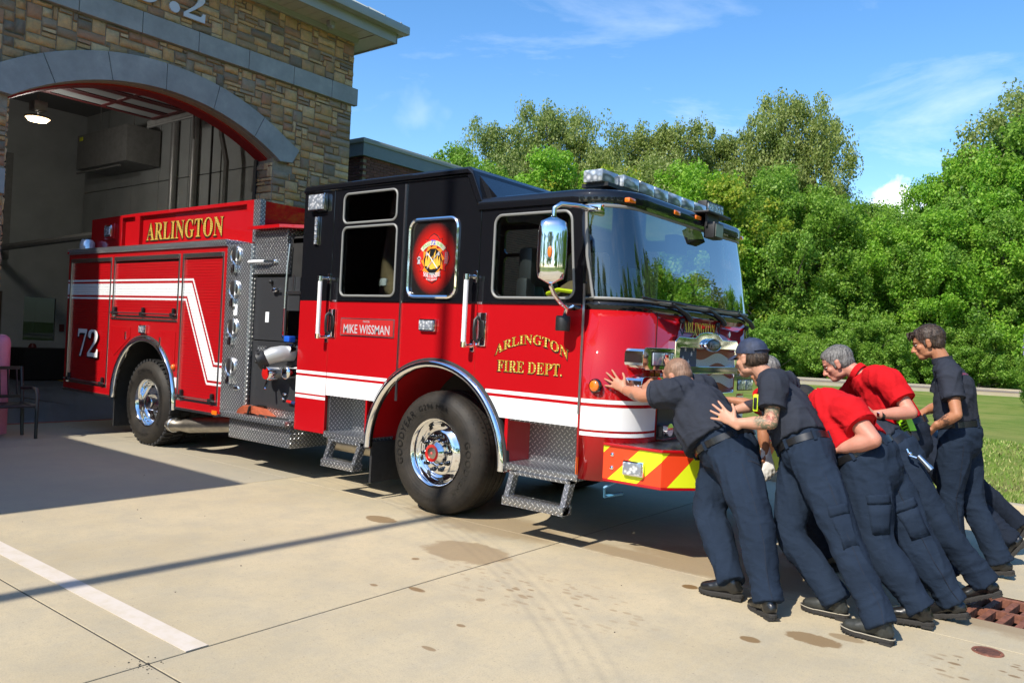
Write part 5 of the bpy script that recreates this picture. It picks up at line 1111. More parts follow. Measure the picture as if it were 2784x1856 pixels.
# wipers
for y in (.62, 1.30, 1.95):
    w_ = MB().tube([(1.90, y + .34, 1.775), (1.905, y + .25, 1.82), (1.90, y, 1.885)], [.022, .020, .010], 8).build('wiper_arm', 'blackmat', E_); MB().tube([(1.895, y + .05, 1.905), (1.90, y - .25, 1.895), (1.885, y - .60, 1.90)] if y > .7 else [(1.895, y + .25, 1.89), (1.90, y, 1.90), (1.893, y - .22, 1.895), (1.86, y - .40, 1.91)], .008, 6).build('wiper_blade', 'blackmat', w_)
    MB().ball((1.895, y + .20, 1.765), .022).tube([(1.89, y + .2, 1.76), (1.895, y + .17, 1.70), (1.895, y + .21, 1.655), (1.895, y + .25, 1.70), (1.89, y + .24, 1.76)], .005, 5).build('washer_hose', 'blackmat', w_)
# roof lamps
for y, z in ((.20, 2.625), (.86, 2.635), (1.25, 2.655), (1.62, 2.635), (2.28, 2.625)):
    xx = 1.775 if y > .3 and y < 2.2 else 1.735; MB().cbox(xx - .03, xx + .014, y - .05, y + .05, z - .017, z + .017, .008).build('clearance_lamp', 'amber', E_)
lbm = empty('light_bar', (1.38, 1.1, 2.845), E_)
MB().box(-.12, .12, -.86, .90, -.08, -.05).box(-.10, .10, -.6, -.5, -.17, -.08).box(-.10, .10, .6, .7, -.17, -.08).build('bar_base', 'blackmat', lbm)
q = N('bar_lens'); v_ = q.n('ShaderNodeTexVoronoi'); q.L(q.map(q.obj(), scale=(1, .35, 1)), v_.inputs['Vector']); v_.inputs['Scale'].default_value = 24; q.p(col=q.ramp(v_.outputs['Distance'], [(.1, (.85, .88, .92)), (.6, (.22, .25, .28))]), rough=.1, coat=1, metal=.2); q.bump(v_.outputs['Distance'], .4, .01); M['barlens'] = q.m
for i in range(7):
    y0 = -.90 + i * .258; MB().cbox(-.13 + (.04 if i in (0,) else 0), .13 - (.04 if i == 0 else 0), y0 + .003, y0 + .255, -.05, .05, .02).build('bar_module', 'barlens', lbm)
fld = empty('flood_light', (1.42, 2.30, 2.90), E_); MB().cbox(-.06, .04, -.20, .20, -.07, .075, .012).box(-.05, .0, -.05, .05, -.2, -.07).build('housing', 'blackmat', fld); MB().box(.038, .046, -.175, .175, -.05, .055).build('lens', 'led', fld)
MB().cbox(1.60, 1.86, 1.28, 1.75, 2.705, 2.725, .008).build('camera_mount', 'blackmat', E_); cm_ = MB().cbox(1.78, 1.88, 1.37, 1.56, 2.50, 2.64, .015).box(1.80, 1.82, 1.35, 1.58, 2.60, 2.71).build('front_camera', 'blackmat', E_); MB().box(1.879, 1.885, 1.39, 1.54, 2.515, 2.62).build('camera_face', 'steel', cm_)
# stuff resting in the cab and on the step
M['tan'] = simple('turnout_tan', (.17, .115, .055), .9, var=.2, scale=20, bump=.3)
tcx = MB(); tcx.ball((1.25, .40, 1.90), (.28, .20, .17), 18, 10).ball((1.05, .45, 1.86), (.2, .2, .14), 16, 8); tcx = tag(tcx.build('turnout_coat', 'tan'), 'tan turnout coat bundled on the front seat behind the mirror', 'coat'); 
MB().tube([(.98, .24, 1.93), (1.12, .195, 1.96), (1.3, .185, 1.94)], .018, 6).build('reflective_band', 'yel', tcx)
hm_ = MB().lathe([(.0, .13), (.07, .12), (.12, .05), (.13, 0), (.19, -.02)], (1.42, .20, 1.93), 'z', 20).build('fire_helmet', 'blackmat'); tag(hm_, 'dark fire helmet with a white shield numbered 72 inside the cab window', 'helmet')
fs_ = MB().prism([(1.36, 1.88), (1.46, 1.88), (1.47, 1.98), (1.41, 2.05), (1.35, 1.98)], 'y', .055, .06).build('front_shield', 'wht', hm_); text('shield_lettering', '72', (1.37, .053, 1.90), X3, Z3, .075, .06, 0, 'ink', hm_, off=.02); MB().box(1.36, 1.46, .052, .0545, 1.985, 2.005).build('shield_band', 'redcap', hm_)
cz_ = MB().tube([(-1.05, .30, 2.25), (-.92, .26, 2.1), (-.80, .22, 1.98), (-.68, .20, 1.90)], [.05, .075, .085, .08], 14); tag(cz_.build('coat_sleeve', 'tan'), 'tan coat sleeve with a white cuff hanging in the rear cab window', 'coat')
sl_ = [o for o in SC.objects if o.name.startswith('coat_sleeve')][0]; MB().cbox(-.93, -.80, .125, .15, 1.99, 2.06, .01).build('white_patch', 'wht', sl_); MB().tube([(-1.12, .22, 2.45), (-1.03, .2, 2.28)], .012).build('orange_piping', 'org', sl_)
hs_ = MB()
for k in range(3): hs_.tube([(-2.80 + .0, -.035 + .03, .63 + k * .028), (-2.70, .0, .66 + k * .03), (-2.60, .02, .665 + k * .03), (-2.45, .0, .655 + k * .026), (-2.30 - k * .05, -.03, .635 + k * .01)], [.02, .026, .026, .024, .014], 8)
fh = MB()
for k in range(4):
    y0 = -.05; p = [(-2.83 + .01 * k, .617 + k * .0), (-2.80, .66 + k * .012), (-2.68, .70 - k * .018), (-2.50, .70 - k * .020), (-2.34 + .02 * k, .63)]
fo = MB()
for k in range(5):
    t = k * .0165; pr = [(-2.84 + t, .616), (-2.82 + t, .655 - t * .6), (-2.72, .705 - t), (-2.55, .712 - t), (-2.44, .675 - t * .7), (-2.30 - t * .5, .622)]
    up = pr; lo_ = [(a, b - .011) for a, b in reversed(pr)]; fo.prism(up + lo_, 'y', -.045 + .004 * k, .20 - .004 * k)
fo = tag(fo.build('folded_hose', 'hydr'), 'folded orange hose bundle strapped on the running board', 'fire hose'); MB().tube([(-2.62, -.055, .615), (-2.60, -.05, .70), (-2.52, .02, .725), (-2.40, .14, .70)], .014, 6).tube([(-2.42, -.05, .63), (-2.2, -.02, .622), (-2.02, .02, .622)], .010, 6).build('strap', 'ink', fo)

# ================================================================ PEOPLE
def V(p): return Vector(p)
def catmull(pts, rs, sds, k=4):
    """resample path, radii and lateral vectors"""
    n = len(pts); P_, R_, S_ = [], [], []
    for i in range(n - 1):
        p0, p1, p2, p3 = pts[max(i - 1, 0)], pts[i], pts[i + 1], pts[min(i + 2, n - 1)]
        for j in range(k):
            t = j / k; P_.append(0.5 * ((2 * p1) + (p2 - p0) * t + (2 * p0 - 5 * p1 + 4 * p2 - p3) * t * t + (3 * p1 - p0 - 3 * p2 + p3) * t ** 3))
            u = t * t * (3 - 2 * t); R_.append(tuple(a + (b - a) * u for a, b in zip(rs[i], rs[i + 1]))); S_.append(sds[i].lerp(sds[i + 1], t))
    P_.append(pts[-1]); R_.append(rs[-1]); S_.append(sds[-1]); return P_, R_, S_
def limb(mb, pts, rs, side=None, seg=14, k=4, cap=True, flat=False):
    """closed tapered tube with rounded ends; rs: scalar or (lateral, other) per point; side: lateral vector(s)"""
    pts = [V(p) for p in pts]; rs = [(r, r) if not isinstance(r, (tuple, list)) else r for r in rs]
    sd = [V(side) if side is not None and not isinstance(side, list) else (V(side[i]) if isinstance(side, list) else Vector((0.31, .9, .2))) for i in range(len(pts))]
    P_, R_, S_ = catmull(pts, rs, sd, k)
    T0 = (P_[1] - P_[0]).normalized(); T1 = (P_[-1] - P_[-2]).normalized(); n = 3
    pre, post = [], []
    for i in range(n):
        a = (i + .35) / n * pi / 2; f = sin(a); r = R_[0]; e = min(r) * cos(a); pre.append((P_[0] - T0 * e, (r[0] * f, r[1] * f), S_[0])); r = R_[-1]; e = min(r) * cos(a); post.insert(0, (P_[-1] + T1 * e, (r[0] * f, r[1] * f), S_[-1]))
    if not cap: pre, post = [], []
    if flat: post = []
    if flat == 2: pre = []
    full = pre + list(zip(P_, R_, S_)) + post; vs = []; N_ = len(full)
    for i, (p, r, s) in enumerate(full):
        t = (full[min(i + 1, N_ - 1)][0] - full[max(i - 1, 0)][0]).normalized(); u = (s - t * s.dot(t))
        if u.length < 1e-3: u = t.orthogonal()
        u.normalize(); w = t.cross(u)
        for q_ in range(seg): a = 2 * pi * q_ / seg; vs.append(p + u * (cos(a) * r[0]) + w * (sin(a) * r[1]))
    fs = [(i * seg + q_, i * seg + (q_ + 1) % seg, (i + 1) * seg + (q_ + 1) % seg, (i + 1) * seg + q_) for i in range(N_ - 1) for q_ in range(seg)]
    fs += [tuple(reversed(range(seg))), tuple((N_ - 1) * seg + q_ for q_ in range(seg))]
    mb.add(vs, fs, 0, True); return mb
def ellip(mb, c, r, A):
    """ellipsoid with axes given by the columns of A"""
    k = len(mb.v); mb.ball((0, 0, 0), r, 14, 10); mb.v[k:] = [tuple(V(c) + A @ V(v)) for v in mb.v[k:]]; return mb
def fuse(mb, name, mat, vox, smooth=4, fn=None, cuts=(), parent=None, fac=.5):
    """voxel-fuse the pieces into one continuous skin, relax it, add cloth or skin relief, trim open ends"""
    me = bpy.data.meshes.new('tmp'); me.from_pydata(mb.v, [], mb.f); ob = bpy.data.objects.new('tmp', me); COL.objects.link(ob)
    r = ob.modifiers.new('r', 'REMESH'); r.mode = 'VOXEL'; r.voxel_size = vox; r.use_smooth_shade = True
    s = ob.modifiers.new('s', 'SMOOTH'); s.iterations = smooth; s.factor = fac
    dg = bpy.context.evaluated_depsgraph_get(); m2 = bpy.data.meshes.new_from_object(ob.evaluated_get(dg)); bpy.data.objects.remove(ob); bpy.data.meshes.remove(me)
    m2.name = name
    if fn:
        co = [v.co.copy() for v in m2.vertices]; no = [v.normal.copy() for v in m2.vertices]
        for v, c, n in zip(m2.vertices, co, no):
            d = fn(c, n)
            if d: v.co = c + n * d
    if cuts:
        bm = bmesh.new(); bm.from_mesh(m2)
        for (c, n, rad) in cuts:
            c, n = V(c), V(n).normalized(); fsel = [f for f in bm.faces if (f.calc_center_median() - c).length < rad]
            es = {e for f in fsel for e in f.edges}; vsx = {v for f in fsel for v in f.verts}
            res = bmesh.ops.bisect_plane(bm, geom=list(fsel) + list(es) + list(vsx), plane_co=c, plane_no=n)
            kill = [f for f in bm.faces if (f.calc_center_median() - c).length < rad * 1.3 and (f.calc_center_median() - c).dot(n) > 1e-5]
            bmesh.ops.delete(bm, geom=kill, context='FACES')
        bm.to_mesh(m2); bm.free()
    m2.materials.clear(); m2.materials.append(M[mat] if isinstance(mat, str) else mat)
    m2.polygons.foreach_set('use_smooth', [True] * len(m2.polygons)); m2.update()
    return link(name, m2, parent)
def ridge(x, k=3.0): return max(0.0, 1 - abs(x) * k) ** 1.4 - .32
def folds(axis, amp, spots=(), seed=0, cross=.25):
    """cloth folds: long drape lines along the axis, short gathered folds across it near the given spots"""
    A = V(axis).normalized(); B = A.orthogonal().normalized(); C_ = A.cross(B); off = Vector((seed * 3.7, seed * 1.3, 0))
    def fn(p, n):
        u, b, c = p.dot(A), p.dot(B), p.dot(C_); w = noise.noise(p * 4 + off)
        dr = ridge(noise.noise(Vector((u * 2.4 + w * .8, b * 10 + w, c * 10)) + off)); tilt = (b + c) * 5
        cr = ridge(noise.noise(Vector((u * 15 + tilt + w * 2.5, b * 3.2, c * 3.2)) + off * 2), 3.4)
        g_ = 0
        for (q_, r, s) in spots: g_ += s * math.exp(-((p - q_).length / r) ** 2)
        g_ = min(1.15, g_); return amp * (dr * (.85 - .5 * g_) + cr * (cross + .85 * g_)) + .0025 * w
    return fn
def skinmat(name, col, tattoo=None, colt=(.08, .10, .07)):
    q = N(name); P = q.pos(); f = q.noise(P, 9, 5, .6); c0 = tuple(c * .82 for c in col); c = q.ramp(f, [(.3, c0), (.7, col)])
    c = q.mix(q.math('MULTIPLY', q.ramp(q.noise(P, 26, 4, .6), [(.5, (0, 0, 0)), (.7, (1, 1, 1))]), .25), c, (col[0] * 1.05, col[1] * .72, col[2] * .68))
    if tattoo:
        for (t, r, cc) in tattoo:
            d = q.n('ShaderNodeVectorMath', operation='DISTANCE'); q.L(P, d.inputs[0]); d.inputs[1].default_value = t
            m_ = q.math('MULTIPLY', q.math('MULTIPLY', q.math('SUBTRACT', r, d.outputs['Value']), 40, clamp=True), q.math('MULTIPLY', q.math('SUBTRACT', q.noise(P, 34, 3, .6, 1.2), .42), 9, clamp=True)); c = q.mix(q.math('MULTIPLY', m_, .92), c, cc)
    q.p(col=c, rough=.52, spec=.35, sss=.06); q.b.inputs['Subsurface Radius'].default_value = (.02, .008, .004); q.b.inputs['Subsurface Scale'].default_value = .3
    q.bump(q.noise(P, 160, 3), .12, .003); return q.m
def cloth(name, col, var=.18, weave=420):
    q = N(name); P = q.pos(); q.p(col=q.ramp(q.noise(P, 4, 6, .65), [(.3, tuple(c * (1 - var) for c in col)), (.7, tuple(c * (1 + var) for c in col))]), rough=.9, spec=.12)
    w = q.noise(q.map(P, scale=(1, 1, 1.6)), 11, 3, .5, .8); q.bump(w, .35, .02); return q.m
SKIN = skinmat('skin', (.50, .25, .165)); SKINR = skinmat('skin_ruddy', (.52, .23, .16)); SKINT = skinmat('skin_tanned', (.40, .175, .09), [((3.69, 1.40, 1.13), .06, (.09, .05, .035)), ((3.62, 1.43, 1.07), .03, (.09, .05, .035))])
SKIN1 = skinmat('skin_tan', (.47, .215, .13), [((1.98, -.06, 1.17), .06, (.10, .09, .08))])
SKIN2 = skinmat('skin_tattooed', (.52, .27, .18), [((3.0, -.22, 1.16), .10, (.13, .13, .08)), ((3.02, -.25, 1.17), .05, (.35, .06, .05)), ((2.88, -.17, 1.11), .07, (.12, .14, .09)), ((2.80, -.14, 1.06), .05, (.12, .12, .12))])
M['navy'] = cloth('navy_polo', (.027, .031, .043)); M['trou'] = cloth('navy_trousers', (.014, .023, .041)); M['redpolo'] = cloth('red_polo', (.47, .008, .012), .1); M['trou2'] = cloth('dark_trousers', (.013, .018, .030))
q = N('boot_leather'); q.p(col=(.010, .010, .010), rough=.28, coat=.25, coatr=.2); q.bump(q.noise(q.pos(), 45, 4), .15, .004); M['boot'] = q.m
M['oldboot'] = simple('worn_boot', (.028, .030, .027), .5, var=.3, scale=20, bump=.3); M['sole'] = simple('boot_sole', (.022, .020, .018), .8, bump=.3, scale=60); M['welt'] = simple('boot_welt', (.30, .27, .21), .7); M['belt'] = simple('belt_leather', (.010, .010, .011), .35, coat=.2)
def hairm(name, c0, c1):
    q = N(name); P = q.pos(); f = q.noise(q.map(P, scale=(90, 90, 16)), 1, 4, .6); q.p(col=q.ramp(f, [(.35, c0), (.65, c1)]), rough=.5, spec=.4); q.bump(f, .8, .006); return q.m
M['hairbrown'] = hairm('brown_hair', (.018, .011, .008), (.07, .045, .03)); M['hairgrey'] = hairm('grey_hair', (.05, .048, .045), (.21, .20, .19)); M['hairbuzz'] = hairm('buzzed_hair', (.15, .085, .055), (.26, .15, .095)); M['hairdark'] = hairm('dark_hair', (.010, .007, .006), (.045, .03, .022)); M['capnavy'] = simple('navy_cap', (.018, .028, .06), .7, var=.3, scale=30, bump=.3); M['capblack'] = simple('black_cap', (.008, .008, .009), .8)
M['eyew'] = simple('eye_white', (.6, .58, .55), .3); M['lips'] = simple('lips', (.36, .12, .09), .5)
def basis(F, U):
    F = V(F).normalized(); U = (V(U) - F * V(U).dot(F)).normalized(); Lf = U.cross(F); return Matrix((F, Lf, U)).transposed()
def head_parts(mb, c, A, s=1.0):
    e = lambda o, r: ellip(mb, V(c) + A @ (V(o) * s), tuple(x * s for x in r), A)
    e((-.014, 0, .030), (.100, .077, .090)); e((.030, 0, .035), (.062, .066, .060)); e((.026, 0, -.028), (.062, .062, .082)); e((.055, 0, -.088), (.038, .034, .026)); e((.018, 0, -.072), (.056, .058, .036))
    e((.080, 0, .022), (.018, .050, .012)); e((.058, .034, -.022), (.026, .026, .024)); e((.058, -.034, -.022), (.026, .026, .024))
    limb(mb, [V(c) + A @ (V(o) * s) for o in ((.084, 0, .012), (.098, 0, -.010), (.113, 0, -.034))], [.009 * s, .011 * s, .014 * s], A.col[1], 8); e((.098, .011, -.040), (.012, .009, .008)); e((.098, -.011, -.040), (.012, .009, .008))
    e((.088, 0, -.058), (.014, .024, .007)); e((.087, 0, -.068), (.013, .022, .008))
    for q_ in (-1, 1): e((-.002, q_ * .078, -.012), (.019, .009, .031)); e((-.004, q_ * .080, .008), (.017, .010, .014)); e((.004, q_ * .077, -.034), (.010, .008, .010))
def hand(mb, wr, tip, palm_n, side, curl=.25, spread=.22, s=1.0, thumb=1, curls=None):
    """wr: wrist, tip: where the middle finger points, palm_n: palm facing, side: towards the thumb"""
    wr = V(wr); D = (V(tip) - wr).normalized(); Nn = V(palm_n); Nn = (Nn - D * Nn.dot(D)).normalized(); T = (V(side) - D * V(side).dot(D)); T = (T - Nn * T.dot(Nn)).normalized()
    limb(mb, [wr - D * .03 * s, wr + D * .02 * s, wr + D * .06 * s, wr + D * .088 * s], [(.030 * s, .022 * s), (.033 * s, .020 * s), (.041 * s, .016 * s), (.040 * s, .0125 * s)], T, 12)
    fl = [(.94, .029, .55), (1.05, .010, .12), (.98, -.010, -.3), (.78, -.030, -.85)]
    for i, (ln, off, sp_) in enumerate(fl):
        d = (D + T * spread * sp_).normalized(); p = wr + D * (.085 - .006 * abs(i - 1)) * s + T * off * s; pts = [p - d * .02 * s, p]; c_ = curl if curls is None else curls[i]; ang = c_ * .55
        for sgl in (.043, .027, .021):
            dd = (d * cos(ang) + Nn * sin(ang)).normalized(); p = p + dd * sgl * ln * s; pts.append(p); ang += c_
        limb(mb, pts, [.0098 * s, .0102 * s, .0092 * s, .0084 * s, .0068 * s], T, 8, k=2)
    p = wr + D * .022 * s + T * .026 * s; d = (D * .62 + T * .78 * thumb + Nn * .12).normalized(); d2 = (D * .85 + T * .5 * thumb + Nn * .2).normalized()
    limb(mb, [p - d * .01, p + d * .03 * s, p + d * .052 * s, p + d * .052 * s + d2 * .034 * s], [.016 * s, .0135 * s, .0105 * s, .0082 * s], Nn, 8, k=2)
def boot(par, an, toe, kn, tall=.09, mat='boot', welt=False, heel_up=0.0):
    """an: ankle joint, toe: direction point; heel_up raises the heel, toe stays down"""
    an = V(an); d = V(toe) - an; d.z = 0; d.normalize(); sd = Z3.cross(d); pitch = heel_up; up = (Z3 * cos(pitch) + d * sin(pitch)); f = (d * cos(pitch) - Z3 * sin(pitch))
    o = an - Z3 * .006; m = MB()
    pt = lambda a, b, z: o + f * a + sd * b + up * z
    limb(m, [pt(-.045, 0, -.050), pt(-.01, 0, -.036), pt(.05, 0, -.040), pt(.115, .0, -.052), pt(.165, .0, -.058)], [(.034, .036), (.038, .048), (.042, .046), (.047, .037), (.040, .029)], sd, 14)
    sh_d = (V(kn) - an).normalized(); limb(m, [pt(-.02, 0, -.05), pt(-.015, 0, .0), an + sh_d * tall], [.045, .045, .046], f, 14)
    b_ = fuse(m, 'boot', mat, .009, 3, parent=par, fn=lambda p, n: .0018 * noise.noise(p * 40))
    so_ = []; n = 26
    for k in range(n):
        a = 2 * pi * k / n; x_ = .062 + .142 * cos(a); w_ = .0475 * (1 + .06 * cos(a)) * (abs(sin(a)) ** .75) * (1 if sin(a) > 0 else -1) * (1 - .18 * (1 if -.08 < x_ - .03 < .06 else 0)); so_.append((x_, w_))
    zs = [(-.076, .97), (-.082, 1.01), (-.096, 1.0), (-.103, .95)]; vs = []
    for z_, s_ in zs:
        for (a, b) in so_: vs.append(pt(.062 + (a - .062) * s_, b * s_, z_ + (.010 * ((a - .1) / .11) ** 2 if a > .1 else 0)))
    fs = [(i * n + k, i * n + (k + 1) % n, (i + 1) * n + (k + 1) % n, (i + 1) * n + k) for i in range(3) for k in range(n)] + [tuple(range(n)), tuple(3 * n + k for k in range(n))]
    sl__ = MB().add(vs, fs, 0, False); s__ = sl__.build('sole', 'sole', b_)
    lg = MB()
    for k in range(0, n):
        a, b = so_[k]; c0 = pt(.062 + (a - .062) * .96, b * .94, -.102 + (.010 * ((a - .1) / .11) ** 2 if a > .1 else 0)); lg.ball(c0, (.007, .007, .005), 6, 3)
    hl = [pt(-.074, y_, z_) for z_ in (-.112, -.098) for y_ in (-.036, .036)] + [pt(-.012, y_, z_) for z_ in (-.112, -.098) for y_ in (-.036, .036)]
    lg.add(hl, [(0, 1, 3, 2), (4, 5, 7, 6), (0, 1, 5, 4), (2, 3, 7, 6), (0, 2, 6, 4), (1, 3, 7, 5)]); tag(lg.build('tread', 'sole', b_), kind='stuff')
    if welt: MB().tube([pt(.062 + (a - .062) * 1.02, b * 1.02, -.077 + (.010 * ((a - .1) / .11) ** 2 if a > .1 else 0)) for a, b in so_], .0035, 5, closed=True).build('welt', 'welt', b_)
    return b_
def band(par, name, mat, c, axis, side, ra, rb, h, t=.004, seg=28, a0=0, a1=360):
    ax_ = V(axis).normalized(); u = (V(side) - ax_ * V(side).dot(ax_)).normalized(); w = ax_.cross(u); m = MB(); vs = []; full = a1 - a0 >= 360; n = seg if full else seg + 1
    for k in range(n):
        a = radians(a0 + (a1 - a0) * k / seg)
        for (dr, dz) in ((0, -h / 2), (t, -h / 2), (t, h / 2), (0, h / 2)): vs.append(V(c) + u * (ra + dr) * cos(a) + w * (rb + dr) * sin(a) + ax_ * dz)
    fs = [(i * 4 + j, i * 4 + (j + 1) % 4, ((i + 1) % n) * 4 + (j + 1) % 4, ((i + 1) % n) * 4 + j) for i in range(seg) for j in range(4)]
    return m.add(vs, fs, 0, True).build(name, mat, par, angle=50)
def stick(o, pts, off=.003):
    """drop a polyline onto an object's surface"""
    from mathutils.bvhtree import BVHTree
    me = o.data; t = BVHTree.FromPolygons([v.co[:] for v in me.vertices], [tuple(p.vertices) for p in me.polygons]); out = []
    for p in pts:
        l, n, i, d = t.find_nearest(V(p))
        if l is None: continue
        out.append(l + n * off)
    return out
def ray_on(o, p, d, off=.004):
    from mathutils.bvhtree import BVHTree
    me = o.data; t = BVHTree.FromPolygons([v.co[:] for v in me.vertices], [tuple(p_.vertices) for p_ in me.polygons]); l, n, i, dd = t.ray_cast(V(p), V(d).normalized()); return (l + n * off, n) if l else (None, None)
def person(label, J, shirt, skin, face, up, hairmat, hair='short', vox=.0062, bulk=1.0, belly=0.0, trou='trou', bootmat='boot', hL=None, hR=None, heel=(.0, .0), welt=False, detail=True, group=None, sleeve=.62, cuts_arm=True, hscale=1.0):
    J = {k: V(v) for k, v in J.items()}; pr = empty('person', (J['anL'].x, J['anL'].y, 0)); tag(pr, label, 'person', group or 'people pushing the fire engine')
    b = bulk; LH = (J['hipL'] - J['hipR']).normalized(); LS = (J['shL'] - J['shR']).normalized(); LM = (LH + LS).normalized()
    A = basis(face, up); hc = J['head']; kids = []
    # --- body: head, neck, torso, arms and hands in one skin
    m = MB(); head_parts(m, hc, A, hscale)
    nb = hc + A @ V((-.035, 0, -.06)); limb(m, [J['neck'] + (J['chest'] - J['neck']) * .15, J['neck'] * .5 + nb * .5, nb + A @ V((.01, 0, .03))], [(.066 * b, .060), (.058, .058), (.056, .058)], LS)
    limb(m, [J['pelvis'], J['waist'], J['chest'], J['neck'] + (J['chest'] - J['neck']) * .2], [(.135 * b, .09 * b), (.125 * b, .085 * b), (.15 * b, .095 * b), (.10, .06)], [LH, LM, LS, LS])
    for s_, hd in (('L', hL), ('R', hR)):
        sh, el, wr = J['sh' + s_], J['el' + s_], J['wr' + s_]
        limb(m, [sh * .75 + J['neck'] * .25, sh, sh * .45 + el * .55, el], [.055 * b, .055 * b, .047 * b, .040 * b], LS); ft = el * .65 + wr * .35
        limb(m, [el, ft, el * .25 + wr * .75, wr], [.040 * b, .044 * b, .033 * b, (.029, .023)], (hd or {}).get('side', LS))
        if hd: hand(m, wr, hd['tip'], hd['n'], hd['side'], hd.get('curl', .2), hd.get('spread', .2), hd.get('s', 1.0), curls=hd.get('curls'))
        else: hand(m, wr, wr + (wr - el), (0, 0, -1), LS, .5, .1)
    for s_ in 'LR':
        limb(m, [J['pelvis'] * .4 + J['hip' + s_] * .6, J['hip' + s_], J['kn' + s_], J['an' + s_]], [.07, .068, .05, .038], LH, 10)
    body = fuse(m, 'body', skin, vox, 3, parent=pr); kids.append(body)
    # --- eyes and brows
    ez_ = .004
    for q_ in (-1, 1):
        if detail:
            e_ = MB(); ellip(e_, hc + A @ (V((.079, q_ * .032, ez_ - .002)) * hscale), (.0080, .011, .0035), A); eo = e_.build('eye', 'eyew', pr); i_ = MB(); ellip(i_, hc + A @ (V((.0865, q_ * .032, ez_ - .002)) * hscale), (.002, .0035, .0030), A); i_.build('iris', 'ink', eo)
            br = MB(); limb(br, [hc + A @ (V(o) * hscale) for o in ((.094, q_ * .014, .020), (.092, q_ * .032, .026), (.078, q_ * .050, .020))], [.0018, .0026, .0012], A.col[2], 6); br.build('eyebrow', hairmat if hairmat != 'hairbuzz' else 'hairbrown', pr)
    if detail: lp_ = MB(); ellip(lp_, hc + A @ V((.100, 0, -.0625)), (.004, .020, .005), A); lp_.build('mouth', 'lips', pr)
    # --- shirt
    m = MB(); t = .016; wv = J['pelvis'] - J['waist']; hem = J['waist'] + wv * .16
    bl = J['waist'].copy(); fwd = LM.cross((J['chest'] - J['waist']).normalized()); fwd = fwd if fwd.dot(A.col[0]) > 0 else -fwd
    limb(m, [hem + fwd * belly * .5, (bl + J['chest']) / 2 + fwd * belly * .4, J['chest'], J['chest'] * .35 + J['neck'] * .65, J['neck'] + (J['neck'] - J['chest']) * .06], [(.190 * b, .158 * b + belly * .4), (.200 * b, .154 * b + belly * .4), (.205 * b, .142 * b), (.150 * b, .102 * b), (.078, .070)], [LH, LM, LS, LS, LS], 20, k=6, flat=2)
    cuts = [(J['neck'] + (J['neck'] - J['chest']) * .02 + (nb - J['neck']).normalized() * .035, (nb - J['neck']), .10)]
    for s_ in 'LR':
        sh, el = J['sh' + s_], J['el' + s_]; en = sh + (el - sh) * sleeve; ce = sh + (el - sh) * sleeve
        limb(m, [sh * .5 + J['neck'] * .5, sh, sh + (el - sh) * .3, en], [.088 * b, .092 * b, .086 * b, .084 * b], LS, 16, flat=True)
    mid = (J['waist'] + J['chest']) / 2
    shirt_o = fuse(m, 'shirt', shirt, .0105, 5, folds(J['chest'] - J['waist'], .0115, [(J['waist'], .14, 1.0), (J['shL'] * .7 + J['chest'] * .3, .10, .7), (mid, .12, .4)], hash_(label), .4), (), pr)
    for s_ in 'LR':
        sh, el = J['sh' + s_], J['el' + s_]; band(pr, 'sleeve_cuff', shirt, sh + (el - sh) * (sleeve - .05), el - sh, LS, .079 * b, .079 * b, .026, .006)
    # collar
    cn = (nb - J['neck']).normalized(); band(pr, 'collar', shirt, J['neck'] + cn * .018, cn + A.col[0] * -.25, LS, .066, .064, .042, .008, a0=0, a1=360)
    # --- trousers
    m = MB(); top = J['pelvis'] + (J['waist'] - J['pelvis']) * .85
    up_ = (J['waist'] - J['pelvis']).normalized(); bum = fwd * -1
    limb(m, [top, J['pelvis'] + bum * .015, J['pelvis'] - up_ * .06 + bum * .02], [(.168 * b, .142 * b + belly * .3), (.184 * b, .162 * b), (.160 * b, .140 * b)], LH, 20)
    for s_ in 'LR':
        hp, kn, an = J['hip' + s_], J['kn' + s_], J['an' + s_]; sh_ = (an - kn).normalized(); hm_e = an + sh_ * .03; ce = an - sh_ * .012
        limb(m, [hp * .8 + J['pelvis'] * .2 + up_ * .02, hp * .62 + kn * .38, kn, kn * .55 + an * .45, an * .8 + kn * .2, hm_e], [(.110 * b, .128 * b), (.108 * b, .120 * b), (.088 * b, .096 * b), (.082 * b, .090 * b), (.080, .086), (.084, .090)], LH, 16, flat=True)
    spots = []
    for s_ in 'LR': spots += [(J['kn' + s_], .10, .8), (J['an' + s_] * .85 + J['kn' + s_] * .15, .10, 1.0), (J['hip' + s_], .10, .5)]
    fL, fR = folds(J['anL'] - J['hipL'], .010, spots, hash_(label) + 5), folds(J['anR'] - J['hipR'], .010, spots, hash_(label) + 8)
    def ff(p, n): return fL(p, n) if (p - J['knL']).length < (p - J['knR']).length else fR(p, n)
    cuts = [(J['an' + s_] - (J['an' + s_] - J['kn' + s_]).normalized() * -.004, J['an' + s_] - J['kn' + s_], .12) for s_ in 'LR']
    tr = fuse(m, 'trousers', trou, .0115, 4, ff, (), pr)
    # belt with loops
    bc = J['pelvis'] + (J['waist'] - J['pelvis']) * .62; bw_, bd_ = .162 * b, .128 * b + belly * .35
    from mathutils.bvhtree import BVHTree
    t_ = BVHTree.FromPolygons([v.co[:] for v in tr.data.vertices], [tuple(p_.vertices) for p_ in tr.data.polygons]); u = (LH - up_ * LH.dot(up_)).normalized(); w = up_.cross(u)
    sh_t = BVHTree.FromPolygons([v.co[:] for v in shirt_o.data.vertices], [tuple(p_.vertices) for p_ in shirt_o.data.polygons])
    vs = []; nn = 36; ring = []
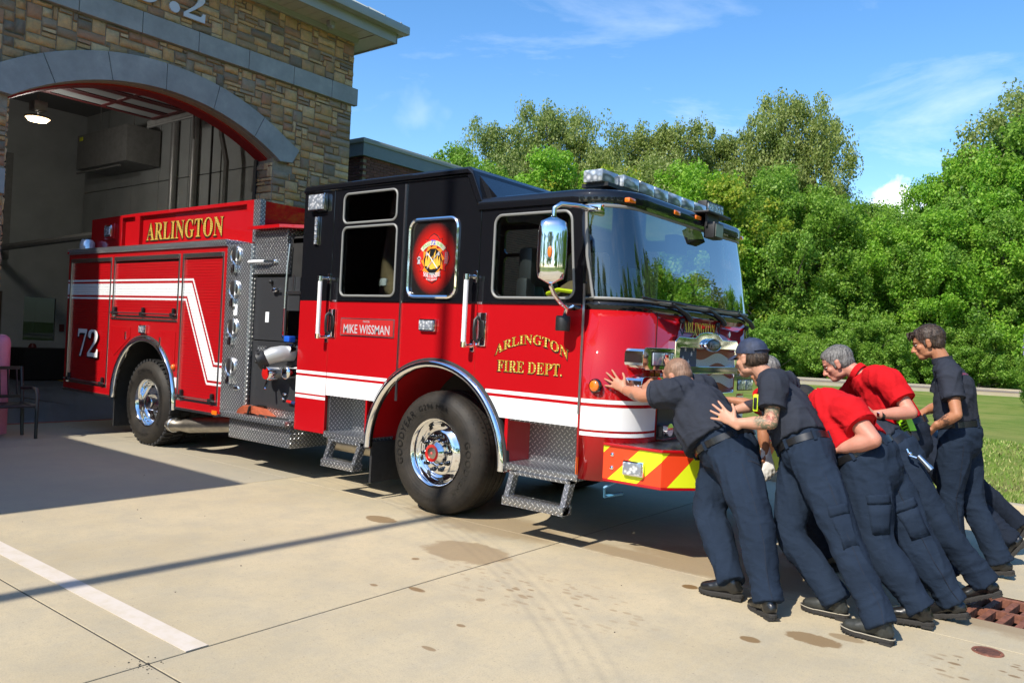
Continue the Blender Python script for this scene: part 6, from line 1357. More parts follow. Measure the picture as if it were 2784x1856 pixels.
    for k in range(nn):
        a = 2 * pi * k / nn; d = u * cos(a) + w * sin(a); rad = 0
        for tt in (t_, sh_t):
            l, n_, i_, dd = tt.ray_cast(bc + d * .5, -d)
            if l is not None: rad = max(rad, (l - bc).dot(d))
        ring.append(rad or .15)
    for _ in range(4): ring = [(ring[k - 1] + ring[k] * 2 + ring[(k + 1) % nn]) / 4 for k in range(nn)]
    ring = [x_ + .005 for x_ in ring]
    for k in range(nn):
        a = 2 * pi * k / nn; d = u * cos(a) + w * sin(a)
        for dr, dz in ((-.01, -.021), (.005, -.021), (.005, .021), (-.01, .021)): vs.append(bc + d * (ring[k] + dr) + up_ * dz)
    bt = MB().add(vs, [(i * 4 + j, i * 4 + (j + 1) % 4, ((i + 1) % nn) * 4 + (j + 1) % 4, ((i + 1) % nn) * 4 + j) for i in range(nn) for j in range(4)], 0, True).build('belt', 'belt', pr, angle=50)
    if detail:
        for k in (1, 7, 13, 19, 25, 31):
            a = 2 * pi * k / nn; d = u * cos(a) + w * sin(a); tg = up_.cross(d); c = bc + d * (ring[k] + .004); hx = []
            for z_ in (-.032, .030):
                for x_ in (-.010, .010):
                    for r_ in (-.006, .007): hx.append(c + tg * x_ + up_ * z_ + d * r_)
            MB().add(hx, [(0, 1, 3, 2), (4, 5, 7, 6), (0, 1, 5, 4), (2, 3, 7, 6), (0, 2, 6, 4), (1, 3, 7, 5)]).build('belt_loop', trou, pr)
    for s_, hu_ in zip('LR', heel): boot(pr, J['an' + s_], J['toe' + s_], J['kn' + s_], mat=bootmat, heel_up=hu_, welt=welt)
    # --- hair
    m = MB(); e = lambda o, r: ellip(m, hc + A @ (V(o) * hscale), tuple(x * hscale for x in r), A)
    nzs = lambda amp, sc: (lambda p, n: amp * (noise.noise(Vector((p.x * sc, p.y * sc, p.z * sc * .35))) + .5 * noise.noise(p * sc * 2)))
    Ci = lambda o: hc + A @ V(o)
    if hair == 'buzz':
        e((-.016, 0, .030), (.102, .079, .092)); e((-.035, 0, -.015), (.070, .071, .062)); fuse(m, 'hair', hairmat, .008, 2, nzs(.0008, 60), [(Ci((.042, 0, .035)), A @ V((1, 0, -.55)), .3), (Ci((-.01, 0, -.045)), A @ V((.35, 0, -1)), .3)], pr)
    elif hair in ('short', 'grey'):
        k_ = 1.0 if hair == 'grey' else 1.045
        e((-.016, 0, .034), (.106 * k_, .082 * k_, .094 * k_)); e((.03, 0, .065), (.062, .062, .052)); e((-.045, 0, -.010), (.066, .075, .075)); e((-.015, 0, .0), (.05, .0835, .055))
        fuse(m, 'hair', hairmat, .007, 2, nzs(.0045 if hair == 'short' else .002, 45), [(Ci((.052, 0, .030)), A @ V((1, 0, -.62)), .3), (Ci((-.02, 0, -.048)), A @ V((.60, 0, -1)), .3)], pr)
        for q_ in (-1, 1): sb = MB(); ellip(sb, hc + A @ V((.022, q_ * .0765, -.004)), (.010, .004, .026), A); sb.build('sideburn', hairmat, pr)
        if hair == 'short':
            fr_ = MB(); rg_ = random.Random(hash_(label))
            for _ in range(70):
                a = rg_.uniform(-1.2, 1.2); p0 = Ci((.055 + .045 * cos(a), .058 * sin(a), .075 + rg_.uniform(-.01, .03))); p1 = p0 + A @ V((.026, rg_.uniform(-.02, .02), rg_.uniform(-.03, .012))); fr_.tube([p0, (p0 + p1) / 2 + A @ V((.006, 0, .008)), p1], [.004, .0035, .0012], 4)
            fr_.build('fringe', hairmat, pr)
    elif hair == 'cap':
        e((-.020, 0, -.005), (.098, .080, .075)); fuse(m, 'hair', hairmat, .008, 2, nzs(.003, 50), [(Ci((.012, 0, 0)), A @ V((1, 0, -.1)), .3), (Ci((-.02, 0, -.055)), A @ V((.5, 0, -1)), .3)], pr)
    ho = [x_ for x_ in SC.objects if x_.parent == pr and x_.name.startswith('hair')]
    if ho and hair != 'buzz':
        hm = ho[-1].data; rg_ = random.Random(hash_(label) + 3); sm_ = MB(); vv = hm.vertices; cen = hc + A @ V((.03, 0, .07)); ln0 = .022 if hair == 'short' else .013 if hair == 'grey' else .020
        for _ in range(1100 if detail else 300):
            v_ = vv[rg_.randrange(len(vv))]; n_ = v_.normal; g_ = (v_.co - cen); g_ = (g_ - n_ * g_.dot(n_)); g_ = (g_.normalized() if g_.length > 1e-4 else A.col[0]) + A @ V((-.35, 0, -.35)) ; g_ = (g_ - n_ * g_.dot(n_) * .9).normalized(); ln = ln0 * rg_.uniform(.5, 1.3)
            sd_ = g_.cross(n_).normalized() * .0016; p0 = v_.co - n_ * .001; p1 = p0 + g_ * ln * .55 + n_ * ln * .16 + sd_ * rg_.uniform(-2, 2); p2 = p0 + g_ * ln + n_ * ln * rg_.uniform(.05, .32)
            sm_.add([p0 - sd_, p0 + sd_, p1 + sd_ * .8, p1 - sd_ * .8, p2], [(0, 1, 2, 3), (3, 2, 4)])
        me_ = bpy.data.meshes.new('strands'); me_.from_pydata(sm_.v, [], sm_.f); me_.materials.append(M[hairmat]); tag(link('strands', me_, ho[-1]), kind='stuff')
    return pr, body, shirt_o, tr, A, hc
def hash_(s): return sum(ord(c) * (i + 1) for i, c in enumerate(s)) % 97
def cap(par, hc, A, mat, fwd=.0, backwards=False, low=.02):
    m = MB(); ellip(m, hc + A @ V((-.012, 0, .036)), (.113, .092, .098), A); c_ = hc + A @ V((0, 0, low)); o = fuse(m, 'cap', mat, .008, 2, None, [(c_, A @ V((.18, 0, -1)), .3)], None); 
    vs = []; n = 14; s_ = -1 if backwards else 1
    for zz in (0, -.004):
        for k in range(n + 1):
            a = radians(-62 + 124 * k / n); vs.append(hc + A @ V((s_ * (.100 * cos(a)) - .004, .088 * sin(a), low + .012 - .014 * sin(a) ** 2 + zz)))
        for k in range(n + 1):
            a = radians(-62 + 124 * k / n); vs.append(hc + A @ V((s_ * (.100 * cos(a) + .075 * cos(a) ** .6) - .004, .090 * sin(a), low - .004 - .026 * sin(a) ** 2 + zz)))
    w = n + 1; fs = []
    for b in (0, 2 * w):
        for k in range(n): fs.append((b + k, b + k + 1, b + w + k + 1, b + w + k))
    for k in range(n): fs.append((w + k, w + k + 1, 3 * w + k + 1, 3 * w + k))
    br = MB().add(vs, fs, 0, True).build('brim', mat, o); sd = br.modifiers.new('s', 'SOLIDIFY'); sd.thickness = .003
    bu_ = MB(); ellip(bu_, hc + A @ V((-.012, 0, .136)), (.007, .007, .004), A); bu_.build('button', mat, o)
    st = MB(); arcp = [hc + A @ V((-.012 - .113 * cos(radians(a)), .092 * sin(radians(a)), low + .006)) for a in range(-50, 51, 10)]; st.tube(arcp, .007, 6).build('strap', mat, o)
    o.parent = par; return o

# 1: the near man, hands on the corner of the cab
P1 = dict(pelvis=(2.68, 0.0, .86), waist=(2.60, 0.01, .99), chest=(2.44, .06, 1.15), neck=(2.31, .10, 1.28), head=(2.235, .10, 1.345), shL=(2.33, -.115, 1.245), elL=(2.06, -.075, 1.205), wrL=(1.835, .07, 1.225),
    shR=(2.34, .31, 1.26), elR=(2.12, .47, 1.16), wrR=(2.01, .45, 1.30), hipL=(2.765, -.10, .85), knL=(2.96, -.24, .515), anL=(3.10, -.35, .115), hipR=(2.60, .10, .83), knR=(2.555, .02, .475), anR=(2.81, -.20, .125), toeL=(2.90, -.18, 0), toeR=(2.60, -.22, 0))
p1, b1, s1, t1, A1, h1 = person('man in charcoal polo with shaved head bent low, left hand spread on the cab corner', P1, 'navy', SKIN1, (-.72, .12, -.62), (-.62, .08, .75), 'hairbuzz', 'buzz', vox=.0055, bulk=1.17, belly=.09, hscale=1.05,
    hL=dict(tip=(1.72, .045, 1.30), n=(-.45, 1, 0), side=(.35, .1, 1), curl=.10, spread=.62, s=1.04, curls=(.06, .06, .10, .12)), hR=dict(tip=(1.99, .44, 1.42), n=(-1, 0, 0), side=(0, -1, 0), curl=.1), heel=(.12, .06))
band(p1, 'bracelet', 'alu', (1.865, .055, 1.222), (-.22, .14, .02), (0, 1, 0), .030, .034, .010, .004, 20)
# 2: tattooed man with a cap
P2 = dict(pelvis=(3.17, 0.0, .93), waist=(3.12, .02, 1.03), chest=(3.00, .08, 1.21), neck=(2.88, .10, 1.375), head=(2.755, .09, 1.505), shL=(2.985, -.10, 1.345), elL=(3.015, -.20, 1.12), wrL=(2.80, -.235, 1.10),
    shR=(2.92, .30, 1.34), elR=(2.70, .42, 1.19), wrR=(2.52, .36, 1.12), hipL=(3.25, -.12, .91), knL=(3.475, -.20, .49), anL=(3.70, -.29, .118), hipR=(3.10, .10, .88), knR=(3.10, .0, .43), anR=(3.40, -.06, .120), toeL=(3.45, -.27, 0), toeR=(3.15, -.04, 0))
p2, b2, s2, t2, A2, h2 = person('man in navy cap and charcoal polo with tattooed forearm pushing the first man', P2, 'navy', SKIN2, (-.93, .26, -.22), (-.2, .05, 1), 'hairbrown', 'cap', vox=.0058, bulk=1.0, belly=.01, hscale=1.05, bootmat='oldboot', welt=True,
    hL=dict(tip=(2.66, -.235, 1.175), n=(-.3, .95, -.1), side=(.3, .1, 1), curl=.06, spread=.5, s=1.04), heel=(.0, .04))
o = cap(p2, h2, A2, 'capnavy', low=.028); tg_ = None
band(p2, 'ring', 'gold', (2.70, -.235, 1.125), (-1, .3, .5), (0, 0, 1), .0108, .0108, .005, .002, 12)
md = MB().cbox(2.815, 2.85, .005, .035, 1.165, 1.275, .008); md.build('yellow_light', simple('hi_vis_yellow', (.55, .75, .02), .4), p2); MB().cbox(2.822, 2.843, -.002, .006, 1.18, 1.255, .003).build('lens', 'ink', p2)
# 3: red polo seen from behind, head down
P3 = dict(pelvis=(3.45, .29, .89), waist=(3.385, .29, .985), chest=(3.225, .36, 1.125), neck=(3.07, .48, 1.205), head=(2.965, .54, 1.205), shL=(3.37, .16, 1.20), elL=(3.535, .07, 1.06), wrL=(3.33, .10, .975),
    shR=(3.08, .60, 1.13), elR=(2.93, .66, .95), wrR=(2.80, .55, 1.08), hipL=(3.47, .19, .86), knL=(3.55, .16, .44), anL=(3.81, .15, .125), hipR=(3.50, .38, .86), knR=(3.73, .38, .44), anR=(3.93, .42, .135), toeL=(3.55, .12, 0), toeR=(3.72, .46, 0))
p3, b3, s3, t3, A3, h3 = person('man in red polo bent double with his back to us and a black cap', P3, 'redpolo', SKINR, (-.75, .2, -.62), (-.60, .15, .78), 'hairdark', 'cap', vox=.0075, bulk=1.22, belly=.03, detail=True, heel=(.05, .30), sleeve=.5)
cap(p3, h3, A3, 'capblack', low=.01)
# 6: slim officer between, mostly hidden
P6 = dict(pelvis=(3.50, .85, .90), waist=(3.43, .85, .97), chest=(3.24, .85, 1.06), neck=(3.07, .84, 1.10), head=(2.96, .84, 1.13), shL=(3.22, .68, 1.08), elL=(3.08, .66, .90), wrL=(2.95, .66, 1.05),
    shR=(3.18, 1.02, 1.06), elR=(3.02, 1.06, .88), wrR=(2.88, 1.0, 1.0), hipL=(3.53, .76, .88), knL=(3.785, .80, .49), anL=(4.03, .90, .17), hipR=(3.49, .95, .86), knR=(3.56, 1.0, .42), anR=(3.72, 1.15, .14), toeL=(3.80, .86, 0), toeR=(3.50, 1.15, 0))
p6, b6, s6, t6, A6, h6 = person('bent person in navy with keys and torch on the belt behind the red back', P6, 'navy', SKIN, (-.8, 0, -.55), (-.55, 0, .8), 'hairbrown', 'short', vox=.009, bulk=.94, detail=False, heel=(.42, .1))
MB().tube([(3.66, .70, .93), (3.72, .70, .87)], [.014, .018], 10).tube([(3.72, .70, .87), (3.74, .70, .85)], .021, 10).build('torch', 'alu', p6); MB().tube([(3.60, .66, .97), (3.62, .655, .93), (3.66, .66, .92)], .008, 6).ball((3.62, .66, .94), .014).build('key_ring', 'chrome', p6)
# 4: grey haired man in red
P4 = dict(pelvis=(3.46, 1.25, 1.00), waist=(3.41, 1.25, 1.10), chest=(3.31, 1.20, 1.27), neck=(3.17, 1.15, 1.43), head=(3.005, 1.15, 1.495), shL=(3.40, 1.0, 1.385), elL=(3.56, .93, 1.19), wrL=(3.37, .76, 1.165),
    shR=(3.12, 1.38, 1.36), elR=(2.95, 1.46, 1.16), wrR=(2.82, 1.34, 1.02), hipL=(3.48, 1.15, .97), knL=(3.55, 1.10, .56), anL=(3.80, 1.02, .13), hipR=(3.40, 1.36, .95), knR=(3.42, 1.40, .54), anR=(3.62, 1.42, .12), toeL=(3.55, 1.02, 0), toeR=(3.4, 1.42, 0))
p4, b4, s4, t4, A4, h4 = person('grey haired man in red polo leaning in with a lime radio on his belt', P4, 'redpolo', SKINR, (-.86, -.18, -.50), (-.42, -.08, .9), 'hairgrey', 'grey', vox=.0065, bulk=1.05, belly=.02, hscale=1.06, trou='trou2',
    hL=dict(tip=(3.27, .68, 1.14), n=(-.3, -1, -.3), side=(-.3, 0, 1), curl=.2, spread=.2))
band(p4, 'watch', 'belt', (3.405, .795, 1.168), (.19, .17, .02), (0, 0, 1), .029, .032, .022, .004, 20); MB().cbox(3.385, 3.405, .745, .765, 1.155, 1.185, .004).build('watch_face', 'chrome', p4)
rd_ = empty('radio', (3.53, 1.02, 1.08)); tag(rd_, 'lime green and black two way radio clipped to the grey haired man’s belt', 'radio')
rm = MB().cbox(-.028, .028, -.022, .022, -.09, .05, .008).box(-.018, -.008, -.008, .008, .05, .16); r0 = rm.build('case', 'blackmat', rd_)
for i in range(4): MB().cbox(-.030, .030, -.026, -.018, -.02 + i * .02, -.008 + i * .02, .003).build('lime_bar', 'limeg' if 'limeg' in M else M.setdefault('limeg', simple('lime_plastic', (.35, .75, .02), .4)), rd_)
MB().box(-.031, -.024, -.026, .02, -.03, .055).box(.024, .031, -.026, .02, -.03, .055).cbox(-.045, .045, -.026, .02, .045, .062, .004).build('lime_frame', 'limeg', rd_); rd_.rotation_euler = (.1, radians(-28), radians(-35)); rd_.scale = (1.15, 1.15, 1.15)
MB().tube([(3.34, 1.00, 1.40), (3.32, .99, 1.365)], .008, 6).build('pen', 'bluev', p4)
# 5: young man standing behind
P5 = dict(pelvis=(3.73, 1.70, 1.02), waist=(3.71, 1.70, 1.13), chest=(3.69, 1.70, 1.36), neck=(3.61, 1.70, 1.54), head=(3.50, 1.69, 1.685), shL=(3.68, 1.51, 1.455), elL=(3.76, 1.41, 1.175), wrL=(3.62, 1.43, 1.075),
    shR=(3.60, 1.89, 1.455), elR=(3.55, 1.90, 1.20), wrR=(3.49, 1.68, 1.155), hipL=(3.735, 1.60, .98), knL=(3.71, 1.62, .56), anL=(3.75, 1.70, .125), hipR=(3.74, 1.80, .98), knR=(3.84, 1.80, .50), anR=(4.02, 1.80, .135), toeL=(3.5, 1.70, 0), toeR=(3.80, 1.80, 0))
p5, b5, s5, t5, A5, h5 = person('young man standing upright behind in dark polo with brown hair and tanned arms', P5, 'navy', SKINT, (-.93, -.16, -.34), (-.32, -.03, 1), 'hairbrown', 'short', vox=.0058, bulk=.93, hscale=1.05,
    hL=dict(tip=(3.56, 1.47, .98), n=(-.8, .3, .1), side=(-.4, -.6, .5), curl=.55, spread=.1), hR=dict(tip=(3.43, 1.52, 1.10), n=(0, -.2, -1), side=(-1, .3, .2), curl=.3, spread=.15), heel=(.0, .25))
# 7: far pusher, lunging
P7 = dict(pelvis=(3.42, 2.40, .80), waist=(3.34, 2.40, .88), chest=(3.12, 2.40, .98), neck=(2.95, 2.40, 1.05), head=(2.84, 2.40, 1.10), shL=(3.08, 2.22, 1.0), elL=(2.85, 2.18, .9), wrL=(2.65, 2.2, 1.0),
    shR=(3.06, 2.58, 1.0), elR=(2.85, 2.62, .9), wrR=(2.65, 2.6, 1.0), hipL=(3.46, 2.30, .77), knL=(3.74, 2.26, .44), anL=(4.02, 2.30, .20), hipR=(3.46, 2.50, .77), knR=(3.80, 2.58, .48), anR=(4.02, 2.70, .27), toeL=(3.8, 2.3, 0), toeR=(3.80, 2.7, 0))
p7, b7, s7, t7, A7, h7 = person('far pusher in navy whose lunging legs and boots show behind the standing man', P7, 'navy', SKIN, (-.8, 0, -.5), (-.5, 0, .85), 'hairdark', 'short', vox=.010, detail=False, heel=(1.0, 1.15), trou='trou2')
# 8: hidden man with a white glove
P8 = dict(pelvis=(2.78, 1.12, .90), waist=(2.72, 1.10, 1.0), chest=(2.60, 1.06, 1.20), neck=(2.54, 1.04, 1.30), head=(2.50, 1.05, 1.40), shL=(2.62, .86, 1.26), elL=(2.60, .78, .98), wrL=(2.64, .77, .80),
    shR=(2.52, 1.22, 1.27), elR=(2.32, 1.30, 1.12), wrR=(2.14, 1.22, 1.15), hipL=(2.80, 1.02, .87), knL=(2.86, 1.0, .47), anL=(3.05, 1.0, .12), hipR=(2.78, 1.22, .86), knR=(2.70, 1.22, .47), anR=(2.85, 1.22, .12), toeL=(2.8, 1.0, 0), toeR=(2.6, 1.22, 0))
p8, b8, s8, t8, A8, h8 = person('grey haired man in red polo with a white glove, hidden behind the capped man', P8, 'redpolo', SKINT, (-1, .1, -.15), (-.1, 0, 1), 'hairgrey', 'grey', vox=.009, detail=False, heel=(.1, 0), trou='trou2')
gm_ = MB(); hand(gm_, (2.64, .77, .81), (2.67, .755, .70), (-.5, .5, 0), (-.5, -.6, 0), .5, .2, 1.25); fuse(gm_, 'glove', simple('white_glove', (.72, .71, .68), .8), .008, 2, lambda p, n: .003 * noise.noise(p * 40), parent=p8)
# small details on the clothing
def pocket_lines(par, o, pts, r=.0028, mat='ink'):
    q_ = stick(o, pts, .001)
    if len(q_) > 1: MB().tube(q_, r, 4).build('seam', mat, par)
M['seamnavy'] = simple('seam_navy', (.006, .010, .022), .9)
pocket_lines(p1, t1, [(2.78, -.16, .90), (2.86, -.15, .905), (2.93, -.12, .90)], mat='seamnavy')
for (pp, tt, h_, k_, a_) in ((p1, t1, 'hipL', 'knL', 'anL'), (p2, t2, 'hipL', 'knL', 'anL'), (p5, t5, 'hipL', 'knL', 'anL'), (p3, t3, 'hipR', 'knR', 'anR')):
    J_ = {'p': None}; src = {id(p1): P1, id(p2): P2, id(p5): P5, id(p3): P3}[id(pp)]; h0, k0, a0_ = V(src[h_]), V(src[k_]), V(src[a_]); side_ = Vector((.62, -.79, 0)) * .13
    pocket_lines(pp, tt, [h0.lerp(k0, t) + side_ for t in (.0, .25, .5, .75, 1)] + [k0.lerp(a0_, t) + side_ for t in (.25, .5, .75, .95)], .0022, 'seamnavy')
def flap(par, o, c, u, v, w, h, mat, name='pocket_flap', th=.006):
    """small cloth patch laid on a surface"""
    c, u, v = V(c), V(u).normalized(), V(v).normalized(); n = 6; pts = [c + u * w * (i / n - .5) + v * h * (j / 3 - .5) for j in range(4) for i in range(n + 1)]; q_ = stick(o, pts, .0035)
    m_ = MB().add(q_, [(j * (n + 1) + i, j * (n + 1) + i + 1, (j + 1) * (n + 1) + i + 1, (j + 1) * (n + 1) + i) for j in range(3) for i in range(n)], 0, True); f_ = m_.build(name, mat, par); s_ = f_.modifiers.new('s', 'SOLIDIFY'); s_.thickness = th; return f_
dn = lambda P_, a, b: (V(P_[b]) - V(P_[a])).normalized()
for (pp, tt, src, k, t0) in ((p2, t2, P2, 'L', .55), (p3, t3, P3, 'L', .35), (p3, t3, P3, 'R', .45)):
    dv_ = dn(src, 'hip' + k, 'kn' + k); c_ = V(src['hip' + k]).lerp(V(src['kn' + k]), t0) + Vector((.62, -.79, 0)) * .13; cr2 = dv_.cross(Vector((.62, -.79, 0))).normalized()
    flap(pp, tt, c_, cr2, dv_, .15, .055, 'trou'); flap(pp, tt, c_ + dv_ * .12, cr2, dv_, .14, .17, 'trou', 'cargo_pocket', .008)
flap(p1, t1, (2.90, -.12, .84), (.75, .62, 0), (0, 0, 1), .13, .012, 'seamnavy', 'back_pocket')
def backtext(s, o, c, u, v, w, h, mat, par, off=.004):
    t_ = text('shirt_lettering', s, c, u, v, w, h, 0, mat, par)
    from mathutils.bvhtree import BVHTree
    me = o.data; bv = BVHTree.FromPolygons([q_.co[:] for q_ in me.vertices], [tuple(p_.vertices) for p_ in me.polygons])
    for q_ in t_.data.vertices:
        l, n, i, d = bv.find_nearest(q_.co)
        if l is not None: q_.co = l + n * off
    return t_
backtext('ARLINGTON', s3, (3.02, .30, 1.24), (.80, .36, .28), (-.4, .1, .3), .20, .03, 'goldflat', p3); backtext('FIRE', s3, (3.06, .27, 1.20), (.80, .36, .28), (-.4, .1, .3), .08, .028, 'goldflat', p3)
backtext('ARLINGTON', s5, (3.74, 1.56, 1.45), (.3, .9, 0), (-.2, 0, 1), .18, .022, 'redlens', p5)
for r_ in (p1, p2, p3, p4, p5, p6, p7, p8):
    for c_ in [x_ for x_ in SC.objects if x_.parent == r_]: c_.location = c_.location - r_.location

# ================================================================ TREES
q = N('bark'); q.p(col=q.ramp(q.noise(q.map(q.obj(), scale=(6, 6, 1)), 4, 5, .7), [(.3, (.07, .055, .04)), (.7, (.16, .13, .10))]), rough=.95); q.bump(q.noise(q.map(q.obj(), scale=(8, 8, 1)), 5, 4), .8, .03); M['bark'] = q.m
def leafmat(name, c0, c1, c2, trn=.42):
    q = N(name); t = q.t; out = t.nodes['Material Output']; ge = q.n('ShaderNodeNewGeometry'); oi = q.n('ShaderNodeObjectInfo')
    f = q.math('ADD', q.math('MULTIPLY', ge.outputs['Random Per Island'], .55), q.math('MULTIPLY', q.noise(ge.outputs['Position'], .42, 3, .6), .6))
    c = q.ramp(f, [(.2, c0), (.58, c1), (.92, c2)]); c = q.mix(q.math('MULTIPLY', oi.outputs['Random'], .35), c, (c1[0] * 1.3, c1[1] * 1.05, c1[2] * .9))
    q.p(col=c, rough=.5, spec=.3); tr = q.n('ShaderNodeBsdfTranslucent'); q.L(q.mix(.5, c, (c1[0] * 1.6, c1[1] * 1.9, c1[2])), tr.inputs[0]); ms = q.n('ShaderNodeMixShader'); ms.inputs[0].default_value = trn
    q.L(q.b.outputs[0], ms.inputs[1]); q.L(tr.outputs[0], ms.inputs[2]); q.L(ms.outputs[0], out.inputs[0]); return q.m
M['leafolive'] = leafmat('leaf_olive', (.09, .14, .03), (.20, .26, .06), (.36, .40, .17)); M['leafgreen'] = leafmat('leaf_green', (.06, .15, .016), (.15, .29, .035), (.30, .44, .07)); M['leafbright'] = leafmat('leaf_bright', (.07, .19, .014), (.18, .37, .032), (.36, .52, .07)); M['leafyel'] = leafmat('leaf_yellow_green', (.10, .19, .02), (.22, .33, .035), (.48, .40, .05)); M['leafdark'] = leafmat('leaf_dark', (.03, .075, .015), (.06, .135, .025), (.12, .20, .045)); M['twig'] = simple('bare_twigs', (.20, .18, .15), .9)
def crown(seed, h=1.0, rx=.42, z0=.18, n_cl=175, per=88, leaf=.017, pointy=.0, shape=0):
    """leaf quads gathered in clumps spread through an uneven crown, unit height"""
    r = random.Random(seed); vs = []; fs = []; cl = []
    lob = [(r.uniform(0, 6.28), r.uniform(.7, 1.12), r.uniform(.1, 1)) for _ in range(7)]
    NL = 15 if shape == 0 else 8; L_ = []
    for k in range(NL):
        t = (k + .5) / NL; z = z0 + (1 - z0) * (.06 + .86 * t); f_ = (z - z0) / (1 - z0); prof = sin(pi * min(1, max(.05, f_)) ** (.75 + pointy)) ** .6 if shape == 0 else (1 - f_ ** 1.6) ** .6
        a = k * 2.4 + r.uniform(-.5, .5); rad = rx * prof * r.uniform(.55, .95); L_.append((Vector((rad * cos(a), rad * sin(a), z)), r.uniform(.10, .16) * (1 if shape == 0 else 1.6)))
    L_.append((Vector((r.uniform(-.04, .04), r.uniform(-.04, .04), .90)), .10)); L_.append((Vector((0, 0, .62)), .16)); L_.append((Vector((0, 0, .40 if z0 > .1 else .3)), .18))
    for k in range(n_cl):
        c, sp_ = L_[k % len(L_)]; d = Vector((r.gauss(0, 1), r.gauss(0, 1), r.gauss(0, .75))); d.normalize(); p = c + d * sp_ * r.uniform(.55, 1.1); p.z = min(max(p.z, z0), .975); cl.append((p, r.uniform(.030, .062) * (1 if shape == 0 else 1.7)))
    for c, s in cl:
        for _ in range(per):
            d = Vector((r.gauss(0, 1), r.gauss(0, 1), r.gauss(0, .8))); d.normalize(); p = c + d * s * (r.random() ** .35) * Vector((1, 1, .75)).length / 1.5
            nrm = (d * .7 + Vector((r.gauss(0, .6), r.gauss(0, .6), r.gauss(.35, .6)))).normalized(); u = nrm.orthogonal().normalized(); w = nrm.cross(u); a = r.uniform(0, 6.28); u, w = u * cos(a) + w * sin(a), w * cos(a) - u * sin(a)
            l = leaf * r.uniform(.6, 1.3); k = len(vs); vs += [p - u * l * .5, p + w * l * .38, p + u * l * .6, p - w * l * .38]; fs.append((k, k + 1, k + 2, k + 3))
    return vs, fs, cl
def crown_mesh(name, mat, **k):
    vs, fs, cl = crown(**k); me = bpy.data.meshes.new(name); me.from_pydata([v[:] for v in vs], [], fs); me.materials.append(M[mat]); me.update(); return me, cl
def trunk_mesh(cl, seed, z0=.18, rb=.020):
    r = random.Random(seed); m = MB(); top = Vector((r.uniform(-.03, .03), r.uniform(-.03, .03), .86)); m.tube([(0, 0, -.01), (.005, 0, .1), (top.x * .4, top.y * .4, .4), top], [rb, rb * .8, rb * .55, rb * .15], 8)
    for c, s in r.sample(cl, min(16, len(cl))):
        zb = max(z0 * .7, c.z - r.uniform(.1, .25)); b = Vector((top.x * zb * .6, top.y * zb * .6, zb)); m.tube([b, (b + c) / 2 + Vector((0, 0, -.02)), c], [rb * .34, rb * .2, rb * .06], 5)
    return m.mesh('trunk', 'bark')
KIND = {}
for nm, mat, kw in (('oak_a', 'leafolive', dict(seed=1, rx=.34, z0=.22, n_cl=325, per=126, leaf=.0120)), ('oak_b', 'leafolive', dict(seed=12, rx=.30, z0=.20, n_cl=294, per=126, leaf=.0120, pointy=.25)),
        ('maple_a', 'leafgreen', dict(seed=3, rx=.36, z0=.04, n_cl=341, per=126, leaf=.0140, shape=0)), ('maple_b', 'leafbright', dict(seed=4, rx=.34, z0=.04, n_cl=341, per=126, leaf=.0140, pointy=.3)),
        ('yellow', 'leafyel', dict(seed=5, rx=.38, z0=.05, n_cl=248, per=120, leaf=.0185)), ('dark', 'leafdark', dict(seed=6, rx=.32, z0=.05, n_cl=294, per=117, leaf=.0155)), ('bush', 'leafgreen', dict(seed=8, rx=.72, z0=.0, n_cl=150, per=120, leaf=.030, shape=1))):
    me, cl = crown_mesh('crown_' + nm, mat, **kw); KIND[nm] = (me, trunk_mesh(cl, kw['seed'], kw['z0']))
def tree(kind, x, y, h, label, w=1.0, cat='tree', group='woodland trees beyond the road', rot=None, name=None):
    t = empty(name or ('shrub' if kind == 'bush' else 'tree'), (x, y, lawn_z(x, y) if 4.8 < y < 79 and -60 < x < 75 else 0)); t.rotation_euler = (0, 0, rot if rot is not None else x * 1.7 + y); t.scale = (h * w, h * w, h); tag(t, label, cat, group)
    link('crown', KIND[kind][0], t); link('trunk', KIND[kind][1], t); return t
def from_px(px, dp):
    """ground point under a given bearing (photo column, 2352 wide) at a given depth"""
    u = (px * 1.18367 - 1392) / 2168.7; v = cf + cr * u; v = v / v.dot(cf); return Vector((4.74, -5, 0)) + Vector((v.x, v.y, 0)) * dp
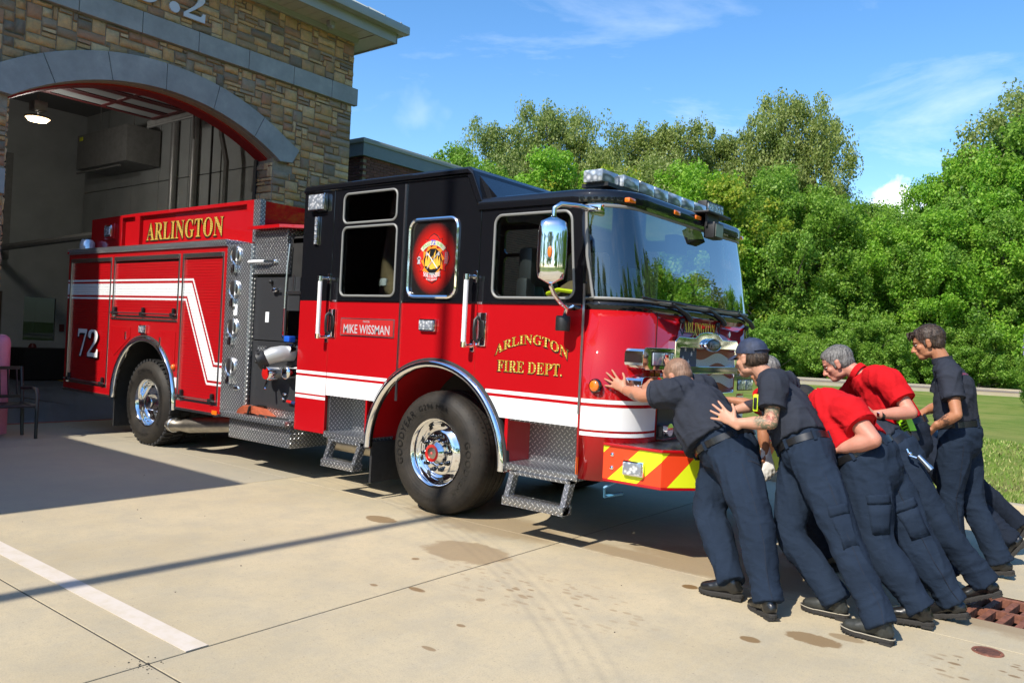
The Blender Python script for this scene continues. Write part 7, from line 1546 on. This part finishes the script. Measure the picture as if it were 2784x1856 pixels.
TR = [ # bearing, crown top (photo y), depth, kind, width, label
 (1045, 352, 66, 'maple_a', .8, 'small green tree at the left end of the wood, beside the fascia'), (1105, 300, 70, 'oak_a', .6, 'pale olive tree left of the twin crowned oak'), (1175, 335, 76, 'dark', .6, 'dark tree filling in left behind the twin oak crowns'), (1238, 262, 72, 'oak_a', .55, 'left half of the tall twin crowned oak above the cab roof'), (1308, 268, 72, 'oak_b', .58, 'right half of the tall twin crowned oak above the cab roof'),
 (1378, 345, 72, 'oak_b', .55, 'olive tree just right of the tall twin oak'), (1440, 318, 74, 'oak_a', .68, 'round topped olive tree left of the light bar'), (1510, 303, 74, 'oak_a', .68, 'round topped olive tree straight above the light bar'), (1585, 314, 76, 'oak_b', .68, 'olive tree between the light bar and the tallest oak'), (1655, 330, 76, 'oak_a', .55, 'olive tree at the left foot of the tallest oak'),
 (1738, 285, 72, 'oak_b', .55, 'left part of the tallest oak in the wood'), (1800, 236, 72, 'oak_a', .58, 'tallest oak, its crown the high point of the wood'), (1852, 285, 73, 'oak_b', .55, 'right shoulder tree of the tallest oak'), (1902, 440, 70, 'oak_a', .6, 'lower olive tree right of the tallest oak'), (1965, 480, 70, 'maple_a', .8, 'green tree in the dip of the skyline, left one'), (2035, 480, 74, 'maple_b', .95, 'green tree in the dip of the skyline under the gap of sky'),
 (2100, 492, 72, 'maple_a', .86, 'low green tree right below the white cumulus cloud'), (2165, 392, 64, 'maple_b', .62, 'bright green tree at the left edge of the right hand group'), (2222, 348, 62, 'maple_b', .75, 'bright leafy tree in the middle of the right hand group'), (2285, 305, 64, 'dark', .8, 'dark topped tree left of the one cut by the frame'), (2345, 215, 66, 'oak_a', .8, 'tall tree cut by the right edge of the frame'), (2420, 260, 60, 'maple_a', .9, 'green tree just outside the right edge of the frame'),
 (1130, 400, 62, 'maple_a', .86, 'green tree in front of the oaks, behind the raised cab roof'), (1235, 370, 63, 'maple_b', .86, 'bright green tree below the twin oak crowns'), (1340, 400, 62, 'yellow', .92, 'yellow green tree left of the light bar, below the oaks'), (1470, 375, 66, 'oak_b', .92, 'pale hazy tree behind the left end of the light bar'), (1560, 385, 62, 'maple_b', .95, 'bright green tree behind the middle of the light bar'), (1650, 420, 60, 'yellow', .86, 'orange tinged tree right above the flood light'),
 (1740, 400, 62, 'maple_a', .86, 'pale green tree right of the windshield top'), (1800, 440, 60, 'maple_a', .86, 'light olive tree in the row by the road, right of the cab'), (1880, 440, 60, 'maple_a', .92, 'mid green tree behind the road above the capped man'), (1960, 500, 60, 'maple_b', .92, 'green tree behind the road between the two red polos'), (2050, 500, 60, 'maple_a', .92, 'green tree behind the road above the grey haired man'), (2130, 500, 58, 'maple_b', .92, 'green tree behind the road left of the standing man'), (2210, 470, 58, 'maple_a', .92, 'green tree right above the standing man'), (2300, 450, 57, 'maple_b', .92, 'bright green tree low at the right edge of the frame'), (2390, 480, 57, 'maple_a', .92, 'green tree at road level past the right edge')]
for px, ty, dp, k, w, lab in TR:
    p = from_px(px, dp); hor = 784 + .0511 * (px - 1176); h = 1.54 + (hor - ty) / 1832.2 * dp; tree(k, p.x, p.y, h * 1.03, lab, w * (1.0 if dp > 63 else 1.0))
rg = random.Random(21); k = 0
BL = ['low bush at the foot of the wood']
for i in range(26):
    px = 1660 + i * 30 + rg.uniform(-8, 8); dp = 55.5 + rg.uniform(-1, 2) - (px - 1660) * .001
    p = from_px(px, dp); lab = ('hidden behind the cab front' if px < 1720 else 'between the cab and the capped man' if px < 1800 else 'between the capped man and the grey haired man' if px < 1900 else 'behind the grey haired man' if px < 2060 else 'between the grey haired man and the standing man' if px < 2110 else 'behind the standing man' if px < 2230 else 'right of the standing man')
    t = tree('bush', p.x, p.y, rg.uniform(2.6, 4.4), 'undergrowth bush across the road, ' + lab, 1.0, 'bush', 'undergrowth along the road')
# crape myrtle with mauve flowers at the right edge
cmn = tree('bush', 3.15, 27.5, 2.6, 'crape myrtle shrub with mauve flower heads at the right edge', .55, 'shrub', None, 0, 'flowering_shrub'); cmn['group'] = 'flowering shrub'
p = from_px(2392, 30); cmn.location = (p.x, p.y, 0); cmn.scale = (1.5, 1.5, 2.7)
fm = MB()
for _ in range(26):
    a = rg.uniform(0, 6.28); c = Vector((.42 * cos(a) * rg.random() ** .4, .42 * sin(a), rg.uniform(.55, 1.08)))
    for _ in range(22): d = Vector((rg.gauss(0, .035), rg.gauss(0, .035), rg.gauss(0, .06))); fm.ball(c + d, .013, 4, 3)
fm.build('flowers', simple('mauve_flower', (.30, .22, .55), .7), cmn)
# bare grey tree among the greens
bt_ = empty('bare_tree', from_px(1395, 60)[:]); tag(bt_, 'grey leafless tree standing among the greens left of the light bar', 'tree'); m = MB(); rr_ = random.Random(4)
def branch(p, d, l, r, n):
    q_ = p + d * l; m.tube([p, (p + q_) / 2 + Vector((rr_.gauss(0, .03), rr_.gauss(0, .03), 0)) * l, q_], [r, r * .8, r * .55], 4)
    if n: 
        for _ in range(4 if n > 1 else 3): branch(q_ - d * l * rr_.uniform(0, .4), (d + Vector((rr_.gauss(0, .45), rr_.gauss(0, .45), rr_.gauss(.1, .3)))).normalized(), l * rr_.uniform(.55, .8), r * .55, n - 1)
branch(Vector((0, 0, 0)), Vector((0, 0, 1)), 4.5, .16, 5); m.build('branches', 'twig', bt_)
# trees on the other side of the drive: they stand behind the camera's right shoulder and show in the windshield and chrome
for i, (x, y, h, k) in enumerate(((46, -8, 17, 'maple_a'), (48, 2, 14, 'oak_a'), (44, 10, 16, 'maple_b'), (50, -18, 19, 'oak_b'), (52, 20, 15, 'maple_a'), (46, -28, 16, 'maple_b'), (55, 32, 17, 'oak_a'), (40, -38, 15, 'maple_a'), (60, 45, 18, 'oak_b'), (36, 36, 17, 'maple_a'), (30, 44, 15, 'maple_b'), (43, 40, 19, 'dark'), (27, 55, 17, 'oak_a'), (36, 58, 18, 'maple_a'), (48, 52, 17, 'oak_b'), (22, 66, 16, 'maple_b'), (33, 27, 12, 'maple_b'), (30, -46, 14, 'maple_b'), (18, -52, 15, 'oak_a'), (5, -50, 13, 'maple_a'), (-10, -52, 14, 'maple_b'))):
    tree(k, x, y, h, ['tree across the drive, reflected in the windshield'][0], 1.1, group='trees across the drive')
for i in range(15):
    a = radians(2 + i * 4.6); r_ = 37 + (i * 7) % 9; tree(('maple_a', 'maple_b', 'oak_a', 'dark')[i % 4], 1.9 + r_ * cos(a), 1.2 + r_ * sin(a), 11 + (i * 5) % 7, 'tree across the drive, reflected in the windshield', 1.1, group='trees across the drive')
